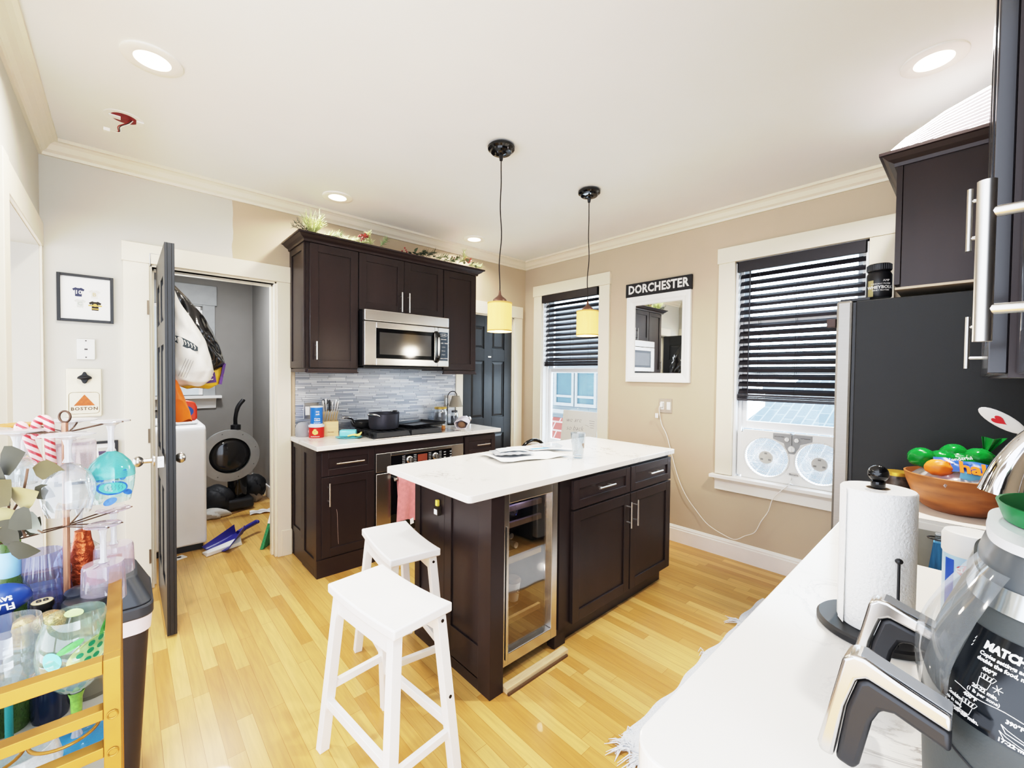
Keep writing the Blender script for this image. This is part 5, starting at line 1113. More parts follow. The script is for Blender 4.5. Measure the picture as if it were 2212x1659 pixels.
m = M(); m.box(-2.95, -1.945, -3.93, -3.335, 0.1, 0.88); m.box(-1.38, -0.99, -3.93, -3.335, 0.1, 0.88); m.box(-1.945, -1.38, -3.93, -3.335, 0.1, 0.68); m.box(-1.945, -1.38, -3.345, -3.335, 0.68, 0.88); m.box(-2.94, -1.0, -3.90, -3.40, 0, 0.1); m.o('carcass', ESP, t)
TN = Matrix.Translation((0, 0, 0)) @ Matrix.Rotation(PI, 4, 'Z')
for x0, x1 in ((1.0, 1.46), (1.47, 1.93), (1.94, 2.44), (2.45, 2.94)):
    door(t, x0, x1, 0.115, 0.69, 3.314, T=TN, hnd=(x0 + 0.05, 0.58, 0.15, 'z')); door(t, x0, x1, 0.70, 0.868, 3.314, T=TN, hnd=((x0 + x1) / 2, 0.785, 0.15, 'x'), name='drawer', r=0.045)
t = thing('scrub_brush', 'blue scrub brush hanging in a wire ring inside the sink', 'brush', (-1.42, -3.525, 0.76))
m = M(); m.tube([(-1.43 + 0.022 * math.cos(a * PI / 8), -3.525 + 0.03 * math.sin(a * PI / 8), 0.868) for a in range(16)], 0.0022, 6, closed=True); m.tube([(-1.408, -3.525, 0.868), (-1.403, -3.525, 0.872)], 0.003, 6); m.o('wire_holder', DARKM, t)
m = M(); m.hexa([(-1.445, -3.50, 0.76), (-1.405, -3.50, 0.75), (-1.405, -3.555, 0.75), (-1.445, -3.555, 0.76)], [(-1.44, -3.51, 0.855), (-1.41, -3.51, 0.86), (-1.41, -3.545, 0.86), (-1.44, -3.545, 0.855)]); m.o('bristles', mat('blue_bristle', (62, 122, 164), 0.8, var=0.35, scale=120, stretch=(1, 1, 0.1)), t)
m = M(); m.box(-1.438, -1.412, -3.542, -3.513, 0.857, 0.885); m.o('handle', GLASS, t, bev=0.004)
# tap
t = thing('kitchen_tap', 'big chrome arched kitchen tap with flared spout reaching over the sink', 'tap', (-1.74, -3.87, 0.92))
m = M(); m.lathe([(0, 0), (0.03, 0), (0.03, 0.012), (0.022, 0.02), (0, 0.02)], (-1.74, -3.87, 0.92), 28); m.o('base', CHROME, t, smooth=40)
pts = catmull([(-1.74, -3.87, 0.93), (-1.74, -3.87, 1.15), (-1.74, -3.85, 1.28), (-1.742, -3.78, 1.325), (-1.745, -3.71, 1.275), (-1.75, -3.665, 1.19), (-1.752, -3.645, 1.11)], 6)
m = M(); n = len(pts); m.tube(pts, [0.02 + 0.002 * k / n + (0.022 * ((k - 0.55 * n) / (0.45 * n)) if k > 0.55 * n else 0) for k in range(n)], 20); m.o('spout', CHROME, t, smooth=60)
m = M(); m.tube([(-1.71, -3.87, 1.0), (-1.66, -3.87, 1.03), (-1.62, -3.865, 1.07)], [0.01, 0.008, 0.006], 10); m.o('lever', CHROME, t, smooth=60)
# utensils
t = thing('utensil_crock', 'grey crock behind the tap holding the heart spoon', 'crock', (-1.42, -3.83, 0.92))
m = M(); m.lathe([(0, 0), (0.055, 0), (0.06, 0.01), (0.06, 0.16), (0.055, 0.16), (0.055, 0.012), (0, 0.01)], (-1.42, -3.83, 0.92), 28); m.o('pot', mat('grey_stoneware', (140, 140, 138), 0.5), t, smooth=40)
t = thing('heart_spoon', 'white spoon with a red heart in its bowl leaning above the fruit bowl', 'spoon', (-1.42, -3.8, 0.95))
T = frameT((-1.40, -3.655, 1.285), (0.05, -0.74, -0.55), (-0.5, -0.4, 0.6)); m = M(T); m.ell((0, 0, 0), 0.062, 0.028, 0.006, 24, 10); sp_ = m.o('spoon_bowl', WHITEP, t, smooth=60)
m = M(); m.tube([T @ Vector((0.055, 0, 0)), T @ Vector((0.12, 0, -0.005)), Vector((-1.42, -3.83, 0.95))], [0.008, 0.006, 0.006], 8); m.o('handle', WHITEP, t, smooth=60)
m = M(T)
hp_ = [(16 * math.sin(a) ** 3, 13 * math.cos(a) - 5 * math.cos(2 * a) - 2 * math.cos(3 * a) - math.cos(4 * a)) for a in [2 * PI * k / 24 for k in range(24)]]
m.poly([(-0.005 - p[1] * 0.0013, p[0] * 0.0009, 0.0068) for p in hp_]); hh = m.o('heart', mat('heart_red', (206, 40, 52), 0.5), t, solid=0.001)
# fruit bowl
FB = (-1.17, -3.565)
t = thing('wooden_bowl', 'wide wooden fruit bowl standing on the counter against the fridge', 'bowl', (*FB, 0.92))
BOWLW = mat('acacia_wood', (150, 92, 50), 0.45, var=0.35, scale=7, stretch=(1, 1, 5))
m = M(); m.lathe([(0, 0), (0.085, 0), (0.105, 0.012), (0.132, 0.05), (0.15, 0.10), (0.158, 0.135), (0.152, 0.137), (0.142, 0.10), (0.122, 0.05), (0.09, 0.02), (0, 0.015)], (*FB, 0.92), 48); m.o('bowl_body', BOWLW, t, smooth=50)
def lump(m, c, rx, ry, rz, amp, seed, n=26, k=16, R=None):
    """Crumpled closed skin."""
    rnd = random.Random(seed); ph = [(rnd.uniform(1, 6), rnd.uniform(1, 6), rnd.uniform(0, 6)) for _ in range(6)]
    c = Vector(c)
    def f(u, v):
        a, b = 2 * PI * u, PI * (v - 0.5); d = Vector((math.cos(a) * math.cos(b), math.sin(a) * math.cos(b), math.sin(b)))
        s = 1 + amp * sum(math.sin(p * d.x * 2 + q_ * d.y * 2 + w_ + d.z * p) for p, q_, w_ in ph) / 3
        p_ = Vector((d.x * rx, d.y * ry, d.z * rz)) * s
        return c + (R @ p_ if R else p_)
    m.grid(f, n, k, closeu=True)
CLING = glass('cling_plastic', (240, 240, 242), refl=0.9, rough=0.12, body=0.34, bcol=(226, 222, 226))
t = thing('produce_bag', 'clear plastic produce bag of onions filling the wooden bowl', 'bag', (FB[0], FB[1], 1.0))
m = M(); lump(m, (FB[0] - 0.01, FB[1], 1.035), 0.135, 0.135, 0.05, 0.10, 3); m.o('film', CLING, t, smooth=60)
for i, (dx, dy, r_) in enumerate(((-0.06, -0.06, 0.036), (-0.05, 0.03, 0.034), (0.02, -0.06, 0.036))):
    o_ = thing('onion', 'purple onion showing dimly through the clear produce bag', 'onion', (FB[0] + dx, FB[1] + dy, 1.01), group='onions in the clear produce bag')
    m = M(); m.lathe([(0, -1), (0.5, -0.85), (0.9, -0.4), (1, 0), (0.85, 0.45), (0.45, 0.8), (0.15, 1.0), (0.08, 1.25), (0, 1.3)], (0, 0, 0), 20)
    for v in m.b.verts: v.co = v.co * r_ + Vector((FB[0] + dx, FB[1] + dy, 1.03))
    m.o('bulb', mat('onion_skin%d' % i, (142, 66, 92), 0.4, var=0.2, stretch=(6, 6, 0.5)), o_, smooth=60)
t = thing('lime_net_bag', 'green net bag of limes tied at the top on the fruit bowl', 'bag', (FB[0], FB[1], 1.08))
NETG = glass('green_film', (60, 190, 96), refl=0.9, rough=0.15, body=0.5, bcol=(28, 150, 66))
LC = [(-0.02, 0.105, 1.11), (0.045, 0.02, 1.128), (0.03, -0.045, 1.122), (0.055, -0.10, 1.10), (0.0, 0.05, 1.105)]
m = M()
for i, (dx, dy, z) in enumerate(LC): lump(m, (FB[0] + dx, FB[1] + dy, z), 0.042, 0.043, 0.037, 0.05, 20 + i, 22, 14)
lump(m, (FB[0] + 0.03, FB[1], 1.105), 0.045, 0.125, 0.03, 0.12, 31); m.o('net', NETG, t, smooth=60)
m = M(); m.grid(lambda u, v: (FB[0] + 0.05 + 0.01 * math.sin(u * 9), FB[1] - 0.062 - 0.02 * v + (u - 0.5) * (0.008 + 0.055 * v), 1.135 + 0.062 * v + 0.012 * abs(u - 0.5) * v), 10, 6); m.o('tied_end', NETG, t, smooth=60, solid=0.001)
m = M(); m.tube([(FB[0] + 0.045, FB[1] - 0.045, 1.142), (FB[0] + 0.04, FB[1] - 0.065, 1.139), (FB[0] + 0.042, FB[1] - 0.085, 1.134)], 0.0018, 6); m.o('twist_tie', WHITEP, t)
LIME = mat('lime_skin', (128, 178, 52), 0.4, var=0.2, bump=0.2, bscale=300)
l0 = None
for i, (dx, dy, z) in enumerate(LC):
    p = (FB[0] + dx, FB[1] + dy, z)
    if l0 is None:
        l0 = thing('lime', 'lime showing through the green net bag', 'lime', p, group='limes in the green net bag')
        m = M(); m.ell(p, 0.031, 0.036, 0.03, 20, 12); m.o('fruit', LIME, l0, smooth=60)
    else: dup(l0, p)
t = thing('clementine_bag', 'blue and orange printed clementine bag lying on the wooden bowl', 'bag', (FB[0] - 0.08, FB[1], 1.07))
TB = frameT((FB[0] - 0.085, FB[1] - 0.035, 1.083), (0.28, -0.9, -0.10), (0.55, 0.2, 0.75))
BAGB = mat('bag_royal_blue', (44, 84, 172), 0.3, var=0.1); BAGL = mat('bag_sky_blue', (110, 176, 214), 0.3, var=0.1); ORG = mat('halo_orange', (238, 120, 34), 0.45)
def bagf(u, v): return TB @ Vector((-0.105 + 0.21 * u, -0.045 + 0.088 * v, 0.02 * math.sin(PI * u) * math.sin(PI * v) + 0.004 * math.sin(u * 17 + v * 5)))
m = M(); m.grid(lambda u, v: bagf(u * 0.98, 0.35 + 0.65 * v), 20, 8); m.o('blue_film', BAGB, t, smooth=60, solid=0.001)
m = M(); m.grid(lambda u, v: bagf(0.3 + 0.7 * u, 0.36 * v), 14, 5); m.o('sky_film', BAGL, t, smooth=60, solid=0.001)
m = M(); lump(m, TB @ Vector((-0.09, 0.005, -0.012)), 0.035, 0.04, 0.03, 0.05, 8); m.o('orange_film', ORG, t, smooth=60)
m = M(); m.text('halo', 0.062, TB @ Matrix.Translation((0.005, -0.002, 0.0255)), 0.001, bold=0.0022); m.o('lettering', ORG, t)
m = M(); m.text('Wonderful', 0.018, TB @ Matrix.Translation((-0.045, 0.034, 0.021)) @ Matrix.Rotation(0.35, 4, 'Z'), 0.0006); m.o('small_lettering', WHITEP, t)
t = thing('red_snack_bag', 'dark red bag edge showing under the clementine bag', 'bag', (FB[0], FB[1] - 0.1, 1.05))
m = M(); lump(m, (FB[0] + 0.0, FB[1] - 0.095, 1.064), 0.06, 0.05, 0.022, 0.08, 12); m.o('film', mat('dark_red_film', (122, 24, 34), 0.3), t, smooth=60)
t = thing('dark_candle_jar', 'dark mottled candle jar with a gold lid behind the paper towels', 'candle', (-1.09, -3.38, 0.92))
m = M(); m.lathe([(0, 0), (0.048, 0), (0.051, 0.004), (0.051, 0.092), (0, 0.092)], (-1.09, -3.383, 0.92), 32); m.o('jar', mat('mottled_black_glass', (58, 50, 46), 0.2, var=0.6, scale=60), t, smooth=40)
m = M(); m.lathe([(0, 0.092), (0.045, 0.092), (0.045, 0.106), (0, 0.107)], (-1.09, -3.383, 0.92), 32); m.o('lid', mat('gold_lid_b', (206, 164, 66), 0.35, 0.7), t, smooth=40)
# paper towels
PT = (-2.405, -3.472)
t = thing('paper_towel_holder', 'black round based paper towel holder with ball top on the counter', 'holder', (*PT, 0.92))
m = M(); m.lathe([(0, 0), (0.088, 0), (0.092, 0.004), (0.092, 0.012), (0.088, 0.016), (0, 0.017)], (*PT, 0.92), 44); m.o('base', BLK, t, smooth=40)
m = M(); m.cyl((*PT, 0.93), (*PT, 1.222), 0.007); m.o('rod', BLK, t)
m = M(); m.ell((*PT, 1.231), 0.0165, 0.0165, 0.0165, 24, 16); m.lathe([(0, 1.203), (0.0115, 1.203), (0.0115, 1.216), (0, 1.218)], (*PT, 0), 20); m.o('ball_finial', BLKG, t, smooth=50)
m = M(); m.tube([(-2.468, -3.512, 0.936), (-2.466, -3.511, 1.0), (-2.464, -3.5105, 1.084)], 0.0022, 8); m.ell((-2.464, -3.5105, 1.088), 0.006, 0.006, 0.005, 12, 8); m.o('tension_arm', BLK, t, smooth=50)
t = thing('paper_towel_roll', 'white embossed paper towel roll standing on the black holder', 'paper towel', (*PT, 0.937))
m = M(); H_ = 0.266; m.lathe([(0.019, 0), (0.056, 0), (0.0585, 0.003), (0.0585, H_ - 0.003), (0.056, H_), (0.019, H_)], (*PT, 0.937), 64); m.o('roll', mat('embossed_paper', (246, 244, 240), 0.95, var=0.01, bump=0.55, bscale=190), t, smooth=40)
m = M(); m.lathe([(0.019, H_), (0.019, 0), (0.0175, 0), (0.0175, H_), (0.019, H_)], (*PT, 0.937), 32); m.o('cardboard_core', mat('core_card', (170, 146, 118), 0.9), t, smooth=40)
m = M(); m.grid(lambda u, v: (PT[0] + 0.0592 * math.cos(rad(118 + 26 * u)), PT[1] + 0.0592 * math.sin(rad(118 + 26 * u)) + 0.006 * u * u, 0.938 + (H_ - 0.002) * v), 8, 2); m.o('loose_end', bpy.data.materials['embossed_paper'], t, smooth=60, solid=0.0008)
# wipes canister
WC = (-2.25, -3.598)
t = thing('wipes_canister', 'blue and white wipes canister between the paper towels and the air fryer', 'canister', (*WC, 0.92))
m = M(); m.lathe([(0, 0), (0.038, 0), (0.0405, 0.004), (0.0405, 0.15), (0, 0.15)], (*WC, 0.92), 40); m.o('body', mat('pale_blue_label', (176, 208, 234), 0.35, var=0.03), t, smooth=40)
m = M(); m.lathe([(0.0405, 0.148), (0.0425, 0.152), (0.0425, 0.184), (0.039, 0.192), (0.03, 0.194), (0, 0.19)], (*WC, 0.92), 40); m.o('lid', WHITEP, t, smooth=40)
AW = rad(-88)
m = M()
T = lab(WC, 1.035, 0.0405, AW)
m.grid(lambda u, v: T @ Vector(((0.0405 + 0.0004) * math.sin(-1.05 + 0.42 * u), -0.1 + 0.125 * v, (0.0405 + 0.0004) * math.cos(-1.05 + 0.42 * u) - 0.0405)), 6, 2); m.o('blue_panel', mat('wipes_blue', (34, 84, 190), 0.35), t)
m = M(); disc(m, T, 0.0, 0.008, 0.022, 0.013, 0.0405, 24, 0.0005); m.o('red_oval', mat('logo_red', (196, 32, 48), 0.4), t)
m = M(); m.text('CLOROX', 0.0108, T @ Matrix.Translation((0, 0.008, 0.0008)), bend=0.0405, bold=0.0004); m.o('lettering', WHITEP, t)
m = M(); m.text('Disinfecting\nWipes', 0.008, T @ Matrix.Translation((0, -0.028, 0.0004)), bend=0.0405); m.o('small_lettering', mat('navy_print', (30, 56, 120), 0.5), t)
# ---- air fryer
FX, FY = -2.70, -3.745
def fs(z):
    for (a, sa), (b, sb) in zip(FP, FP[1:]):
        if a <= z <= b: return sa + (sb - sa) * (z - a) / (b - a)
    return FP[-1][1]
FP = [(0.92, 0.955), (0.935, 0.98), (1.04, 1.0), (1.07, 0.97), (1.10, 0.925), (1.15, 0.83), (1.178, 0.785), (1.205, 0.75), (1.235, 0.70), (1.26, 0.69)]
def fsurf(a, z, off=0.0, sc=1.0):
    """Rounded square section of the fryer body at angle a and height z."""
    c, s = math.cos(a), math.sin(a); n = 3.6
    r_ = 1.0 / (abs(c) ** n + abs(s) ** n) ** (1 / n)
    k = fs(z) * sc
    return Vector((FX + (0.178 * k * r_ + off) * c, FY + (0.188 * k * r_ + off) * s, z))
t = thing('air_fryer', 'big dark grey two drawer air fryer with chrome handles at the counter end', 'air fryer', (FX, FY, 0.92))
GREYB = mat('fryer_grey', (58, 62, 62), 0.5, var=0.05, bump=0.06, bscale=400)
def band(m, za, zb, nz, off=0.0, sc0=1.0, a0=0.0, a1=2 * PI, na=96):
    full = abs(a1 - a0 - 2 * PI) < 1e-6
    m.grid(lambda u, v: fsurf(a0 + (a1 - a0) * u, za + (zb - za) * v, off, sc0), na, nz, closeu=full)
m = M(); band(m, 0.92, 1.176, 14); m.poly([fsurf(2 * PI * k / 96, 0.92) for k in range(96)]); m.poly([fsurf(2 * PI * k / 96, 1.176) for k in range(96)]); m.o('body', GREYB, t, smooth=50)
m = M(); band(m, 1.174, 1.198, 3, 0.003); m.poly([fsurf(2 * PI * k / 96, 1.174, 0.003) for k in range(96)]); m.poly([fsurf(2 * PI * k / 96, 1.198, 0.003) for k in range(96)]); m.o('chrome_band', mat('fryer_chrome', (206, 212, 216), 0.14, 1.0), t, smooth=50)
m = M(); band(m, 1.198, 1.236, 3); m.poly([fsurf(2 * PI * k / 96, 1.236) for k in range(96)]); m.o('upper_housing', mat('fryer_upper_grey', (92, 97, 101), 0.28, 0.4), t, smooth=50)
m = M(); band(m, 1.233, 1.243, 2, 0.004); m.poly([fsurf(2 * PI * k / 96, 1.243, 0.004) for k in range(96)]); m.poly([fsurf(2 * PI * k / 96, 1.233, 0.004) for k in range(96)]); m.o('top_rim', mat('pale_rim', (216, 218, 220), 0.3), t, smooth=50)
A0, A1 = rad(128), rad(205)
m = M(); band(m, 1.062, 1.152, 10, 0.0012, 1.0, A0, A1, 40); pn = m.o('print_panel', mat('gloss_navy_film', (12, 17, 22), 0.12, var=0.1), t, smooth=50)
# lettering follows the bowed side: x runs along the side (from the room end towards the wall), y is height
tab = []; L_ = 0.0; pv = None
for k in range(401):
    a = rad(130) + rad(90) * k / 400; p = fsurf(a, 1.10)
    if pv is not None: L_ += (p - pv).length
    tab.append((L_, a)); pv = p
def a_of(s):
    for (s0, a0_), (s1, a1_) in zip(tab, tab[1:]):
        if s0 <= s <= s1: return a0_ + (a1_ - a0_) * (s - s0) / max(1e-9, s1 - s0)
    return tab[-1][1]
S0 = next(s for s, a in tab if a >= A0)
def wrap(items, name, mm, parent):
    m = M()
    for kind, *q in items:
        if kind == 't':
            s, x, z, size, b = q; m.text(s, size, Matrix.Translation((x, z, 0)), 0.0002, align='LEFT', bold=b)
        else:
            pts, r_ = q; m.tube([(p[0], p[1], 0) for p in pts], r_, 4)
    bmesh.ops.subdivide_edges(m.b, edges=[e for e in m.b.edges if e.calc_length() > 0.004], cuts=1)
    for v in m.b.verts: v.co = fsurf(a_of(S0 + v.co.x), v.co.y, 0.0016 + v.co.z * 0.4)
    return m.o(name, mm, parent)
it = [('t', 'MATCH COOK MODE', 0.029, 1.1385, 0.0105, 0.0006), ('t', 'Copies settings across zones to do', 0.028, 1.130, 0.0052, 0.0002), ('t', 'double the food, no more back-to-back', 0.028, 1.1245, 0.0052, 0.0002),
      ('t', '400\u00b0F', 0.036, 1.1175, 0.005, 0.0002), ('t', '20-22 min.', 0.034, 1.0985, 0.005, 0.0002), ('t', '(1 lb per zone)', 0.031, 1.0935, 0.0045, 0.0001), ('t', '390\u00b0F', 0.075, 1.1155, 0.005, 0.0002), ('t', '15-17 min.', 0.074, 1.096, 0.005, 0.0002),
      ('t', '400\u00b0F', 0.03, 1.0865, 0.005, 0.0002), ('t', '20-25 min.', 0.027, 1.0675, 0.005, 0.0002), ('t', '390\u00b0F', 0.064, 1.0835, 0.005, 0.0002), ('t', '17-22 min.', 0.062, 1.0655, 0.005, 0.0002),
      ('t', 'When Cooking', 0.001, 1.079, 0.0048, 0.0002), ('t', 'one zone is in use,', 0.0, 1.0735, 0.0044, 0.0001), ('t', 'see Quick Start Guide.', 0.0, 1.0685, 0.0044, 0.0001)]
def fries(x, z):
    o = [('l', [(x - 0.005, z), (x - 0.004, z - 0.008), (x + 0.004, z - 0.008), (x + 0.005, z), (x - 0.005, z)], 0.00035)]
    for k in range(4): o.append(('l', [(x - 0.004 + k * 0.0026, z), (x - 0.005 + k * 0.0034, z + 0.004 + 0.001 * (k % 2)), (x - 0.0025 + k * 0.0034, z + 0.004), (x - 0.002 + k * 0.0026, z)], 0.0003))
    return o
it += fries(0.042, 1.109) + fries(0.036, 1.078)
for k in range(3): a = k * PI / 3; it.append(('l', [(0.053 - 0.004 * math.cos(a), 1.106 - 0.004 * math.sin(a)), (0.053 + 0.004 * math.cos(a), 1.106 + 0.004 * math.sin(a))], 0.0004))
for dz in (0, 0.006): it.append(('l', [(0.062, 1.079 - dz), (0.067, 1.0765 - dz), (0.078, 1.0735 - dz), (0.086, 1.075 - dz), (0.078, 1.0715 - dz), (0.066, 1.0735 - dz), (0.062, 1.079 - dz)], 0.0004))
it.append(('l', [(0.076, 1.112), (0.088, 1.110), (0.083, 1.1), (0.079, 1.102), (0.076, 1.112)], 0.0004))
it.append(('l', [(0.012 + 0.1 * k / 16, 1.0895 + 0.001 * math.sin(k)) for k in range(17)], 0.0004))
for k in range(3): it.append(('l', [(0.014 + 0.004 * math.cos(a), 1.137 + 0.004 * k - 0.004 + 0.007 * math.sin(a) * 0.5) for a in [PI * q / 8 - PI for q in range(9)]], 0.0004))
it = [(k_, q_[0], q_[1] - 0.016, *q_[2:]) if k_ == 't' else (k_, [(p_[0] - 0.016, p_[1]) for p_ in q_[0]], q_[1]) for k_, *q_ in it]
wrap(it, 'lettering', WHITEP, pn)
m = M(); m.tube([fsurf(rad(120) + rad(70) * u, 1.045 - 0.13 * u ** 1.3, 0.0005) for u in [k / 30 for k in range(31)]], 0.0012, 6); m.o('drawer_seam', BLK, t)
m = M(); m.grid(lambda u, v: fsurf(rad(104) + rad(30) * u, 1.05 + 0.16 * v, 0.004 + 0.02 * math.sin(PI * v)), 20, 16); m.o('clear_guard', glass('fryer_clear_guard', (240, 244, 248), refl=0.55, rough=0.06, body=0.08, fres=0.1), t, smooth=50)
HST = mat('fryer_handle_steel', (200, 198, 196), 0.2, 1.0)
def fry_handle(x):
    hw = 0.0165
    def solid(P_, name, mm, par, w_, bev):
        m = M(); m.prism(P_, 'x', x - w_, x + w_); return m.o(name, mm, par, bev=bev, seg=3, smooth=40)
    out = [(-3.588, 1.079), (-3.55, 1.092), (-3.52, 1.104), (-3.509, 1.104), (-3.5, 1.096), (-3.491, 1.05), (-3.478, 0.985), (-3.481, 0.975)]
    inn = [(-3.494, 0.975), (-3.503, 1.04), (-3.513, 1.076), (-3.522, 1.082), (-3.55, 1.074), (-3.588, 1.062)]
    h_ = solid(out + inn, 'handle', HST, t, hw, 0.004)
    core = [(-3.588, 1.061), (-3.55, 1.073), (-3.5225, 1.081), (-3.514, 1.0755), (-3.504, 1.04), (-3.495, 0.974), (-3.512, 0.971), (-3.517, 0.98), (-3.527, 1.035), (-3.534, 1.052), (-3.545, 1.055), (-3.588, 1.04)]
    solid(core, 'grip', BLK, h_, hw * 0.9, 0.005)
    m = M(); m.hexa([(x - 0.011, -3.588, 1.0795), (x + 0.011, -3.588, 1.0795), (x + 0.011, -3.516, 1.1045), (x - 0.011, -3.516, 1.1045)], [(x - 0.011, -3.588, 1.081), (x + 0.011, -3.588, 1.081), (x + 0.011, -3.516, 1.1055), (x - 0.011, -3.516, 1.1055)]); m.o('top_inlay', mat('handle_inlay_%d' % int(-x * 1000), (126, 128, 130), 0.35), h_)
fry_handle(-2.868); fry_handle(-2.69)
# things on top of the fryer
t = thing('green_plastic_tray', 'green edged plastic tray lying on top of the air fryer', 'tray', (-2.66, -3.70, 1.243))
m = M(); T = Matrix.Translation((-2.675, -3.715, 1.2445))
m.lathe([(0, 0), (0.088, 0), (0.096, 0.022), (0.099, 0.022), (0.092, 0.0), (0, -0.001)], T.translation, 40); m.o('tray_body', mat('bright_green_plastic', (34, 116, 66), 0.35), t, smooth=40)
t = thing('pale_mixing_cup', 'pale translucent lime tinted cup lying in the green tray', 'cup', (-2.69, -3.71, 1.26))
m = M(); R = Matrix.Rotation(rad(62), 3, 'Y') @ Matrix.Rotation(rad(20), 3, 'X'); m.lathe([(0, 0), (0.028, 0), (0.036, 0.05), (0.034, 0.05), (0.026, 0.003), (0, 0.003)], (-2.70, -3.715, 1.275), 28, R); m.o('cup_body', glass('lime_plastic', (226, 240, 200), body=0.55, bcol=(206, 226, 160)), t, smooth=40)
t = thing('white_plastic_lid', 'flat white plastic lid leaning in the green tray', 'lid', (-2.68, -3.66, 1.25))
m = M(); m.lathe([(0, 0), (0.06, 0), (0.062, 0.003), (0.06, 0.006), (0, 0.006)], (-2.665, -3.72, 1.259), 32, Matrix.Rotation(rad(10), 3, 'X')); m.o('lid_disc', mat('ivory_plastic', (238, 228, 214), 0.4), t, smooth=40)
# ---- rug
t = thing('kitchen_rug', 'white woven cotton rug with fringed end on the floor along the sink counter', 'rug', (-1.3, -2.98, 0))
RUGM = mat('white_cotton_rug', (232, 234, 238), 0.95, var=0.12, scale=160, bump=0.8, bscale=260)
m = M(); m.grid(lambda u, v: (-2.10 + 1.6 * u, -3.11 + (0.405 + 0.008 * math.sin(u * 17) + 0.006 * math.sin(u * 41)) * v, 0.006), 60, 10); m.o('woven_field', RUGM, t, solid=0.011)
def tassel(x, y, dx, dy, n=24, L=0.09):
    m = M()
    for k in range(n):
        a = random.gauss(0, 0.55); d = Vector((dx, dy, 0)); d = Vector((d.x * math.cos(a) - d.y * math.sin(a), d.x * math.sin(a) + d.y * math.cos(a), 0)); l_ = L * random.uniform(0.6, 1.1)
        s = Vector((x + random.gauss(0, 0.012), y + random.gauss(0, 0.012), 0.012)); m.tube([s, s + d * l_ * 0.5 + Vector((0, 0, random.uniform(-0.002, 0.012))), s + d * l_ + Vector((random.gauss(0, 0.008), random.gauss(0, 0.008), -0.009))], [0.003, 0.0026, 0.001], 5)
    m.o('tassel', RUGM, t)
for x, y, dx, dy in ((-2.09, -2.735, -0.95, 0.3), (-2.10, -2.80, -1, 0), (-2.09, -2.9, -1, 0), (-2.09, -3.0, -1, 0), (-2.09, -3.07, -1, 0)): tassel(x, y, dx, dy)
tassel(-2.02, -2.715, -0.7, 0.7, 6, 0.05); tassel(-0.9, -2.715, -0.6, 0.8, 14, 0.09); tassel(-1.32, -2.705, -0.4, 0.9, 4, 0.035)
# ================================================================== FRIDGE and right hand cupboards
t = thing('refrigerator', 'tall fridge with black side and stainless front beside the fan window', 'refrigerator', (-0.52, -3.55, 0))
FRB = mat('fridge_black_side', (18, 20, 22), 0.55, var=0.06, bump=0.12, bscale=500)
T = Matrix.Identity(4); FST = mat('fridge_steel', (150, 146, 140), 0.42, 0.85, var=0.04, stretch=(1, 1, 40))
m = M(T); m.box(-0.972, -0.062, -3.92, -3.212, 0.03, 1.775); m.box(-0.93, -0.1, -3.9, -3.24, 0.0, 0.03); m.o('cabinet', FRB, t, bev=0.004)
m = M(T); m.box(-0.966, -0.068, -3.211, -3.2, 0.06, 1.77); m.o('gasket', BLK, t)
for z0, z1, nm in ((0.06, 0.60, 'freezer_drawer'), (0.61, 1.78, 'door')):
    for x0, x1 in (((-0.972, -0.062),) if nm == 'freezer_drawer' else ((-0.972, -0.52), (-0.514, -0.062))):
        m = M(T); m.box(x0, x1, -3.199, -3.138, z0, z1); d = m.o(nm, FST, t, bev=0.01)
        if nm == 'door':
            xh = x1 - 0.05 if x0 < -0.9 else x0 + 0.05
            m = M(T); m.cyl((xh, -3.085, 0.8), (xh, -3.085, 1.6), 0.012); m.cyl((xh, -3.085, 0.85), (xh, -3.138, 0.85), 0.009); m.cyl((xh, -3.085, 1.55), (xh, -3.138, 1.55), 0.009); m.o('handle', STEELH, d, smooth=40)
        else:
            m = M(T); m.cyl((-0.9, -3.085, 0.52), (-0.13, -3.085, 0.52), 0.012); m.cyl((-0.85, -3.085, 0.52), (-0.85, -3.138, 0.52), 0.009); m.cyl((-0.18, -3.085, 0.52), (-0.18, -3.138, 0.52), 0.009); m.o('handle', STEELH, d, smooth=40)
m = M(T); m.box(-0.96, -0.9, -3.26, -3.15, 1.776, 1.79); m.o('hinge_cover', BLK, t, bev=0.002)
m = M(T); m.box(-0.968, -0.93, -3.136, -3.10, 1.66, 1.70); m.o('magnet_clip', mat('brown_clip', (70, 52, 48), 0.5), t, bev=0.003)
t = thing('protein_tub', 'black screw top protein powder tub standing on the fridge', 'tub', (-0.87, -3.285, 1.776))
TU = (-0.875, -3.279); RT = 0.047
m = M(); m.lathe([(0, 0), (RT - 0.003, 0), (RT, 0.004), (RT, 0.105), (RT - 0.006, 0.118), (RT - 0.012, 0.126), (0, 0.126)], (*TU, 1.791), 40); m.o('tub_body', mat('tub_black', (26, 26, 30), 0.35), t, smooth=40)
m = M(); m.lathe([(0, 0.124), (RT - 0.004, 0.124), (RT - 0.002, 0.128), (RT - 0.002, 0.153), (RT - 0.006, 0.157), (0, 0.158)], (*TU, 1.791), 40)
for k in range(36): a = 2 * PI * k / 36; m.box(TU[0] + (RT - 0.002) * math.cos(a) - 0.0012, TU[0] + (RT - 0.002) * math.cos(a) + 0.0012, TU[1] + (RT - 0.002) * math.sin(a) - 0.0012, TU[1] + (RT - 0.002) * math.sin(a) + 0.0012, 1.919, 1.944)
m.o('screw_lid', BLK, t, smooth=40)
AT = rad(-74)
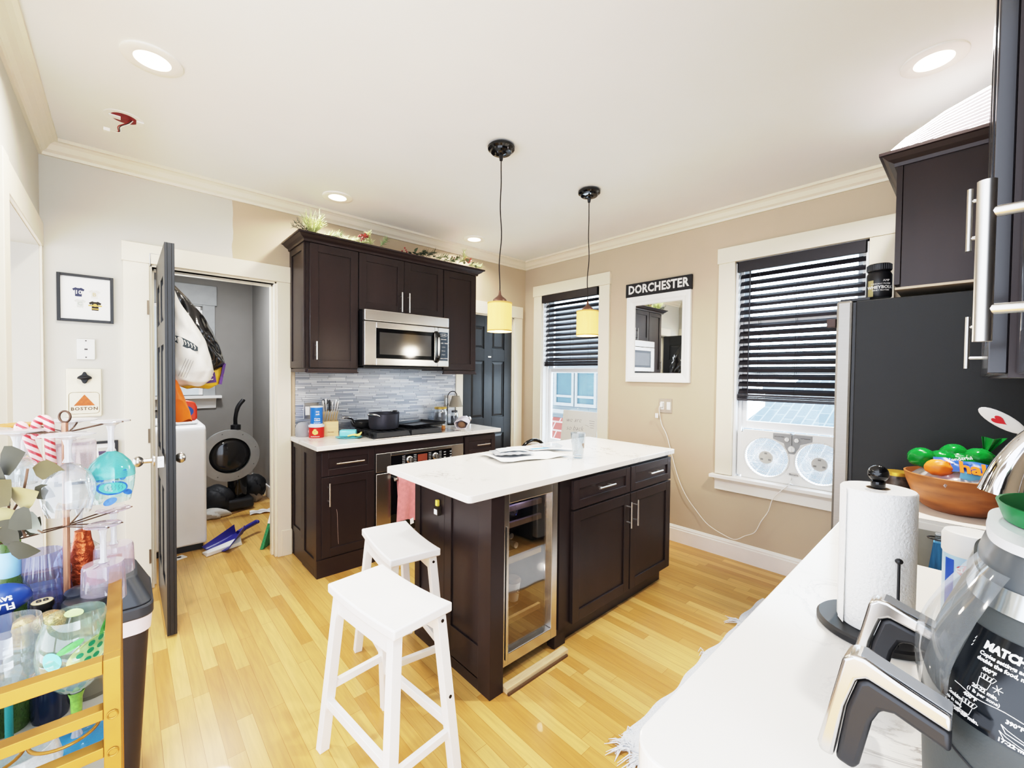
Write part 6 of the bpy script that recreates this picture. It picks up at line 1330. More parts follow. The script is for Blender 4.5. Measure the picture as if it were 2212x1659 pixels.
m = M(); m.text('WHEYBOLIC', 0.019, lab(TU, 1.836, RT + 0.0006, AT), bend=RT, bold=0.0006); m.text('CLINICALLY PROVEN', 0.008, lab(TU, 1.852, RT + 0.0006, AT), bend=RT); m.text('WHEY PROTEIN', 0.009, lab(TU, 1.822, RT + 0.0006, AT), bend=RT); m.text('AMP', 0.014, lab(TU, 1.866, RT + 0.0006, rad(-50)), bend=RT); m.o('lettering', WHITEP, t)
m = M(); T2 = lab(TU, 1.825, RT + 0.0004, rad(-122)); m.grid(lambda u, v: T2 @ Vector((RT * math.sin(-0.25 + 0.5 * u), -0.03 + 0.075 * v, RT * math.cos(-0.25 + 0.5 * u) - RT)), 6, 2); m.o('gold_label', mat('tub_gold', (170, 158, 110), 0.4), t)
t = thing('hanging_cabinet', 'dark crowned cupboard mounted over the fridge', 'cabinet', (-0.5, -3.63, 1.81))
m = M(); m.box(-0.972, -0.03, -3.93, -3.362, 1.815, 2.35); m.o('carcass', ESP, t, bev=0.002)
for x0, x1 in ((0.035, 0.498), (0.504, 0.968)): door(t, x0, x1, 1.83, 2.34, 3.341, T=TN)
m = M(); m.box(-0.975, -0.968, -3.36, -3.341, 1.83, 2.345); m.o('door_edge', ESP, t)
m = M(); m.box(-0.976, -0.03, -3.93, -3.345, 1.807, 1.817); m.o('bottom_trim', mat('pale_edge_band', (196, 178, 156), 0.5), t)
m = M()
for (a, za), (b, zb) in zip(prof_ := [(0.0, 2.345), (0.008, 2.345), (0.01, 2.36), (0.03, 2.372), (0.046, 2.388), (0.056, 2.39), (0.056, 2.402)], prof_[1:]):
    if zb - za < 1e-6: continue
    m.hexa([(-0.974 - a, -3.935, za), (-0.03, -3.935, za), (-0.03, -3.341 + a, za), (-0.974 - a, -3.341 + a, za)], [(-0.974 - b, -3.935, zb), (-0.03, -3.935, zb), (-0.03, -3.341 + b, zb), (-0.974 - b, -3.341 + b, zb)])
m.o('crown', ESP2, t)
t = thing('ribbed_hamper', 'white ribbed plastic bin lying on top of the cupboard over the fridge', 'bin', (-0.6, -3.6, 2.403))
m = M(); pr = [(-3.315, 2.404), (-3.305, 2.42), (-3.312, 2.455), (-3.36, 2.495), (-3.48, 2.56), (-3.62, 2.61), (-3.80, 2.63), (-3.88, 2.62), (-3.89, 2.404)]
m.prism(pr, 'x', -0.90, -0.25)
m.o('shell', mat('white_ribbed_plastic', (244, 240, 246), 0.45, var=0.01), t, bev=0.008, seg=3)
m = M()
for k in range(1, 12):
    s_ = 1 - k * 0.075
    P_ = [(-3.6 + (y + 3.6) * (1.0), 2.404 + (z - 2.404) * s_) for y, z in pr[2:7]]
    m.tube([(-0.902, y, z) for y, z in P_], 0.004, 6)
m.o('rib', bpy.data.materials['white_ribbed_plastic'], t, smooth=60)
# glossy hanging cupboards over the sink counter
GLO = mat('glossy_espresso', (26, 22, 26), 0.14, var=0.1, scale=7, stretch=(1, 1, 0.12), spec=0.5, coat=0.15)
t = thing('hanging_cabinet', 'glass fronted dark cupboard hanging above the sink counter', 'cabinet', (-1.8, -3.77, 1.42))
m = M(); m.box(-2.55, -1.12, -3.935, -3.92, 1.42, 2.35); m.box(-2.55, -2.53, -3.92, -3.627, 1.42, 2.35); m.box(-1.14, -1.12, -3.92, -3.627, 1.42, 2.35); m.box(-2.53, -1.14, -3.92, -3.627, 1.42, 1.44); m.box(-2.53, -1.14, -3.92, -3.627, 2.33, 2.35); m.box(-2.53, -1.14, -3.92, -3.65, 1.74, 1.755); m.box(-2.53, -1.14, -3.92, -3.65, 2.03, 2.045); m.o('carcass', ESP, t)
for i, (x0, x1) in enumerate(((-2.545, -2.075), (-2.068, -1.60), (-1.594, -1.125))):
    m = M(); yf = -3.607; w_ = 0.055
    m.box(x0, x0 + w_, yf - 0.02, yf, 1.425, 2.345); m.box(x1 - w_, x1, yf - 0.02, yf, 1.425, 2.345); m.box(x0 + w_, x1 - w_, yf - 0.02, yf, 1.425, 1.425 + w_); m.box(x0 + w_, x1 - w_, yf - 0.02, yf, 2.345 - w_, 2.345)
    d = m.o('door', GLO, t, bev=0.002)
    m = M(); m.box(x0 + w_ - 0.003, x1 - w_ + 0.003, yf - 0.014, yf - 0.009, 1.425 + w_ - 0.003, 2.345 - w_ + 0.003); m.o('pane', GLASS if i else glass('blue_tinged_glass', (196, 212, 240), refl=0.95), d)
    xh = {0: 2.12, 1: 1.86, 2: 1.55}[i]; zh = {0: 1.53, 1: 1.83, 2: 1.53}[i]
    if i: pull(xh, 3.607, zh, 0.16, 'z', d, T=TN)
t = thing('hanging_cabinet', 'dark cupboard hanging nearest the air fryer with a long bar handle', 'cabinet', (-2.75, -3.78, 1.42))
m = M(); m.box(-2.99, -2.556, -3.935, -3.656, 1.42, 2.35); m.o('carcass', ESP, t)
m = M(TN); shaker(m, 2.56, 2.985, 1.425, 2.345, 3.634); d = m.o('door', GLO, t, bev=0.0015); pull(2.885, 3.634, 1.529, 0.152, 'z', d, T=TN, r=0.0068, out=0.035)
t = thing('blue_glass_bowl', 'pale blue glass bowl on the lowest shelf of the glass fronted cupboard', 'bowl', (-2.2, -3.75, 1.44))
m = M(); m.lathe([(0, 0), (0.04, 0), (0.045, 0.01), (0.1, 0.08), (0.096, 0.08), (0.04, 0.014), (0, 0.01)], (-2.2, -3.74, 1.441), 36); m.o('bowl_body', mat('pale_blue_ceramic', (150, 184, 226), 0.25), t, smooth=40)
t = thing('blue_serving_plate', 'blue plate standing on edge on the middle shelf of the glass fronted cupboard', 'plate', (-2.2, -3.8, 1.755))
m = M(); m.lathe([(0, 0), (0.08, 0), (0.125, 0.015), (0.128, 0.018), (0.08, 0.006), (0, 0.005)], (-2.2, -3.86, 1.885), 40, Matrix.Rotation(rad(-82), 3, 'X')); m.o('plate_body', mat('royal_blue_glaze', (58, 92, 190), 0.2), t, smooth=40)
# ================================================================== BAR CART
GOLD = mat('brushed_gold', (160, 112, 44), 0.4, 0.55, var=0.08, scale=20)
TZ = 0.715
CXa, CXb, CYa, CYb, RZ = -3.815, -3.496, -2.66, -2.13, 0.95
t = thing('bar_cart', 'gold metal bar cart crowded with glasses and bottles beside the trash can', 'bar cart', (-3.655, -2.4, 0))
w = 0.011
for x in (CXa + w, CXb - w):
    for y in (CYa + w, CYb - w):
        m = M(); m.box(x - w, x + w, y - w, y + w, 0.045, RZ); p = m.o('post', GOLD, t, bev=0.0015)
        if x > -3.6 and y < -2.5:
            for z in (0.862, 0.80, 0.735):
                m = M(); m.cyl((x, y - w - 0.001, z - 0.004), (x, y - w + 0.001, z - 0.004), 0.006, n=14); m.tube([(x + 0.0062 * math.cos(k * PI / 8), y - w - 0.0012, z - 0.004 + 0.0062 * math.sin(k * PI / 8)) for k in range(16)], 0.0012, 5, closed=True); m.o('rivet_cap', GOLD, p)
        m = M(); m.lathe([(0, 0), (0.016, 0), (0.02, 0.02), (0.016, 0.04), (0, 0.045)], (x, y, 0), 16); m.o('foot', BLK, t, smooth=40)
for z, h_ in ((RZ - 0.011, 0.011), (0.862, 0.0085), (0.80, 0.0085)):
    for y in (CYa + w, CYb - w):
        m = M(); m.box(CXa + 2 * w, CXb - 2 * w, y - w, y + w, z - h_, z + h_); m.o('rail', GOLD, t, bev=0.001)
    for x in (CXa + w, CXb - w):
        m = M(); m.box(x - w, x + w, CYa + 2 * w, CYb - 2 * w, z - h_, z + h_); m.o('rail', GOLD, t, bev=0.001)
m = M(); m.box(CXa, CXb, CYa, CYb, TZ - 0.02, TZ - 0.005); m.o('tray_frame', GOLD, t)
m = M(); m.box(CXa + w, CXb - w, CYa + w, CYb - w, TZ - 0.005, TZ); m.o('tray_glass', mat('frosted_tray', (176, 172, 160), 0.3), t)
m = M(); m.box(CXa, CXb, CYa, CYb, 0.2, 0.22); m.o('lower_shelf', GOLD, t, bev=0.002)
for x in (-3.566, -3.652, -3.738):
    m = M(); m.tube([(x + 0.041 * math.cos(a * PI / 16), -2.585 + 0.041 * math.sin(a * PI / 16), 0.814) for a in range(32)], 0.0026, 8, closed=True); m.o('bottle_ring', GOLD, t, smooth=60)
# ---- glasses
def goblet(m, zf, rf, hs, rb, hb, rr, th=0.0012, flat=False):
    """Stemmed glass profile standing on z = 0."""
    o_ = [(0, 0), (rf * 0.92, 0), (rf, 0.0015), (rf, 0.003), (rf * 0.5, 0.006), (0.0085, 0.012), (0.0055, 0.025), (0.0055, hs - 0.008), (0.009, hs)]
    if flat: b_ = [(rb * 0.94, hs + 0.002), (rb, hs + 0.008), (rr, hs + hb)]
    else: b_ = [(rb * 0.45, hs + hb * 0.07), (rb * 0.8, hs + hb * 0.24), (rb * 0.97, hs + hb * 0.42), (rb, hs + hb * 0.55), (rb * 0.95, hs + hb * 0.75), (rr, hs + hb)]
    return o_, b_
FOOTG = glass('glass_foot', (236, 238, 240), fres=0.7, body=0.38, bcol=(226, 222, 222))
def wineglass(label, p, rf, hs, rb, hb, rr, flip=False, bowl=None, foot=None, flat=False, group=None, kind='wine_glass'):
    t = thing(kind, label, 'glass', p, group=group)
    R = Matrix.Rotation(PI, 3, 'X') if flip else Matrix.Identity(3)
    o_, b_ = goblet(None, 0, rf, hs, rb, hb, rr, flat=flat)
    m = M(); m.lathe(o_[:6], p, 36, R); m.o('foot', foot or FOOTG, t, smooth=50)
    m = M(); m.lathe(o_[5:] + [(0, hs + 0.002)], p, 14, R); m.o('stem', (foot if foot and foot.name.startswith('teal') else FOOTG), t, smooth=50)
    m = M(); m.lathe([(0.001, hs + 0.0005)] + b_, p, 40, R); m.o('bowl', bowl or GLASS, t, smooth=50)
    return t
TR = (-3.587, -2.228)
t = thing('glass_tree', 'dark wire wine glass rack with ring top standing on the bar cart', 'glass rack', (*TR, TZ))
BRZ = mat('dark_wire', (92, 70, 56), 0.4, 0.7)
m = M(); m.cyl((*TR, TZ), (*TR, 1.30), 0.0065, 0.0055, 12); m.o('pole', mat('copper_pole', (176, 128, 104), 0.35, 0.6), t, smooth=40)
m = M(); m.lathe([(0, 0), (0.016, 0), (0.016, 0.004), (0.01, 0.01), (0, 0.012)], (*TR, TZ), 28); m.o('base', BRZ, t, smooth=40)
m = M(); m.tube([(TR[0] + 0.0125 * math.cos(a * PI / 12) * 0.74, TR[1] - 0.0125 * math.cos(a * PI / 12) * 0.67, 1.313 + 0.0125 * math.sin(a * PI / 12)) for a in range(24)], 0.0022, 8, closed=True); m.o('top_ring', BRZ, t, smooth=60)
T1, T2 = 1.277, 1.068
HANG1 = {'A': (-3.577, -2.315, 1.284), 'B': (-3.512, -2.262, 1.303), 'C': (-3.658, -2.226, 1.288), 'D': (-3.66, -2.12, 1.293), 'E': (-3.583, -2.135, 1.299)}
HANG2 = {'F': (-3.51, -2.195, 1.084), 'G': (-3.526, -2.289, 1.075), 'H': (-3.571, -2.14, 1.095)}
for nm, D, Z in (('upper_arms', HANG1, T1), ('lower_arms', HANG2, T2)):
    for q in list(D.values()) + ([(-3.68, -2.26, Z)] if Z == T2 else []):
        c = Vector((*TR, Z)); d = Vector((q[0], q[1], Z)) - c; L_ = d.length; d.normalize(); s = Vector((-d.y, d.x, 0)); zz = q[2] - 0.004 - Z if Z == T1 or len(q) else 0
        up_ = Vector((0, 0, 1))
        pts = [c + s * 0.004, c + d * (L_ * 0.5) + s * 0.01 + up_ * zz * 0.5, c + d * (L_ + 0.004) + s * 0.012 + up_ * zz, c + d * (L_ + 0.03) + s * 0.016 + up_ * (zz + 0.002)]
        pts2 = [c - s * 0.004, c + d * (L_ * 0.5) - s * 0.01 + up_ * zz * 0.5, c + d * (L_ + 0.004) - s * 0.012 + up_ * zz, c + d * (L_ + 0.03) - s * 0.016 + up_ * (zz + 0.002)]
        m = M(); m.tube(catmull(pts, 4), 0.0017, 6); m.tube(catmull(pts2, 4), 0.0017, 6); m.o('hanging_arm', BRZ, t, smooth=60)
wineglass('clear balloon wine glass hanging upside down in front of the rack pole', HANG1['A'], 0.043, 0.06, 0.0425, 0.108, 0.034, True)
TEALB = glass('teal_swirl_glass', (226, 244, 242), fres=0.5, body=0.12, bcol=(150, 216, 212))
TEALP = glass('teal_swirl_paint', (190, 232, 228), fres=0.3, body=0.5, bcol=(96, 178, 174))
_T = mat('teal_unused', (122, 200, 196), 0.25, var=0.5, scale=24, stretch=(1, 1, 0.4))
g = wineglass('hanging wine glass painted with a blue sea turtle under a turquoise swirl', HANG1['B'], 0.033, 0.07, 0.041, 0.115, 0.033, True, bowl=TEALB)
px, py, pz = HANG1['B']
m = M(); m.lathe([(0.004, -0.066), (0.009, -0.072), (0.02, -0.079), (0.034, -0.0965), (0.0412, -0.113), (0.0417, -0.128)], (px, py, pz), 36); m.o('turquoise_shoulder', TEALP, g, smooth=60)
def decal(m, T, pts, bend, z=0.0):
    vs = []
    for x, y in pts:
        a = x / bend; vs.append(m.v(T @ Vector(((bend + z) * math.sin(a), y, (bend + z) * math.cos(a) - bend))))
    m.face(vs)
def oval(x, y, rx, ry, rot=0, n=18): return [(x + rx * math.cos(a) * math.cos(rot) - ry * math.sin(a) * math.sin(rot), y + rx * math.cos(a) * math.sin(rot) + ry * math.sin(a) * math.cos(rot)) for a in [2 * PI * k / n for k in range(n)]]
TD = lab((px, py), pz - 0.148, 0.0405, rad(8)); BL = mat('turtle_blue', (44, 92, 172), 0.4, var=0.3, scale=160); TQ = mat('turtle_teal', (70, 160, 150), 0.4, var=0.2); NV = mat('turtle_navy', (20, 42, 84), 0.5)
for e in ((-0.022, 0.018, 0.009, 0.006, -0.6), (0.013, 0.021, 0.010, 0.006, 1.2), (0.02, -0.012, 0.009, 0.005, -0.4), (-0.006, -0.024, 0.010, 0.006, 0.5), (-0.03, 0.002, 0.006, 0.006, 0)): m = M(); decal(m, TD, oval(*(v_ * 1.25 for v_ in e[:4]), e[4]), 0.0405, 0.0004); m.o('turtle_flipper', BL, g)
m = M(); decal(m, TD, oval(-0.004, 0.0, 0.028, 0.0156, -0.08, 28), 0.0405, 0.0007); m.o('turtle_rim', BL, g)
m = M(); decal(m, TD, oval(-0.003, 0.0, 0.0235, 0.012, -0.08, 28), 0.0405, 0.0011); m.o('turtle_shell', TQ, g)
m = M()
for k in range(5):
    x0_ = -0.012 + k * 0.006; m.tube([TD @ Vector(((0.0412) * math.sin((x0_ + dx) / 0.0405), dy, 0.0412 * math.cos((x0_ + dx) / 0.0405) - 0.0405)) for dx, dy in ((0, -0.006), (0.002, -0.002), (0, 0.002), (0.002, 0.006))], 0.0004, 4)
m.o('shell_lines', NV, g)
wineglass('short stubby clear glass hanging upside down on the eucalyptus side of the rack', HANG1['C'], 0.042, 0.055, 0.034, 0.06, 0.03, True)
wineglass('hanging wine glass with an amber foot at the back of the rack', HANG1['D'], 0.045, 0.07, 0.04, 0.09, 0.034, True, foot=glass('amber_foot', (236, 170, 90), body=0.55, bcol=(214, 142, 62)))
wineglass('frosted straight sided glass hanging upside down behind the rack pole', HANG1['E'], 0.046, 0.05, 0.043, 0.09, 0.043, True, flat=True, bowl=glass('frosted_pink_glass', (240, 232, 232), body=0.32, bcol=(232, 218, 220)))
LAV = glass('lavender_plastic', (240, 232, 240), fres=0.3, body=0.25, bcol=(206, 194, 206))
wineglass('lavender plastic wine cup hanging upside down, the one in front of its twin', HANG2['G'], 0.032, 0.086, 0.036, 0.085, 0.038, True, flat=True, bowl=LAV, foot=LAV)
wineglass('lavender plastic wine cup hanging upside down just behind its twin', HANG2['F'], 0.032, 0.086, 0.036, 0.07, 0.038, True, flat=True, bowl=LAV, foot=LAV)
wineglass('tall clear cone bowled glass hanging upside down on the lower tier of the rack', HANG2['H'], 0.042, 0.085, 0.045, 0.11, 0.036, True)
# standing painted glasses
TGc = (-3.56, -2.465)
g = wineglass('big wine glass painted with a green sea turtle on a blue foot', (*TGc, TZ + 0.0005), 0.045, 0.098, 0.053, 0.148, 0.041, foot=glass('blue_foot_glass', (110, 190, 226), body=0.5, bcol=(86, 166, 214)), bowl=glass('clear_green_tint', (238, 250, 242), fres=0.5, body=0.1, bcol=(206, 232, 214)))
TG = lab(TGc, 0.902, 0.0525, rad(9)); GR = mat('turtle_green', (92, 176, 92), 0.4, var=0.25, scale=90); PG_ = mat('turtle_pale', (206, 226, 150), 0.4, var=0.12, scale=60); DG = mat('turtle_dark_green', (34, 124, 84), 0.35)
m = M(); decal(m, TG, oval(0.016, 0.0, 0.036, 0.022, 0.5, 30), 0.0525, 0.0006); m.o('turtle_shell', PG_, g)
for e in ((0.036, 0.032, 0.017, 0.006, 1.15), (-0.012, 0.02, 0.02, 0.0065, 0.45), (-0.016, -0.022, 0.016, 0.005, 0.2), (0.046, -0.006, 0.01, 0.005, 1.3)): m = M(); decal(m, TG, oval(*e), 0.0525, 0.0004); m.o('turtle_flipper', GR, g)
m = M()
for k, (x, y) in enumerate(((-0.004, -0.016), (0.01, -0.011), (0.022, -0.009), (0.0, 0.0), (0.014, 0.003), (0.028, 0.005), (0.016, 0.015), (0.03, 0.018))): decal(m, TG, oval(x, y, 0.0052, 0.0042, 0.5, 14), 0.0525, 0.001)
m.o('shell_spots', DG, g)
m = M(); decal(m, TG, oval(-0.037, 0.0, 0.014, 0.017, 0.3, 22), 0.0525, 0.0005); m.o('turquoise_patch', mat('turq_patch', (120, 210, 208), 0.3), g)
m = M(); decal(m, lab(TGc, 0.945, 0.043, rad(186)), oval(0.0, 0.0, 0.014, 0.008, 0.2, 18), 0.043, 0.0003); m.o('cream_patch', PG_, g)
m = M(); m.lathe([(0.0052, 0.028), (0.0075, 0.05), (0.0085, 0.085), (0.012, 0.098)], (*TGc, TZ), 14); m.o('green_stem_paint', mat('stem_green', (120, 168, 72), 0.4, var=0.4, scale=90), g, smooth=50)
wineglass('tall clear wine glass on a teal stem at the wall side of the cart', (-3.648, -2.425, TZ + 0.0005), 0.043, 0.10, 0.05, 0.145, 0.042, foot=glass('teal_foot_glass', (90, 180, 180), body=0.55, bcol=(60, 150, 148)), bowl=glass('clear_grey_bowl', (240, 244, 244), fres=0.5, body=0.1))
t = thing('glass_bowl', 'frosted round glass bowl low in the cart behind the two gold rings', 'bowl', (-3.605, -2.44, TZ))
m = M(); m.lathe([(0, 0.001), (0.03, 0.001), (0.045, 0.02), (0.05, 0.05), (0.042, 0.085), (0.04, 0.085), (0.047, 0.05), (0.042, 0.022), (0, 0.006)], (-3.62, -2.56, TZ), 36); m.o('bowl_body', glass('frosted_bowl', (228, 228, 222), body=0.4), t, smooth=50)
# ---- bottles and jars on the tray
def bottle(name, label, x, y, prof, mm, parts=(), cat='bottle', tilt=None):
    t = thing(name, label, cat, (x, y, TZ))
    R = tilt or Matrix.Identity(3)
    m = M(); m.lathe(prof, (x, y, TZ), 28, R); m.o('body', mm, t, smooth=45)
    for nm, pf, m2 in parts: m = M(); m.lathe(pf, (x, y, TZ), 28, R); m.o(nm, m2, t, smooth=45)
    return t
GRNB = glass('green_bottle_glass', (150, 180, 110), body=0.55, bcol=(86, 110, 60)); FOILG = mat('gold_foil', (196, 166, 108), 0.3, 0.85, var=0.25, scale=60, bump=0.5, bscale=140)
GLIT = mat('gold_glitter', (204, 176, 124), 0.35, 0.7, var=0.6, scale=400); BLU = glass('blue_ribbed_glass', (206, 210, 232), fres=0.3, body=0.2, bcol=(128, 138, 190)); DRK = mat('dark_bottle_glass', (18, 24, 22), 0.1)
bottle('green_wine_bottle', 'green bottle with a pale blue neck band holding the eucalyptus stems', -3.672, -2.215, [(0, 0), (0.036, 0), (0.038, 0.01), (0.038, 0.17), (0.03, 0.225), (0.0165, 0.26), (0.015, 0.31), (0.017, 0.33), (0.017, 0.336)], GRNB, [('neck_band', [(0.0165, 0.262), (0.0172, 0.264), (0.0168, 0.315), (0.0155, 0.316)], mat('pale_blue_band', (136, 178, 214), 0.5))])
t = thing('blue_carafe', 'pale blue ribbed glass carafe narrowing upward in the middle of the cart', 'carafe', (-3.63, -2.19, TZ))
m = M()
def rib_(u, v):
    a = 2 * PI * u; z = 0.295 * v; r_ = 0.052 if z < 0.18 else 0.052 - 0.018 * ((z - 0.18) / 0.115); r_ *= min(1, 0.6 + z * 20) if z < 0.02 else 1
    r_ += 0.0012 * math.cos(24 * a) * (z > 0.05)
    return Vector((-3.63 + r_ * math.cos(a), -2.19 + r_ * math.sin(a), TZ + z))
m.grid(rib_, 96, 14, closeu=True); m.o('carafe_body', BLU, t, smooth=60)
m = M(); m.lathe([(0, 0.002), (0.046, 0.004), (0.047, 0.2), (0, 0.2)], (-3.63, -2.19, TZ), 36); m.o('contents', glass('blue_water', (186, 190, 216), body=0.28, bcol=(100, 106, 146)), t, smooth=40)
t = bottle('cocktail_shaker', 'silver necked bottle with a black cap leaning beside the carafe', -3.568, -2.24, [(0, 0), (0.022, 0), (0.023, 0.01), (0.022, 0.14), (0.021, 0.17), (0.02, 0.182), (0, 0.183)], mat('dull_silver', (196, 194, 192), 0.3, 0.8), [('cap', [(0.02, 0.178), (0.023, 0.182), (0.024, 0.195), (0.021, 0.22), (0.01, 0.228), (0, 0.229)], mat('black_cap', (28, 32, 44), 0.4))], tilt=Matrix.Rotation(rad(9), 3, 'X'))
bottle('red_capped_bottle', 'clear bottle with a bright red screw cap by the gold side rail', -3.541, -2.20, [(0, 0), (0.026, 0), (0.028, 0.008), (0.028, 0.15), (0.02, 0.185), (0.016, 0.195), (0.016, 0.203)], glass('clear_liquor', (240, 240, 244), fres=0.5, body=0.12), [('cap', [(0, 0.232), (0.017, 0.232), (0.0185, 0.227), (0.0185, 0.2), (0, 0.2)], mat('red_cap', (190, 30, 34), 0.35))])
bottle('lidded_jar', 'glass jar with a flat dark grey lid behind the green turtle glass', -3.547, -2.30, [(0, 0), (0.038, 0), (0.041, 0.01), (0.041, 0.17), (0.037, 0.185), (0.037, 0.195)], glass('jar_glass', (236, 234, 226), fres=0.3, body=0.16, bcol=(170, 160, 140)), [('lid', [(0, 0.211), (0.041, 0.209), (0.0445, 0.205), (0.0445, 0.193), (0, 0.193)], mat('dark_grey_lid', (56, 58, 62), 0.35, 0.3))], cat='jar')
t = bottle('stoppered_bottle', 'dark bottle with a round gold stopper marked 88 beside the carafe', -3.62, -2.275, [(0, 0), (0.03, 0), (0.031, 0.01), (0.031, 0.12), (0.016, 0.17), (0.0145, 0.2), (0, 0.2)], DRK, [('stopper', [(0, 0.2), (0.0165, 0.2), (0.018, 0.204), (0.018, 0.212), (0, 0.212)], BLK)])
Rk = Matrix.Rotation(rad(30), 4, 'X')
m = M(); m.lathe([(0, 0), (0.016, 0), (0.0165, 0.001), (0.0155, 0.002), (0, 0.002)], (-3.62, -2.275, TZ + 0.2122), 24); m.o('gold_disc', mat('pale_gold_disc', (232, 212, 160), 0.4, 0.2), t)
m = M(); m.text('88', 0.02, Matrix.Translation((-3.62, -2.275, TZ + 0.2146)) @ Matrix.Rotation(rad(8), 4, 'Z'), 0.0004); m.o('lettering', BLK, t)
bottle('glitter_topped_bottle', 'navy bottle with a gold glitter ball stopper in front of the carafe', -3.604, -2.345, [(0, 0), (0.026, 0), (0.028, 0.01), (0.028, 0.1), (0.024, 0.14), (0.012, 0.182), (0, 0.182)], mat('navy_glass', (22, 30, 52), 0.15), [('glitter_ball', [(0, 0.172), (0.012, 0.174), (0.022, 0.183), (0.025, 0.195), (0.022, 0.206), (0.011, 0.213), (0, 0.214)], GLIT)])
t = bottle('champagne_bottle', 'gold foil topped champagne bottle leaning behind the clear wine glass', -3.662, -2.335, [(0, 0), (0.028, 0), (0.03, 0.01), (0.028, 0.1), (0.018, 0.15), (0.014, 0.175)], GRNB, [('gold_foil_neck', [(0.019, 0.135), (0.016, 0.165), (0.015, 0.185), (0.0175, 0.19), (0.017, 0.205), (0.01, 0.213), (0, 0.214)], FOILG)], tilt=Matrix.Rotation(rad(7), 3, 'Y'))
t = bottle('champagne_bottle', 'second gold foil topped champagne bottle, the one nearest the navy packet', -3.715, -2.345, [(0, 0), (0.026, 0), (0.028, 0.01), (0.026, 0.09), (0.017, 0.14), (0.013, 0.16)], GRNB, [('gold_foil_neck', [(0.018, 0.13), (0.015, 0.155), (0.015, 0.178), (0.0175, 0.183), (0.017, 0.2), (0.01, 0.207), (0, 0.208)], FOILG)], tilt=Matrix.Rotation(rad(8), 3, 'Y'))
bottle('white_lidded_jar', 'jar with a pale ribbed white lid at the wall edge of the cart', -3.70, -2.405, [(0, 0), (0.03, 0), (0.032, 0.01), (0.032, 0.2), (0, 0.2)], glass('jar_glass_b', (230, 232, 236), body=0.35), [('lid', [(0, 0.238), (0.031, 0.236), (0.035, 0.23), (0.0355, 0.22), (0.035, 0.215), (0.0355, 0.21), (0.035, 0.2), (0, 0.2)], mat('white_blue_lid', (206, 220, 236), 0.4))], cat='jar')
t = thing('navy_packet', 'navy packet with white upside-down lettering at the wall side of the cart', 'packet', (-3.69, -2.27, TZ))
m = M(); lump(m, (-3.672, -2.288, 0.955), 0.04, 0.022, 0.03, 0.04, 44, R=Matrix.Rotation(rad(18), 3, 'Z')); m.box(-3.69, -3.66, -2.292, -2.272, TZ, 0.94); m.o('packet_body', mat('navy_film', (32, 62, 128), 0.35), t, smooth=50)
m = M(); T = frameT((-3.668, -2.3135, 0.956), (-0.95, 0.3, -0.12), (0.1, 0.1, -1)); m.text('SAVE', 0.013, T @ Matrix.Translation((0, -0.009, 0)), bold=0.0004); m.text('FLA', 0.019, T @ Matrix.Translation((0, 0.008, 0)), bold=0.0004); m.o('lettering', WHITEP, t)
t = bottle('copper_shaker', 'hammered copper shaker standing behind the rack pole', -3.565, -2.165, [(0, 0), (0.022, 0), (0.024, 0.02), (0.026, 0.2), (0.024, 0.26), (0.016, 0.30), (0.014, 0.32), (0, 0.325)], mat('hammered_copper', (176, 84, 48), 0.3, 0.8, var=0.3, scale=30, bump=0.8, bscale=90), cat='shaker')
# candy canes
CANW = None
def candy_mat():
    m, nt, b, out = new_mat('candy_stripe'); L = nt.links
    tc = nt.nodes.new('ShaderNodeTexCoord'); mp = nt.nodes.new('ShaderNodeMapping'); mp.inputs['Rotation'].default_value = (0.5, 0.9, 0.3)
    wv = nt.nodes.new('ShaderNodeTexWave'); wv.inputs['Scale'].default_value = 26; wv.inputs['Distortion'].default_value = 0.4
    cr = nt.nodes.new('ShaderNodeValToRGB'); cr.color_ramp.interpolation = 'CONSTANT'; cr.color_ramp.elements[0].color = lin((238, 196, 190)); cr.color_ramp.elements[1].position = 0.62; cr.color_ramp.elements[1].color = lin((196, 60, 64))
    L.new(tc.outputs['Object'], mp.inputs[0]); L.new(mp.outputs[0], wv.inputs[0]); L.new(wv.outputs[0], cr.inputs[0]); L.new(cr.outputs[0], b.inputs['Base Color']); setin(b, 'Roughness', 0.35); return m
CST = candy_mat(); IR = Vector((0.737, -0.675, 0))
def cane(label, c, pts, r_):
    t = thing('candy_cane', label, 'candy cane', c)
    m = M(); m.tube(catmull([Vector(c) + IR * p[0] + Vector((0, 0, p[1])) for p in pts], 6), r_, 10); m.o('cane', CST, t, smooth=60)
cane('red striped candy cane hooked over the rack and hanging straight down by the pole', (-3.618, -2.206, 1.285), [(-0.022, -0.022), (-0.022, 0.006), (-0.012, 0.022), (0.002, 0.022), (0.008, 0.008), (0.009, -0.03), (0.014, -0.105)], 0.0085)
cane('red striped candy cane hanging slanted beside the stubby glass', (-3.65, -2.185, 1.25), [(-0.016, 0.03), (-0.01, 0.045), (0.0, 0.03), (0.012, 0.0), (0.034, -0.05)], 0.0085)
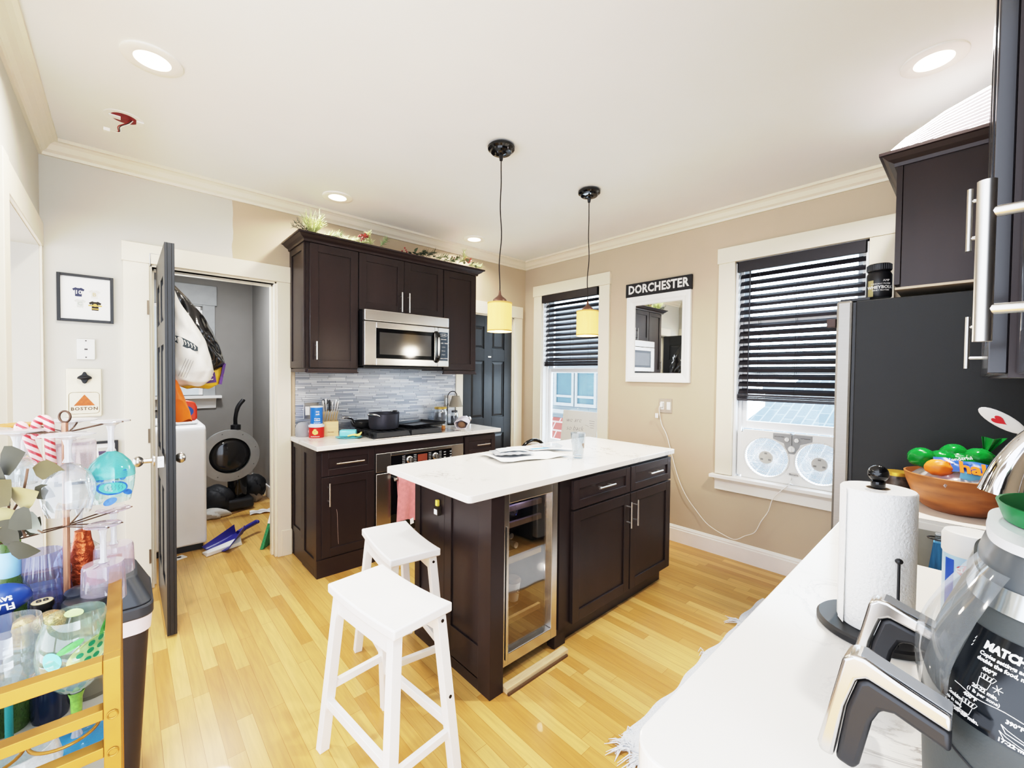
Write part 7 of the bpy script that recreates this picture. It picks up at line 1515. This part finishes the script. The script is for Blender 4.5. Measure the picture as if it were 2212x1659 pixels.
# eucalyptus
t = thing('eucalyptus_bunch', 'dried eucalyptus with broad olive leaves spilling from the green bottle', 'greenery', (-3.672, -2.215, 1.04))
EUC = [mat('euc_dark', (58, 54, 38), 0.7, var=0.12, scale=20), mat('euc_pale', (140, 126, 82), 0.7, var=0.12, scale=20), mat('euc_grey', (140, 142, 128), 0.7, var=0.1, scale=20), mat('euc_olive', (84, 74, 42), 0.7, var=0.12, scale=20)]
O_ = Vector((-3.672, -2.225, 1.06)); k85 = 0.00093
def PXL(x, y, f=0.0): return Vector((-3.66, -2.295, 1.174)) + IR * ((x - 20) * k85) + Vector((0, 0, (1060 - y) * k85)) + Vector((0.675, 0.737, 0)) * f
LV = [((0, 1010), (42, 985), 62, 62, 0), ((60, 1012), (108, 1020), 55, 38, 3), ((-12, 1085), (30, 1045), 75, 60, 3), ((18, 1082), (95, 1058), 80, 52, 1), ((72, 1052), (112, 1075), 42, 30, 0), ((-20, 1128), (38, 1108), 62, 42, 1),
      ((45, 1108), (92, 1155), 62, 34, 2), ((8, 1170), (40, 1120), 62, 60, 0), ((20, 1178), (66, 1190), 58, 40, 0), ((-20, 1165), (20, 1150), 62, 56, 0), ((45, 1098), (75, 1118), 60, 44, 0), ((-25, 1050), (15, 1085), 60, 50, 0), ((52, 1160), (62, 1130), 40, 30, 0), ((-10, 1000), (20, 1035), 60, 52, 0)]
for i, (a, b, L_, W_, mi) in enumerate(LV):
    f = 0.012 * math.sin(i * 2.3); A, B = PXL(*a, f), PXL(*b, f); m = M(); d = (B - A).normalized()
    leaf(m, A, d + Vector((0.675, 0.737, 0)) * (0.25 * math.sin(i * 1.7)), Vector((-0.675, -0.737, 0.35 * math.cos(i * 1.3))), L_ * k85 * 1.05, W_ * k85 * 1.15); m.o('leaf', EUC[mi], t, smooth=60)
m = M()
for e in ((60, 1012), (45, 1108), (52, 1160), (0, 1010), (90, 1150)): m.tube(catmull([Vector((-3.672, -2.215, 0.99)), O_ + Vector((0, 0, 0.03)), PXL((e[0] + 10) / 2, (e[1] + 1130) / 2, 0.01), PXL(*e)], 5), 0.0022, 6)
m.o('twigs', mat('euc_twig', (110, 82, 62), 0.7), t, smooth=60)
# ================================================================== TRASH CAN
t = thing('trash_can', 'tall black trash can with a lid and white bag edge beside the bar cart', 'trash can', (-3.60, -1.62, 0))
def rr(x0, x1, y0, y1, z, r=0.04): return [(p[0], p[1], z) for p in rounded(x0, x1, y0, y1, r, 5)]
m = M(); m.hexa(rr(-3.73, -3.462, -1.73, -1.52, 0.0), rr(-3.765, -3.43, -1.76, -1.49, 0.60)); m.o('bin_body', mat('bin_black', (44, 38, 38), 0.45), t, smooth=35)
m = M(); m.hexa(rr(-3.768, -3.427, -1.763, -1.487, 0.555), rr(-3.772, -3.423, -1.767, -1.483, 0.61)); m.o('bag_edge', mat('pinkish_bag', (232, 218, 220), 0.5), t, smooth=35)
m = M(); m.hexa(rr(-3.775, -3.42, -1.77, -1.48, 0.605), rr(-3.775, -3.42, -1.77, -1.48, 0.645)); m.hexa(rr(-3.772, -3.423, -1.767, -1.483, 0.645), rr(-3.73, -3.462, -1.73, -1.52, 0.735)); lid = m.o('lid', mat('lid_black', (50, 54, 60), 0.4), t, smooth=35, bev=0.006)
m = M(); m.hexa(rr(-3.69, -3.5, -1.735, -1.70, 0.70, 0.012), rr(-3.69, -3.5, -1.728, -1.69, 0.742, 0.012)); m.o('swing_flap', mat('flap_black', (40, 43, 50), 0.4), lid, bev=0.004)
# ================================================================== BACK WALL by the laundry door
def picture(label, x0, x1, z0, z1, tilt=0.0):
    t = thing('picture_frame', label, 'picture', ((x0 + x1) / 2, 0, z0))
    w_ = 0.015; m = M(); rframe(m, x0, x1, z0, z1, x0 + w_, x1 - w_, z0 + w_, z1 - w_, -0.02, -0.002); m.o('frame', mat('black_frame', (24, 22, 22), 0.4), t, bev=0.001)
    m = M(); m.box(x0 + w_, x1 - w_, -0.009, -0.004, z0 + w_, z1 - w_); m.o('mat_board', mat('mat_white', (246, 244, 238), 0.7, var=0.01), t)
    return t
t = picture('black framed print of small sports jerseys above the wall plate', -3.770, -3.531, 1.703, 1.981)
def jersey(cx, cz, s, mm, name, txt=None, tm=None):
    P_ = [(-0.5, 0.32), (-0.22, 0.5), (-0.1, 0.44), (0.1, 0.44), (0.22, 0.5), (0.5, 0.32), (0.4, 0.12), (0.27, 0.2), (0.27, -0.5), (-0.27, -0.5), (-0.27, 0.2), (-0.4, 0.12)]
    m = M(); m.prism([(cx + p[0] * s, cz + p[1] * s) for p in P_], 'y', -0.0105, -0.009); j = m.o(name, mm, t)
    if txt: m = M(); m.text(txt, s * 0.6, FACE_S((cx, -0.0108, cz - 0.05 * s)), 0.0002, bold=0.0006); m.o('number', tm, j)
    return j
jersey(-3.682, 1.878, 0.052, mat('jersey_navy', (52, 56, 82), 0.7, var=0.3, scale=200), 'navy_jersey', '10', WHITEP)
jersey(-3.615, 1.872, 0.05, mat('jersey_white', (226, 222, 212), 0.7, var=0.1, scale=200), 'white_jersey', 'B', mat('pale_gold_print', (196, 176, 132), 0.7))
jersey(-3.676, 1.812, 0.048, mat('jersey_pale', (214, 214, 206), 0.7, var=0.1, scale=200), 'pale_jersey', 'C', mat('pale_green_print', (176, 184, 170), 0.7))
j = jersey(-3.612, 1.803, 0.054, mat('jersey_black', (44, 36, 26), 0.7, var=0.3, scale=200), 'black_jersey')
m = M(); m.box(-3.641, -3.583, -0.0108, -0.0104, 1.80, 1.808); m.box(-3.628, -3.596, -0.0108, -0.0104, 1.782, 1.788); m.ell((-3.612, -0.0108, 1.807), 0.009, 0.0006, 0.009); m.o('gold_bands', mat('gold_print', (206, 166, 84), 0.6), j)
t = thing('phone_socket', 'off-white blank telephone plate on the wall between the print and the bottle opener', 'wall plate', (-3.653, 0, 1.481))
m = M(); m.box(-3.692, -3.614, -0.012, -0.002, 1.481, 1.603); m.o('plate', mat('plate_offwhite', (234, 232, 224), 0.4), t, bev=0.003)
m = M(); m.cyl((-3.653, -0.012, 1.592), (-3.653, -0.0135, 1.592), 0.004); m.cyl((-3.653, -0.012, 1.494), (-3.653, -0.0135, 1.494), 0.004); m.box(-3.66, -3.646, -0.0135, -0.011, 1.537, 1.546); m.o('screws', mat('dark_screw', (70, 62, 56), 0.4), t)
t = thing('mounted_bottle_opener', 'cream board with iron bottle opener, orange triangle and BOSTON lettering', 'bottle opener', (-3.662, 0, 1.14))
m = M(); m.box(-3.737, -3.588, -0.016, -0.002, 1.14, 1.425); m.o('board', mat('cream_board', (240, 230, 204), 0.5), t, bev=0.004)
m = M(); m.prism([(-3.672, 1.39), (-3.665, 1.405), (-3.66, 1.408), (-3.655, 1.405), (-3.648, 1.39), (-3.632, 1.378), (-3.628, 1.368), (-3.645, 1.36), (-3.652, 1.342), (-3.66, 1.336), (-3.668, 1.342), (-3.675, 1.36), (-3.692, 1.368), (-3.688, 1.378)], 'y', -0.034, -0.016); m.ell((-3.66, -0.038, 1.372), 0.028, 0.012, 0.01); m.o('opener', IRON, t, bev=0.003)
m = M(); m.tube([(p[0], -0.0165, p[1]) for p in rounded(-3.727, -3.598, 1.158, 1.285, 0.018, 5)], 0.0011, 5, closed=True); m.o('border_line', mat('olive_line', (112, 92, 52), 0.6), t)
m = M(); m.prism([(-3.707, 1.206), (-3.617, 1.206), (-3.662, 1.272)], 'y', -0.0172, -0.016); m.o('triangle', mat('rust_orange', (196, 96, 40), 0.5, var=0.25, scale=60), t)
m = M(); m.text('BOSTON', 0.026, FACE_S((-3.662, -0.0166, 1.187)), 0.0004, bold=0.0006, space=1.15); m.o('lettering', mat('brown_print', (92, 66, 36), 0.6), t)
t = picture('black framed print of three pint glasses low on the wall behind the glass rack', -3.789, -3.517, 0.74, 0.986)
for k, (x, dk) in enumerate(((-3.73, (70, 72, 82)), (-3.655, (58, 52, 44)), (-3.575, (76, 66, 92)))):
    m = M(); m.prism([(x - 0.022, 0.82), (x + 0.022, 0.82), (x + 0.032, 0.945), (x - 0.032, 0.945)], 'y', -0.0105, -0.009); g_ = m.o('pint_picture', mat('pint_print_%d' % k, dk, 0.6, var=0.4, scale=50), t)
    m = M(); m.prism([(x - 0.031, 0.925), (x + 0.031, 0.925), (x + 0.032, 0.945), (x - 0.032, 0.945)], 'y', -0.0108, -0.0104); m.o('foam', mat('print_foam', (196, 190, 178), 0.7), g_)
# ================================================================== LAUNDRY ROOM
WASH = mat('washer_white', (236, 236, 236), 0.35, var=0.01)
t = thing('washing_machine', 'white top loading washing machine just inside the laundry doorway', 'washer', (-3.35, 0.87, 0))
m = M(); 
def wsec(x0, x1): return [(0.525, 0.05), (0.525, 0.93), (0.54, 0.97), (0.58, 0.99), (1.15, 1.0), (1.19, 0.97), (1.19, 0.05)]
m.prism(wsec(0, 0), 'x', -3.695, -3.006); m.o('cabinet', WASH, t, bev=0.018, seg=4, smooth=40)
m = M(); m.box(-3.68, -3.03, 0.55, 1.17, 0.0, 0.05); m.o('kick_base', BLK, t)
m = M(); m.box(-3.55, -3.05, 0.62, 1.12, 0.995, 1.012); m.o('lid', WASH, t, bev=0.006)
m = M(); m.box(-3.69, -3.56, 0.56, 1.16, 0.99, 1.1); m.o('control_console', mat('console_grey', (190, 192, 194), 0.35), t, bev=0.01)
t = thing('laundry_detergent', 'orange red detergent jug with a blue label standing on the washing machine', 'detergent bottle', (-3.12, 0.82, 1.012))
TD_ = Matrix.Translation((-3.14, 0.80, 1.0125)); m = M(TD_); m.prism([(-0.085, 0), (0.095, 0), (0.1, 0.02), (0.1, 0.11), (0.085, 0.15), (0.03, 0.165), (-0.05, 0.165), (-0.085, 0.13)], 'y', -0.05, 0.05); m.o('jug', mat('tide_red', (214, 62, 30), 0.3), t, bev=0.015, seg=3, smooth=40)
m = M(TD_); m.lathe([(0, 0.165), (0.032, 0.165), (0.034, 0.2), (0.028, 0.22), (0, 0.222)], (-0.02, 0, 0), 24); m.o('cap', mat('grey_blue_cap', (196, 206, 220), 0.35), t, smooth=40)
m = M(TD_); m.poly([(0.0 + 0.075 * math.cos(a), -0.0515, 0.075 + 0.052 * math.sin(a)) for a in [2 * PI * k / 28 for k in range(28)]]); lb = m.o('blue_label', mat('tide_blue', (30, 74, 140), 0.4), t, solid=0.001)
m = M(TD_); m.poly([(-0.035 + 0.042 * math.cos(a), -0.0525, 0.085 + 0.036 * math.sin(a)) for a in [2 * PI * k / 28 for k in range(28)]]); m.o('yellow_ring', mat('tide_yellow', (240, 196, 64), 0.4), lb, solid=0.001)
m = M(TD_); m.text('Tide', 0.05, FACE_S((-0.02, -0.0535, 0.085)), 0.0004, bold=0.001); m.o('lettering', mat('white_navy', (236, 238, 244), 0.4), lb)
t = thing('dryer', 'dark front loading dryer with its round door standing open', 'dryer', (-3.35, 1.63, 0))
m = M(); m.box(-3.695, -3.02, 1.29, 1.97, 0.03, 0.97); m.box(-3.66, -3.06, 1.33, 1.93, 0, 0.03); m.o('cabinet', mat('dryer_dark', (52, 54, 58), 0.35), t, bev=0.015)
m = M(); Rr = Matrix.Rotation(PI / 2, 3, 'X'); c_ = (-2.735, 1.27, 0.607)
m.lathe([(0.172, 0.0), (0.2, -0.012), (0.236, -0.012), (0.248, 0.0), (0.248, 0.035), (0.17, 0.035), (0.172, 0.0)], c_, 56, Rr); dd = m.o('door', mat('dryer_ring_silver', (150, 152, 152), 0.35, 0.5), t, smooth=40)
m = M(); m.lathe([(0.173, 0.0), (0.168, -0.01), (0.15, 0.01), (0.12, 0.02), (0, 0.026)], c_, 48, Rr); m.o('door_glass', mat('dark_bowl_glass', (34, 34, 36), 0.08), dd, smooth=40)
m = M(); 
for k in range(8): a = 2 * PI * k / 8 + 0.3; p = Vector(c_) + Rr @ Vector((0.22 * math.cos(a), 0.22 * math.sin(a), 0.0)); m.ell((p.x, p.y - 0.036 + 0.048 - 0.046, p.z), 0.006, 0.003, 0.006, 10, 6)
m.o('screws', mat('screw_grey', (96, 96, 96), 0.4), dd)
m = M(); m.box(-3.03, -2.97, 1.25, 1.30, 0.5, 0.72); m.o('hinge', DARKM, dd)
t = thing('vacuum_cleaner', 'black upright vacuum with a curved handle rising behind the dryer door', 'vacuum', (-2.62, 1.55, 0))
m = M(); m.box(-2.74, -2.5, 1.42, 1.72, 0.02, 0.12); m.o('floor_head', BLK, t, bev=0.02); m = M(); m.lathe([(0, 0), (0.08, 0), (0.09, 0.05), (0.085, 0.4), (0.05, 0.5), (0, 0.52)], (-2.62, 1.58, 0.12), 24); m.o('canister', BLKG, t, smooth=40)
m = M(); m.tube(catmull([(-2.625, 1.58, 0.6), (-2.64, 1.55, 0.85), (-2.645, 1.52, 0.95), (-2.625, 1.5, 1.06), (-2.575, 1.49, 1.135)], 6), [0.02] * 8 + [0.018] * 8 + [0.02] * 8 + [0.016], 12); m.o('handle', BLK, t, smooth=60)
m = M(); m.lathe([(0, 0), (0.045, 0), (0.045, 0.05), (0, 0.06)], (-2.64, 1.54, 0.82), 18); m.o('collar', BLK, t, smooth=40)
t = thing('dark_laundry_heap', 'heap of black clothes on the floor under the dryer door', 'clothes', (-2.75, 1.75, 0))
m = M(); lump(m, (-2.82, 1.56, 0.13), 0.16, 0.18, 0.13, 0.16, 61); lump(m, (-2.45, 1.78, 0.14), 0.13, 0.15, 0.14, 0.2, 62)
for v in m.b.verts: v.co.z = max(v.co.z, 0.004)
m.o('fabric', mat('black_fabric', (24, 24, 28), 0.6, bump=0.5, bscale=40), t, smooth=60)
t = thing('white_rag', 'pale crumpled rag on the laundry floor in front of the dark heap', 'rag', (-2.9, 1.5, 0))
m = M(); lump(m, (-2.86, 1.36, 0.03), 0.14, 0.07, 0.05, 0.2, 63)
for v in m.b.verts: v.co.z = max(v.co.z, 0.004)
m.o('fabric', mat('grey_white_fabric', (198, 196, 190), 0.9, bump=0.4, bscale=50), t, smooth=60)
t = thing('lint_ball', 'grey dusty lint roll beside the dark heap near the laundry wall', 'lint', (-2.42, 1.75, 0))
m = M(); lump(m, (-2.45, 1.72, 0.06), 0.09, 0.08, 0.07, 0.15, 64)
for v in m.b.verts: v.co.z = max(v.co.z, 0.004)
m.o('fluff', mat('lint_grey', (150, 142, 132), 0.95, bump=0.6, bscale=60), t, smooth=60)
t = thing('loose_cable', 'thin dark cable coiled on the laundry floor', 'cable', (-2.65, 1.4, 0))
m = M(); m.tube(catmull([(-2.85, 1.3, 0.006), (-2.72, 1.36, 0.006), (-2.6, 1.42, 0.006), (-2.5, 1.52, 0.006), (-2.56, 1.6, 0.008), (-2.68, 1.47, 0.006), (-2.8, 1.4, 0.006)], 6), 0.004, 6); m.o('wire', mat('brown_cable', (92, 62, 44), 0.5), t, smooth=60)
t = thing('paper_scrap', 'crumpled white paper scrap lying alone on the laundry floor', 'paper', (-2.52, 1.25, 0))
m = M(); m.grid(lambda u, v: (-2.58 + 0.19 * u + 0.02 * v, 1.2 + 0.12 * v - 0.03 * u, 0.006 + 0.012 * abs(math.sin(u * 7 + v * 4))), 14, 8); m.o('sheet', PAPER, t, smooth=60, solid=0.001)
t = thing('dustpan', 'dark blue dustpan with white lip lying on the floor in the laundry doorway', 'dustpan', (-2.88, 0.52, 0))
TP = Matrix.Translation((-2.89, 0.475, 0.004)) @ Matrix.Rotation(rad(38), 4, 'Z')
NAVYP = mat('navy_plastic', (44, 42, 130), 0.35)
m = M(TP); m.grid(lambda u, v: (-0.1 + 0.24 * u, (v - 0.5) * (0.24 - 0.14 * u), 0.004 + 0.05 * u + (0.05 * max(0, abs(2 * v - 1) - 0.7) / 0.3 * (0.4 + u))), 12, 16); m.o('pan', NAVYP, t, smooth=50, solid=0.005)
m = M(TP); m.tube([(0.13, 0, 0.06), (0.2, 0, 0.075), (0.32, 0, 0.085)], [0.022, 0.018, 0.02], 12); m.ell((0.33, 0, 0.085), 0.02, 0.028, 0.018); m.o('handle', NAVYP, t, smooth=60)
m = M(Matrix.Translation((-2.93, 0.42, 0.0)) @ Matrix.Rotation(rad(20), 4, 'Z')); m.hexa([(-0.13, -0.05, 0.002), (0.14, -0.05, 0.002), (0.17, 0.03, 0.002), (-0.11, 0.05, 0.002)], [(-0.12, -0.045, 0.03), (0.13, -0.045, 0.03), (0.17, 0.03, 0.05), (-0.11, 0.05, 0.012)]); m.o('lip', WHITEP, t, bev=0.004)
t = thing('broom', 'green bristled broom with white socket leaning inside the laundry doorway', 'broom', (-2.62, 0.28, 0))
m = M(); m.hexa([(-2.70, 0.22, 0.004), (-2.58, 0.36, 0.004), (-2.56, 0.345, 0.004), (-2.68, 0.205, 0.004)], [(-2.635, 0.255, 0.19), (-2.58, 0.325, 0.19), (-2.565, 0.31, 0.19), (-2.62, 0.24, 0.19)]); m.o('bristles', mat('green_bristle', (58, 138, 92), 0.8, var=0.4, scale=200, stretch=(1, 1, 0.05)), t)
m = M(); m.hexa([(-2.64, 0.25, 0.19), (-2.578, 0.33, 0.19), (-2.56, 0.31, 0.19), (-2.622, 0.232, 0.19)], [(-2.605, 0.285, 0.29), (-2.58, 0.315, 0.29), (-2.565, 0.3, 0.29), (-2.59, 0.27, 0.29)]); m.o('socket', WHITEP, t, bev=0.004)
m = M(); m.cyl((-2.585, 0.293, 0.27), (-2.31, 0.42, 1.35), 0.011, n=14); m.o('handle', mat('broom_handle', (206, 208, 206), 0.4), t, smooth=40)
t = thing('floor_tag', 'small white card with a dark dot lying at the foot of the washing machine', 'card', (-3.2, 0.42, 0))
m = M(); m.box(-3.26, -3.15, 0.40, 0.47, 0.001, 0.008, R=Matrix.Rotation(0.4, 3, 'Z')); m.o('card', WHITEP, t, bev=0.002); m = M(); m.lathe([(0, 0), (0.014, 0), (0.014, 0.003), (0, 0.003)], (-3.19, 0.44, 0.008), 16); m.o('dot', BLK, t)
# ---- things hanging on the door
t = thing('over_door_hook', 'thin steel over the door hook carrying the bags', 'hook', (-3.33, -0.38, 2.09))
m = M(); m.tube([(-3.372, -0.38, 2.02), (-3.372, -0.38, 2.091), (-3.324, -0.38, 2.091), (-3.322, -0.38, 1.93), (-3.305, -0.38, 1.9), (-3.285, -0.38, 1.915)], 0.0035, 8); m.o('strap', STEELH, t, smooth=60)
def hangbag(name, label, cat, rows, yc, th, mm, seed, amp=0.012, parts=None):
    """rows: (z, x_left, x_right, thickness factor) from the top down."""
    t = thing(name, label, cat, (rows[0][1], yc, rows[-1][0]))
    rnd = random.Random(seed); ph = [(rnd.uniform(2, 5), rnd.uniform(20, 40), rnd.uniform(0, 6)) for _ in range(4)]
    def at(v):
        s = v * (len(rows) - 1); i = min(int(s), len(rows) - 2); f = s - i; f = f * f * (3 - 2 * f) if False else f
        return [rows[i][k] + (rows[i + 1][k] - rows[i][k]) * f for k in range(4)]
    def f(u, v):
        z, a, b, k = at(v); ang = 2 * PI * u; cx, hw = (a + b) / 2, (b - a) / 2
        s = 1 + amp * 8 * (sum(math.sin(p * ang + q_ * z + w_) for p, q_, w_ in ph) / 4 + 0.5 * abs(math.sin(2.5 * ang + 14 * z + seed)) ** 3 - 0.4 * abs(math.sin(4 * ang - 23 * z)) ** 4)
        return Vector((cx + hw * math.cos(ang) * (1 + 0.25 * (s - 1)), yc + th * k * math.sin(ang) * s, z + 0.008 * math.sin(3 * ang + z * 20)))
    m = M(); m.grid(f, 88, 60, closeu=True)
    for v_ in (0.0, 1.0): m.face([m.v(f(i / 88, v_)) for i in range(88)])
    bmesh.ops.remove_doubles(m.b, verts=m.b.verts[:], dist=1e-5)
    m.o('bag_body', mm, t, smooth=50)
    return t, f
BLKBAG = mat('black_plastic_bag', (22, 22, 24), 0.22, bump=0.9, bscale=18, spec=0.7); WHTBAG = mat('white_plastic_bag', (232, 229, 222), 0.4, bump=1.0, bscale=14)
hangbag('black_trash_bag', 'shiny black plastic bag bulging from the hook on the laundry door', 'bag', [(1.94, -3.30, -3.27, .3), (1.86, -3.29, -3.19, .5), (1.76, -3.26, -3.12, .8), (1.66, -3.22, -3.07, 1), (1.55, -3.18, -3.03, 1), (1.47, -3.14, -3.005, .9), (1.425, -3.11, -3.05, .4)], -0.33, 0.09, BLKBAG, 5, 0.03)
t, fb = hangbag('white_shopping_bag', 'white plastic shopping bag with a dark printed roll hanging from the door hook', 'bag', [(1.885, -3.296, -3.27, .25), (1.80, -3.31, -3.235, .45), (1.70, -3.318, -3.18, .8), (1.60, -3.318, -3.125, 1), (1.50, -3.318, -3.10, 1), (1.42, -3.316, -3.085, .95), (1.36, -3.30, -3.10, .7), (1.335, -3.27, -3.13, .3)], -0.47, 0.075, WHTBAG, 9, 0.02)
def onbag(x, z, off=0.004): return Vector((x, -0.47 - 0.075 * math.sqrt(max(0.05, 1 - ((x + 3.21) / 0.118) ** 2)) - off - 0.004, z))
m = M(); ct = Vector((-3.245, 0, 1.575)); 
def prt(pts, name, mm): 
    m = M(); m.face([m.v(onbag(x, z)) for x, z in pts]); return m.o(name, mm, t)
LOGO = mat('bag_print_dark', (56, 66, 72), 0.6)
m = M(); m.grid(lambda u, v: onbag(-3.285 + 0.115 * u, 1.607 - 0.062 * u + (v - 0.5) * 0.048 * math.sin(PI * min(1, max(0, u * 0.9 + 0.05))) ** 0.4), 14, 3); m.o('printed_roll', LOGO, t)
m = M()
for k in range(7): u = 0.12 + k * 0.125; m.tube([onbag(-3.285 + 0.115 * u - 0.005, 1.607 - 0.062 * u + 0.017, 0.006), onbag(-3.285 + 0.115 * u + 0.002, 1.607 - 0.062 * u, 0.007), onbag(-3.285 + 0.115 * u + 0.0, 1.607 - 0.062 * u - 0.01, 0.006)], 0.0028, 5)
m.o('roll_stripes', WHTBAG, t)  # pale stripes belonging to the printed roll
m = M()
for k in range(4): m.tube([onbag(-3.225 + k * 0.011 - 0.035 * s_, 1.49 - 0.1 * s_ - k * 0.004, 0.005) for s_ in (0, 0.25, 0.5, 0.75, 1)], 0.001, 4)
m.o('printed_lines', LOGO, t)
YB = mat('yellow_bag_film', (236, 190, 56), 0.4, bump=0.4, bscale=20)
t, _ = hangbag('yellow_bag', 'yellow and purple printed bag hanging below the white bag', 'bag', [(1.50, -3.19, -3.05, .3), (1.44, -3.25, -3.01, .9), (1.39, -3.25, -3.01, 1), (1.335, -3.24, -3.03, .9), (1.315, -3.2, -3.07, .4)], -0.30, 0.05, YB, 13)
m = M(); m.box(-3.115, -3.06, -0.357, -0.354, 1.345, 1.41, R=Matrix.Rotation(rad(-8), 3, 'Y')); pp = m.o('purple_panel', mat('bag_purple', (84, 50, 120), 0.5), t)
m = M(); m.text('C', 0.045, FACE_S((-3.088, -0.3576, 1.377)), 0.0004, bold=0.001); m.text('Stop', 0.03, FACE_S((-3.16, -0.357, 1.35)) @ Matrix.Rotation(0.2, 4, 'Z'), 0.0004, bold=0.001); m.o('lettering', mat('bag_ivory', (236, 226, 206), 0.5), pp)
m = M(); m.box(-3.03, -3.015, -0.345, -0.27, 1.335, 1.47, R=Matrix.Rotation(rad(10), 3, 'Y')); m.o('purple_edge', bpy.data.materials['bag_purple'], t)
hangbag('orange_bag', 'bright orange bag hanging lowest on the laundry door in front of the detergent', 'bag', [(1.42, -3.312, -3.29, .5), (1.32, -3.318, -3.25, .8), (1.25, -3.318, -3.225, 1), (1.19, -3.318, -3.205, .6), (1.13, -3.3, -3.195, .15)], -0.5, 0.04, mat('orange_film', (240, 116, 34), 0.4, bump=0.4, bscale=20), 17)
# added fill lights, out of view, that brighten the laundry room
l = bpy.data.lights.new('laundry_fill', 'AREA'); l.shape = 'DISK'; l.size = 0.4; l.energy = 24; l.color = (0.93, 0.96, 1.0)
o = bpy.data.objects.new('laundry_fill', l); COL.objects.link(o); o.location = (-2.9, 1.3, 2.58)
l = bpy.data.lights.new('laundry_side_fill', 'AREA'); l.shape = 'DISK'; l.size = 0.25; l.energy = 9; l.color = (0.82, 0.9, 1.0)  # added for the bluish glow on the laundry's right wall
o = bpy.data.objects.new('laundry_side_fill', l); COL.objects.link(o); o.location = (-3.6, 0.32, 1.9); o.rotation_euler = (0, rad(-90), 0)
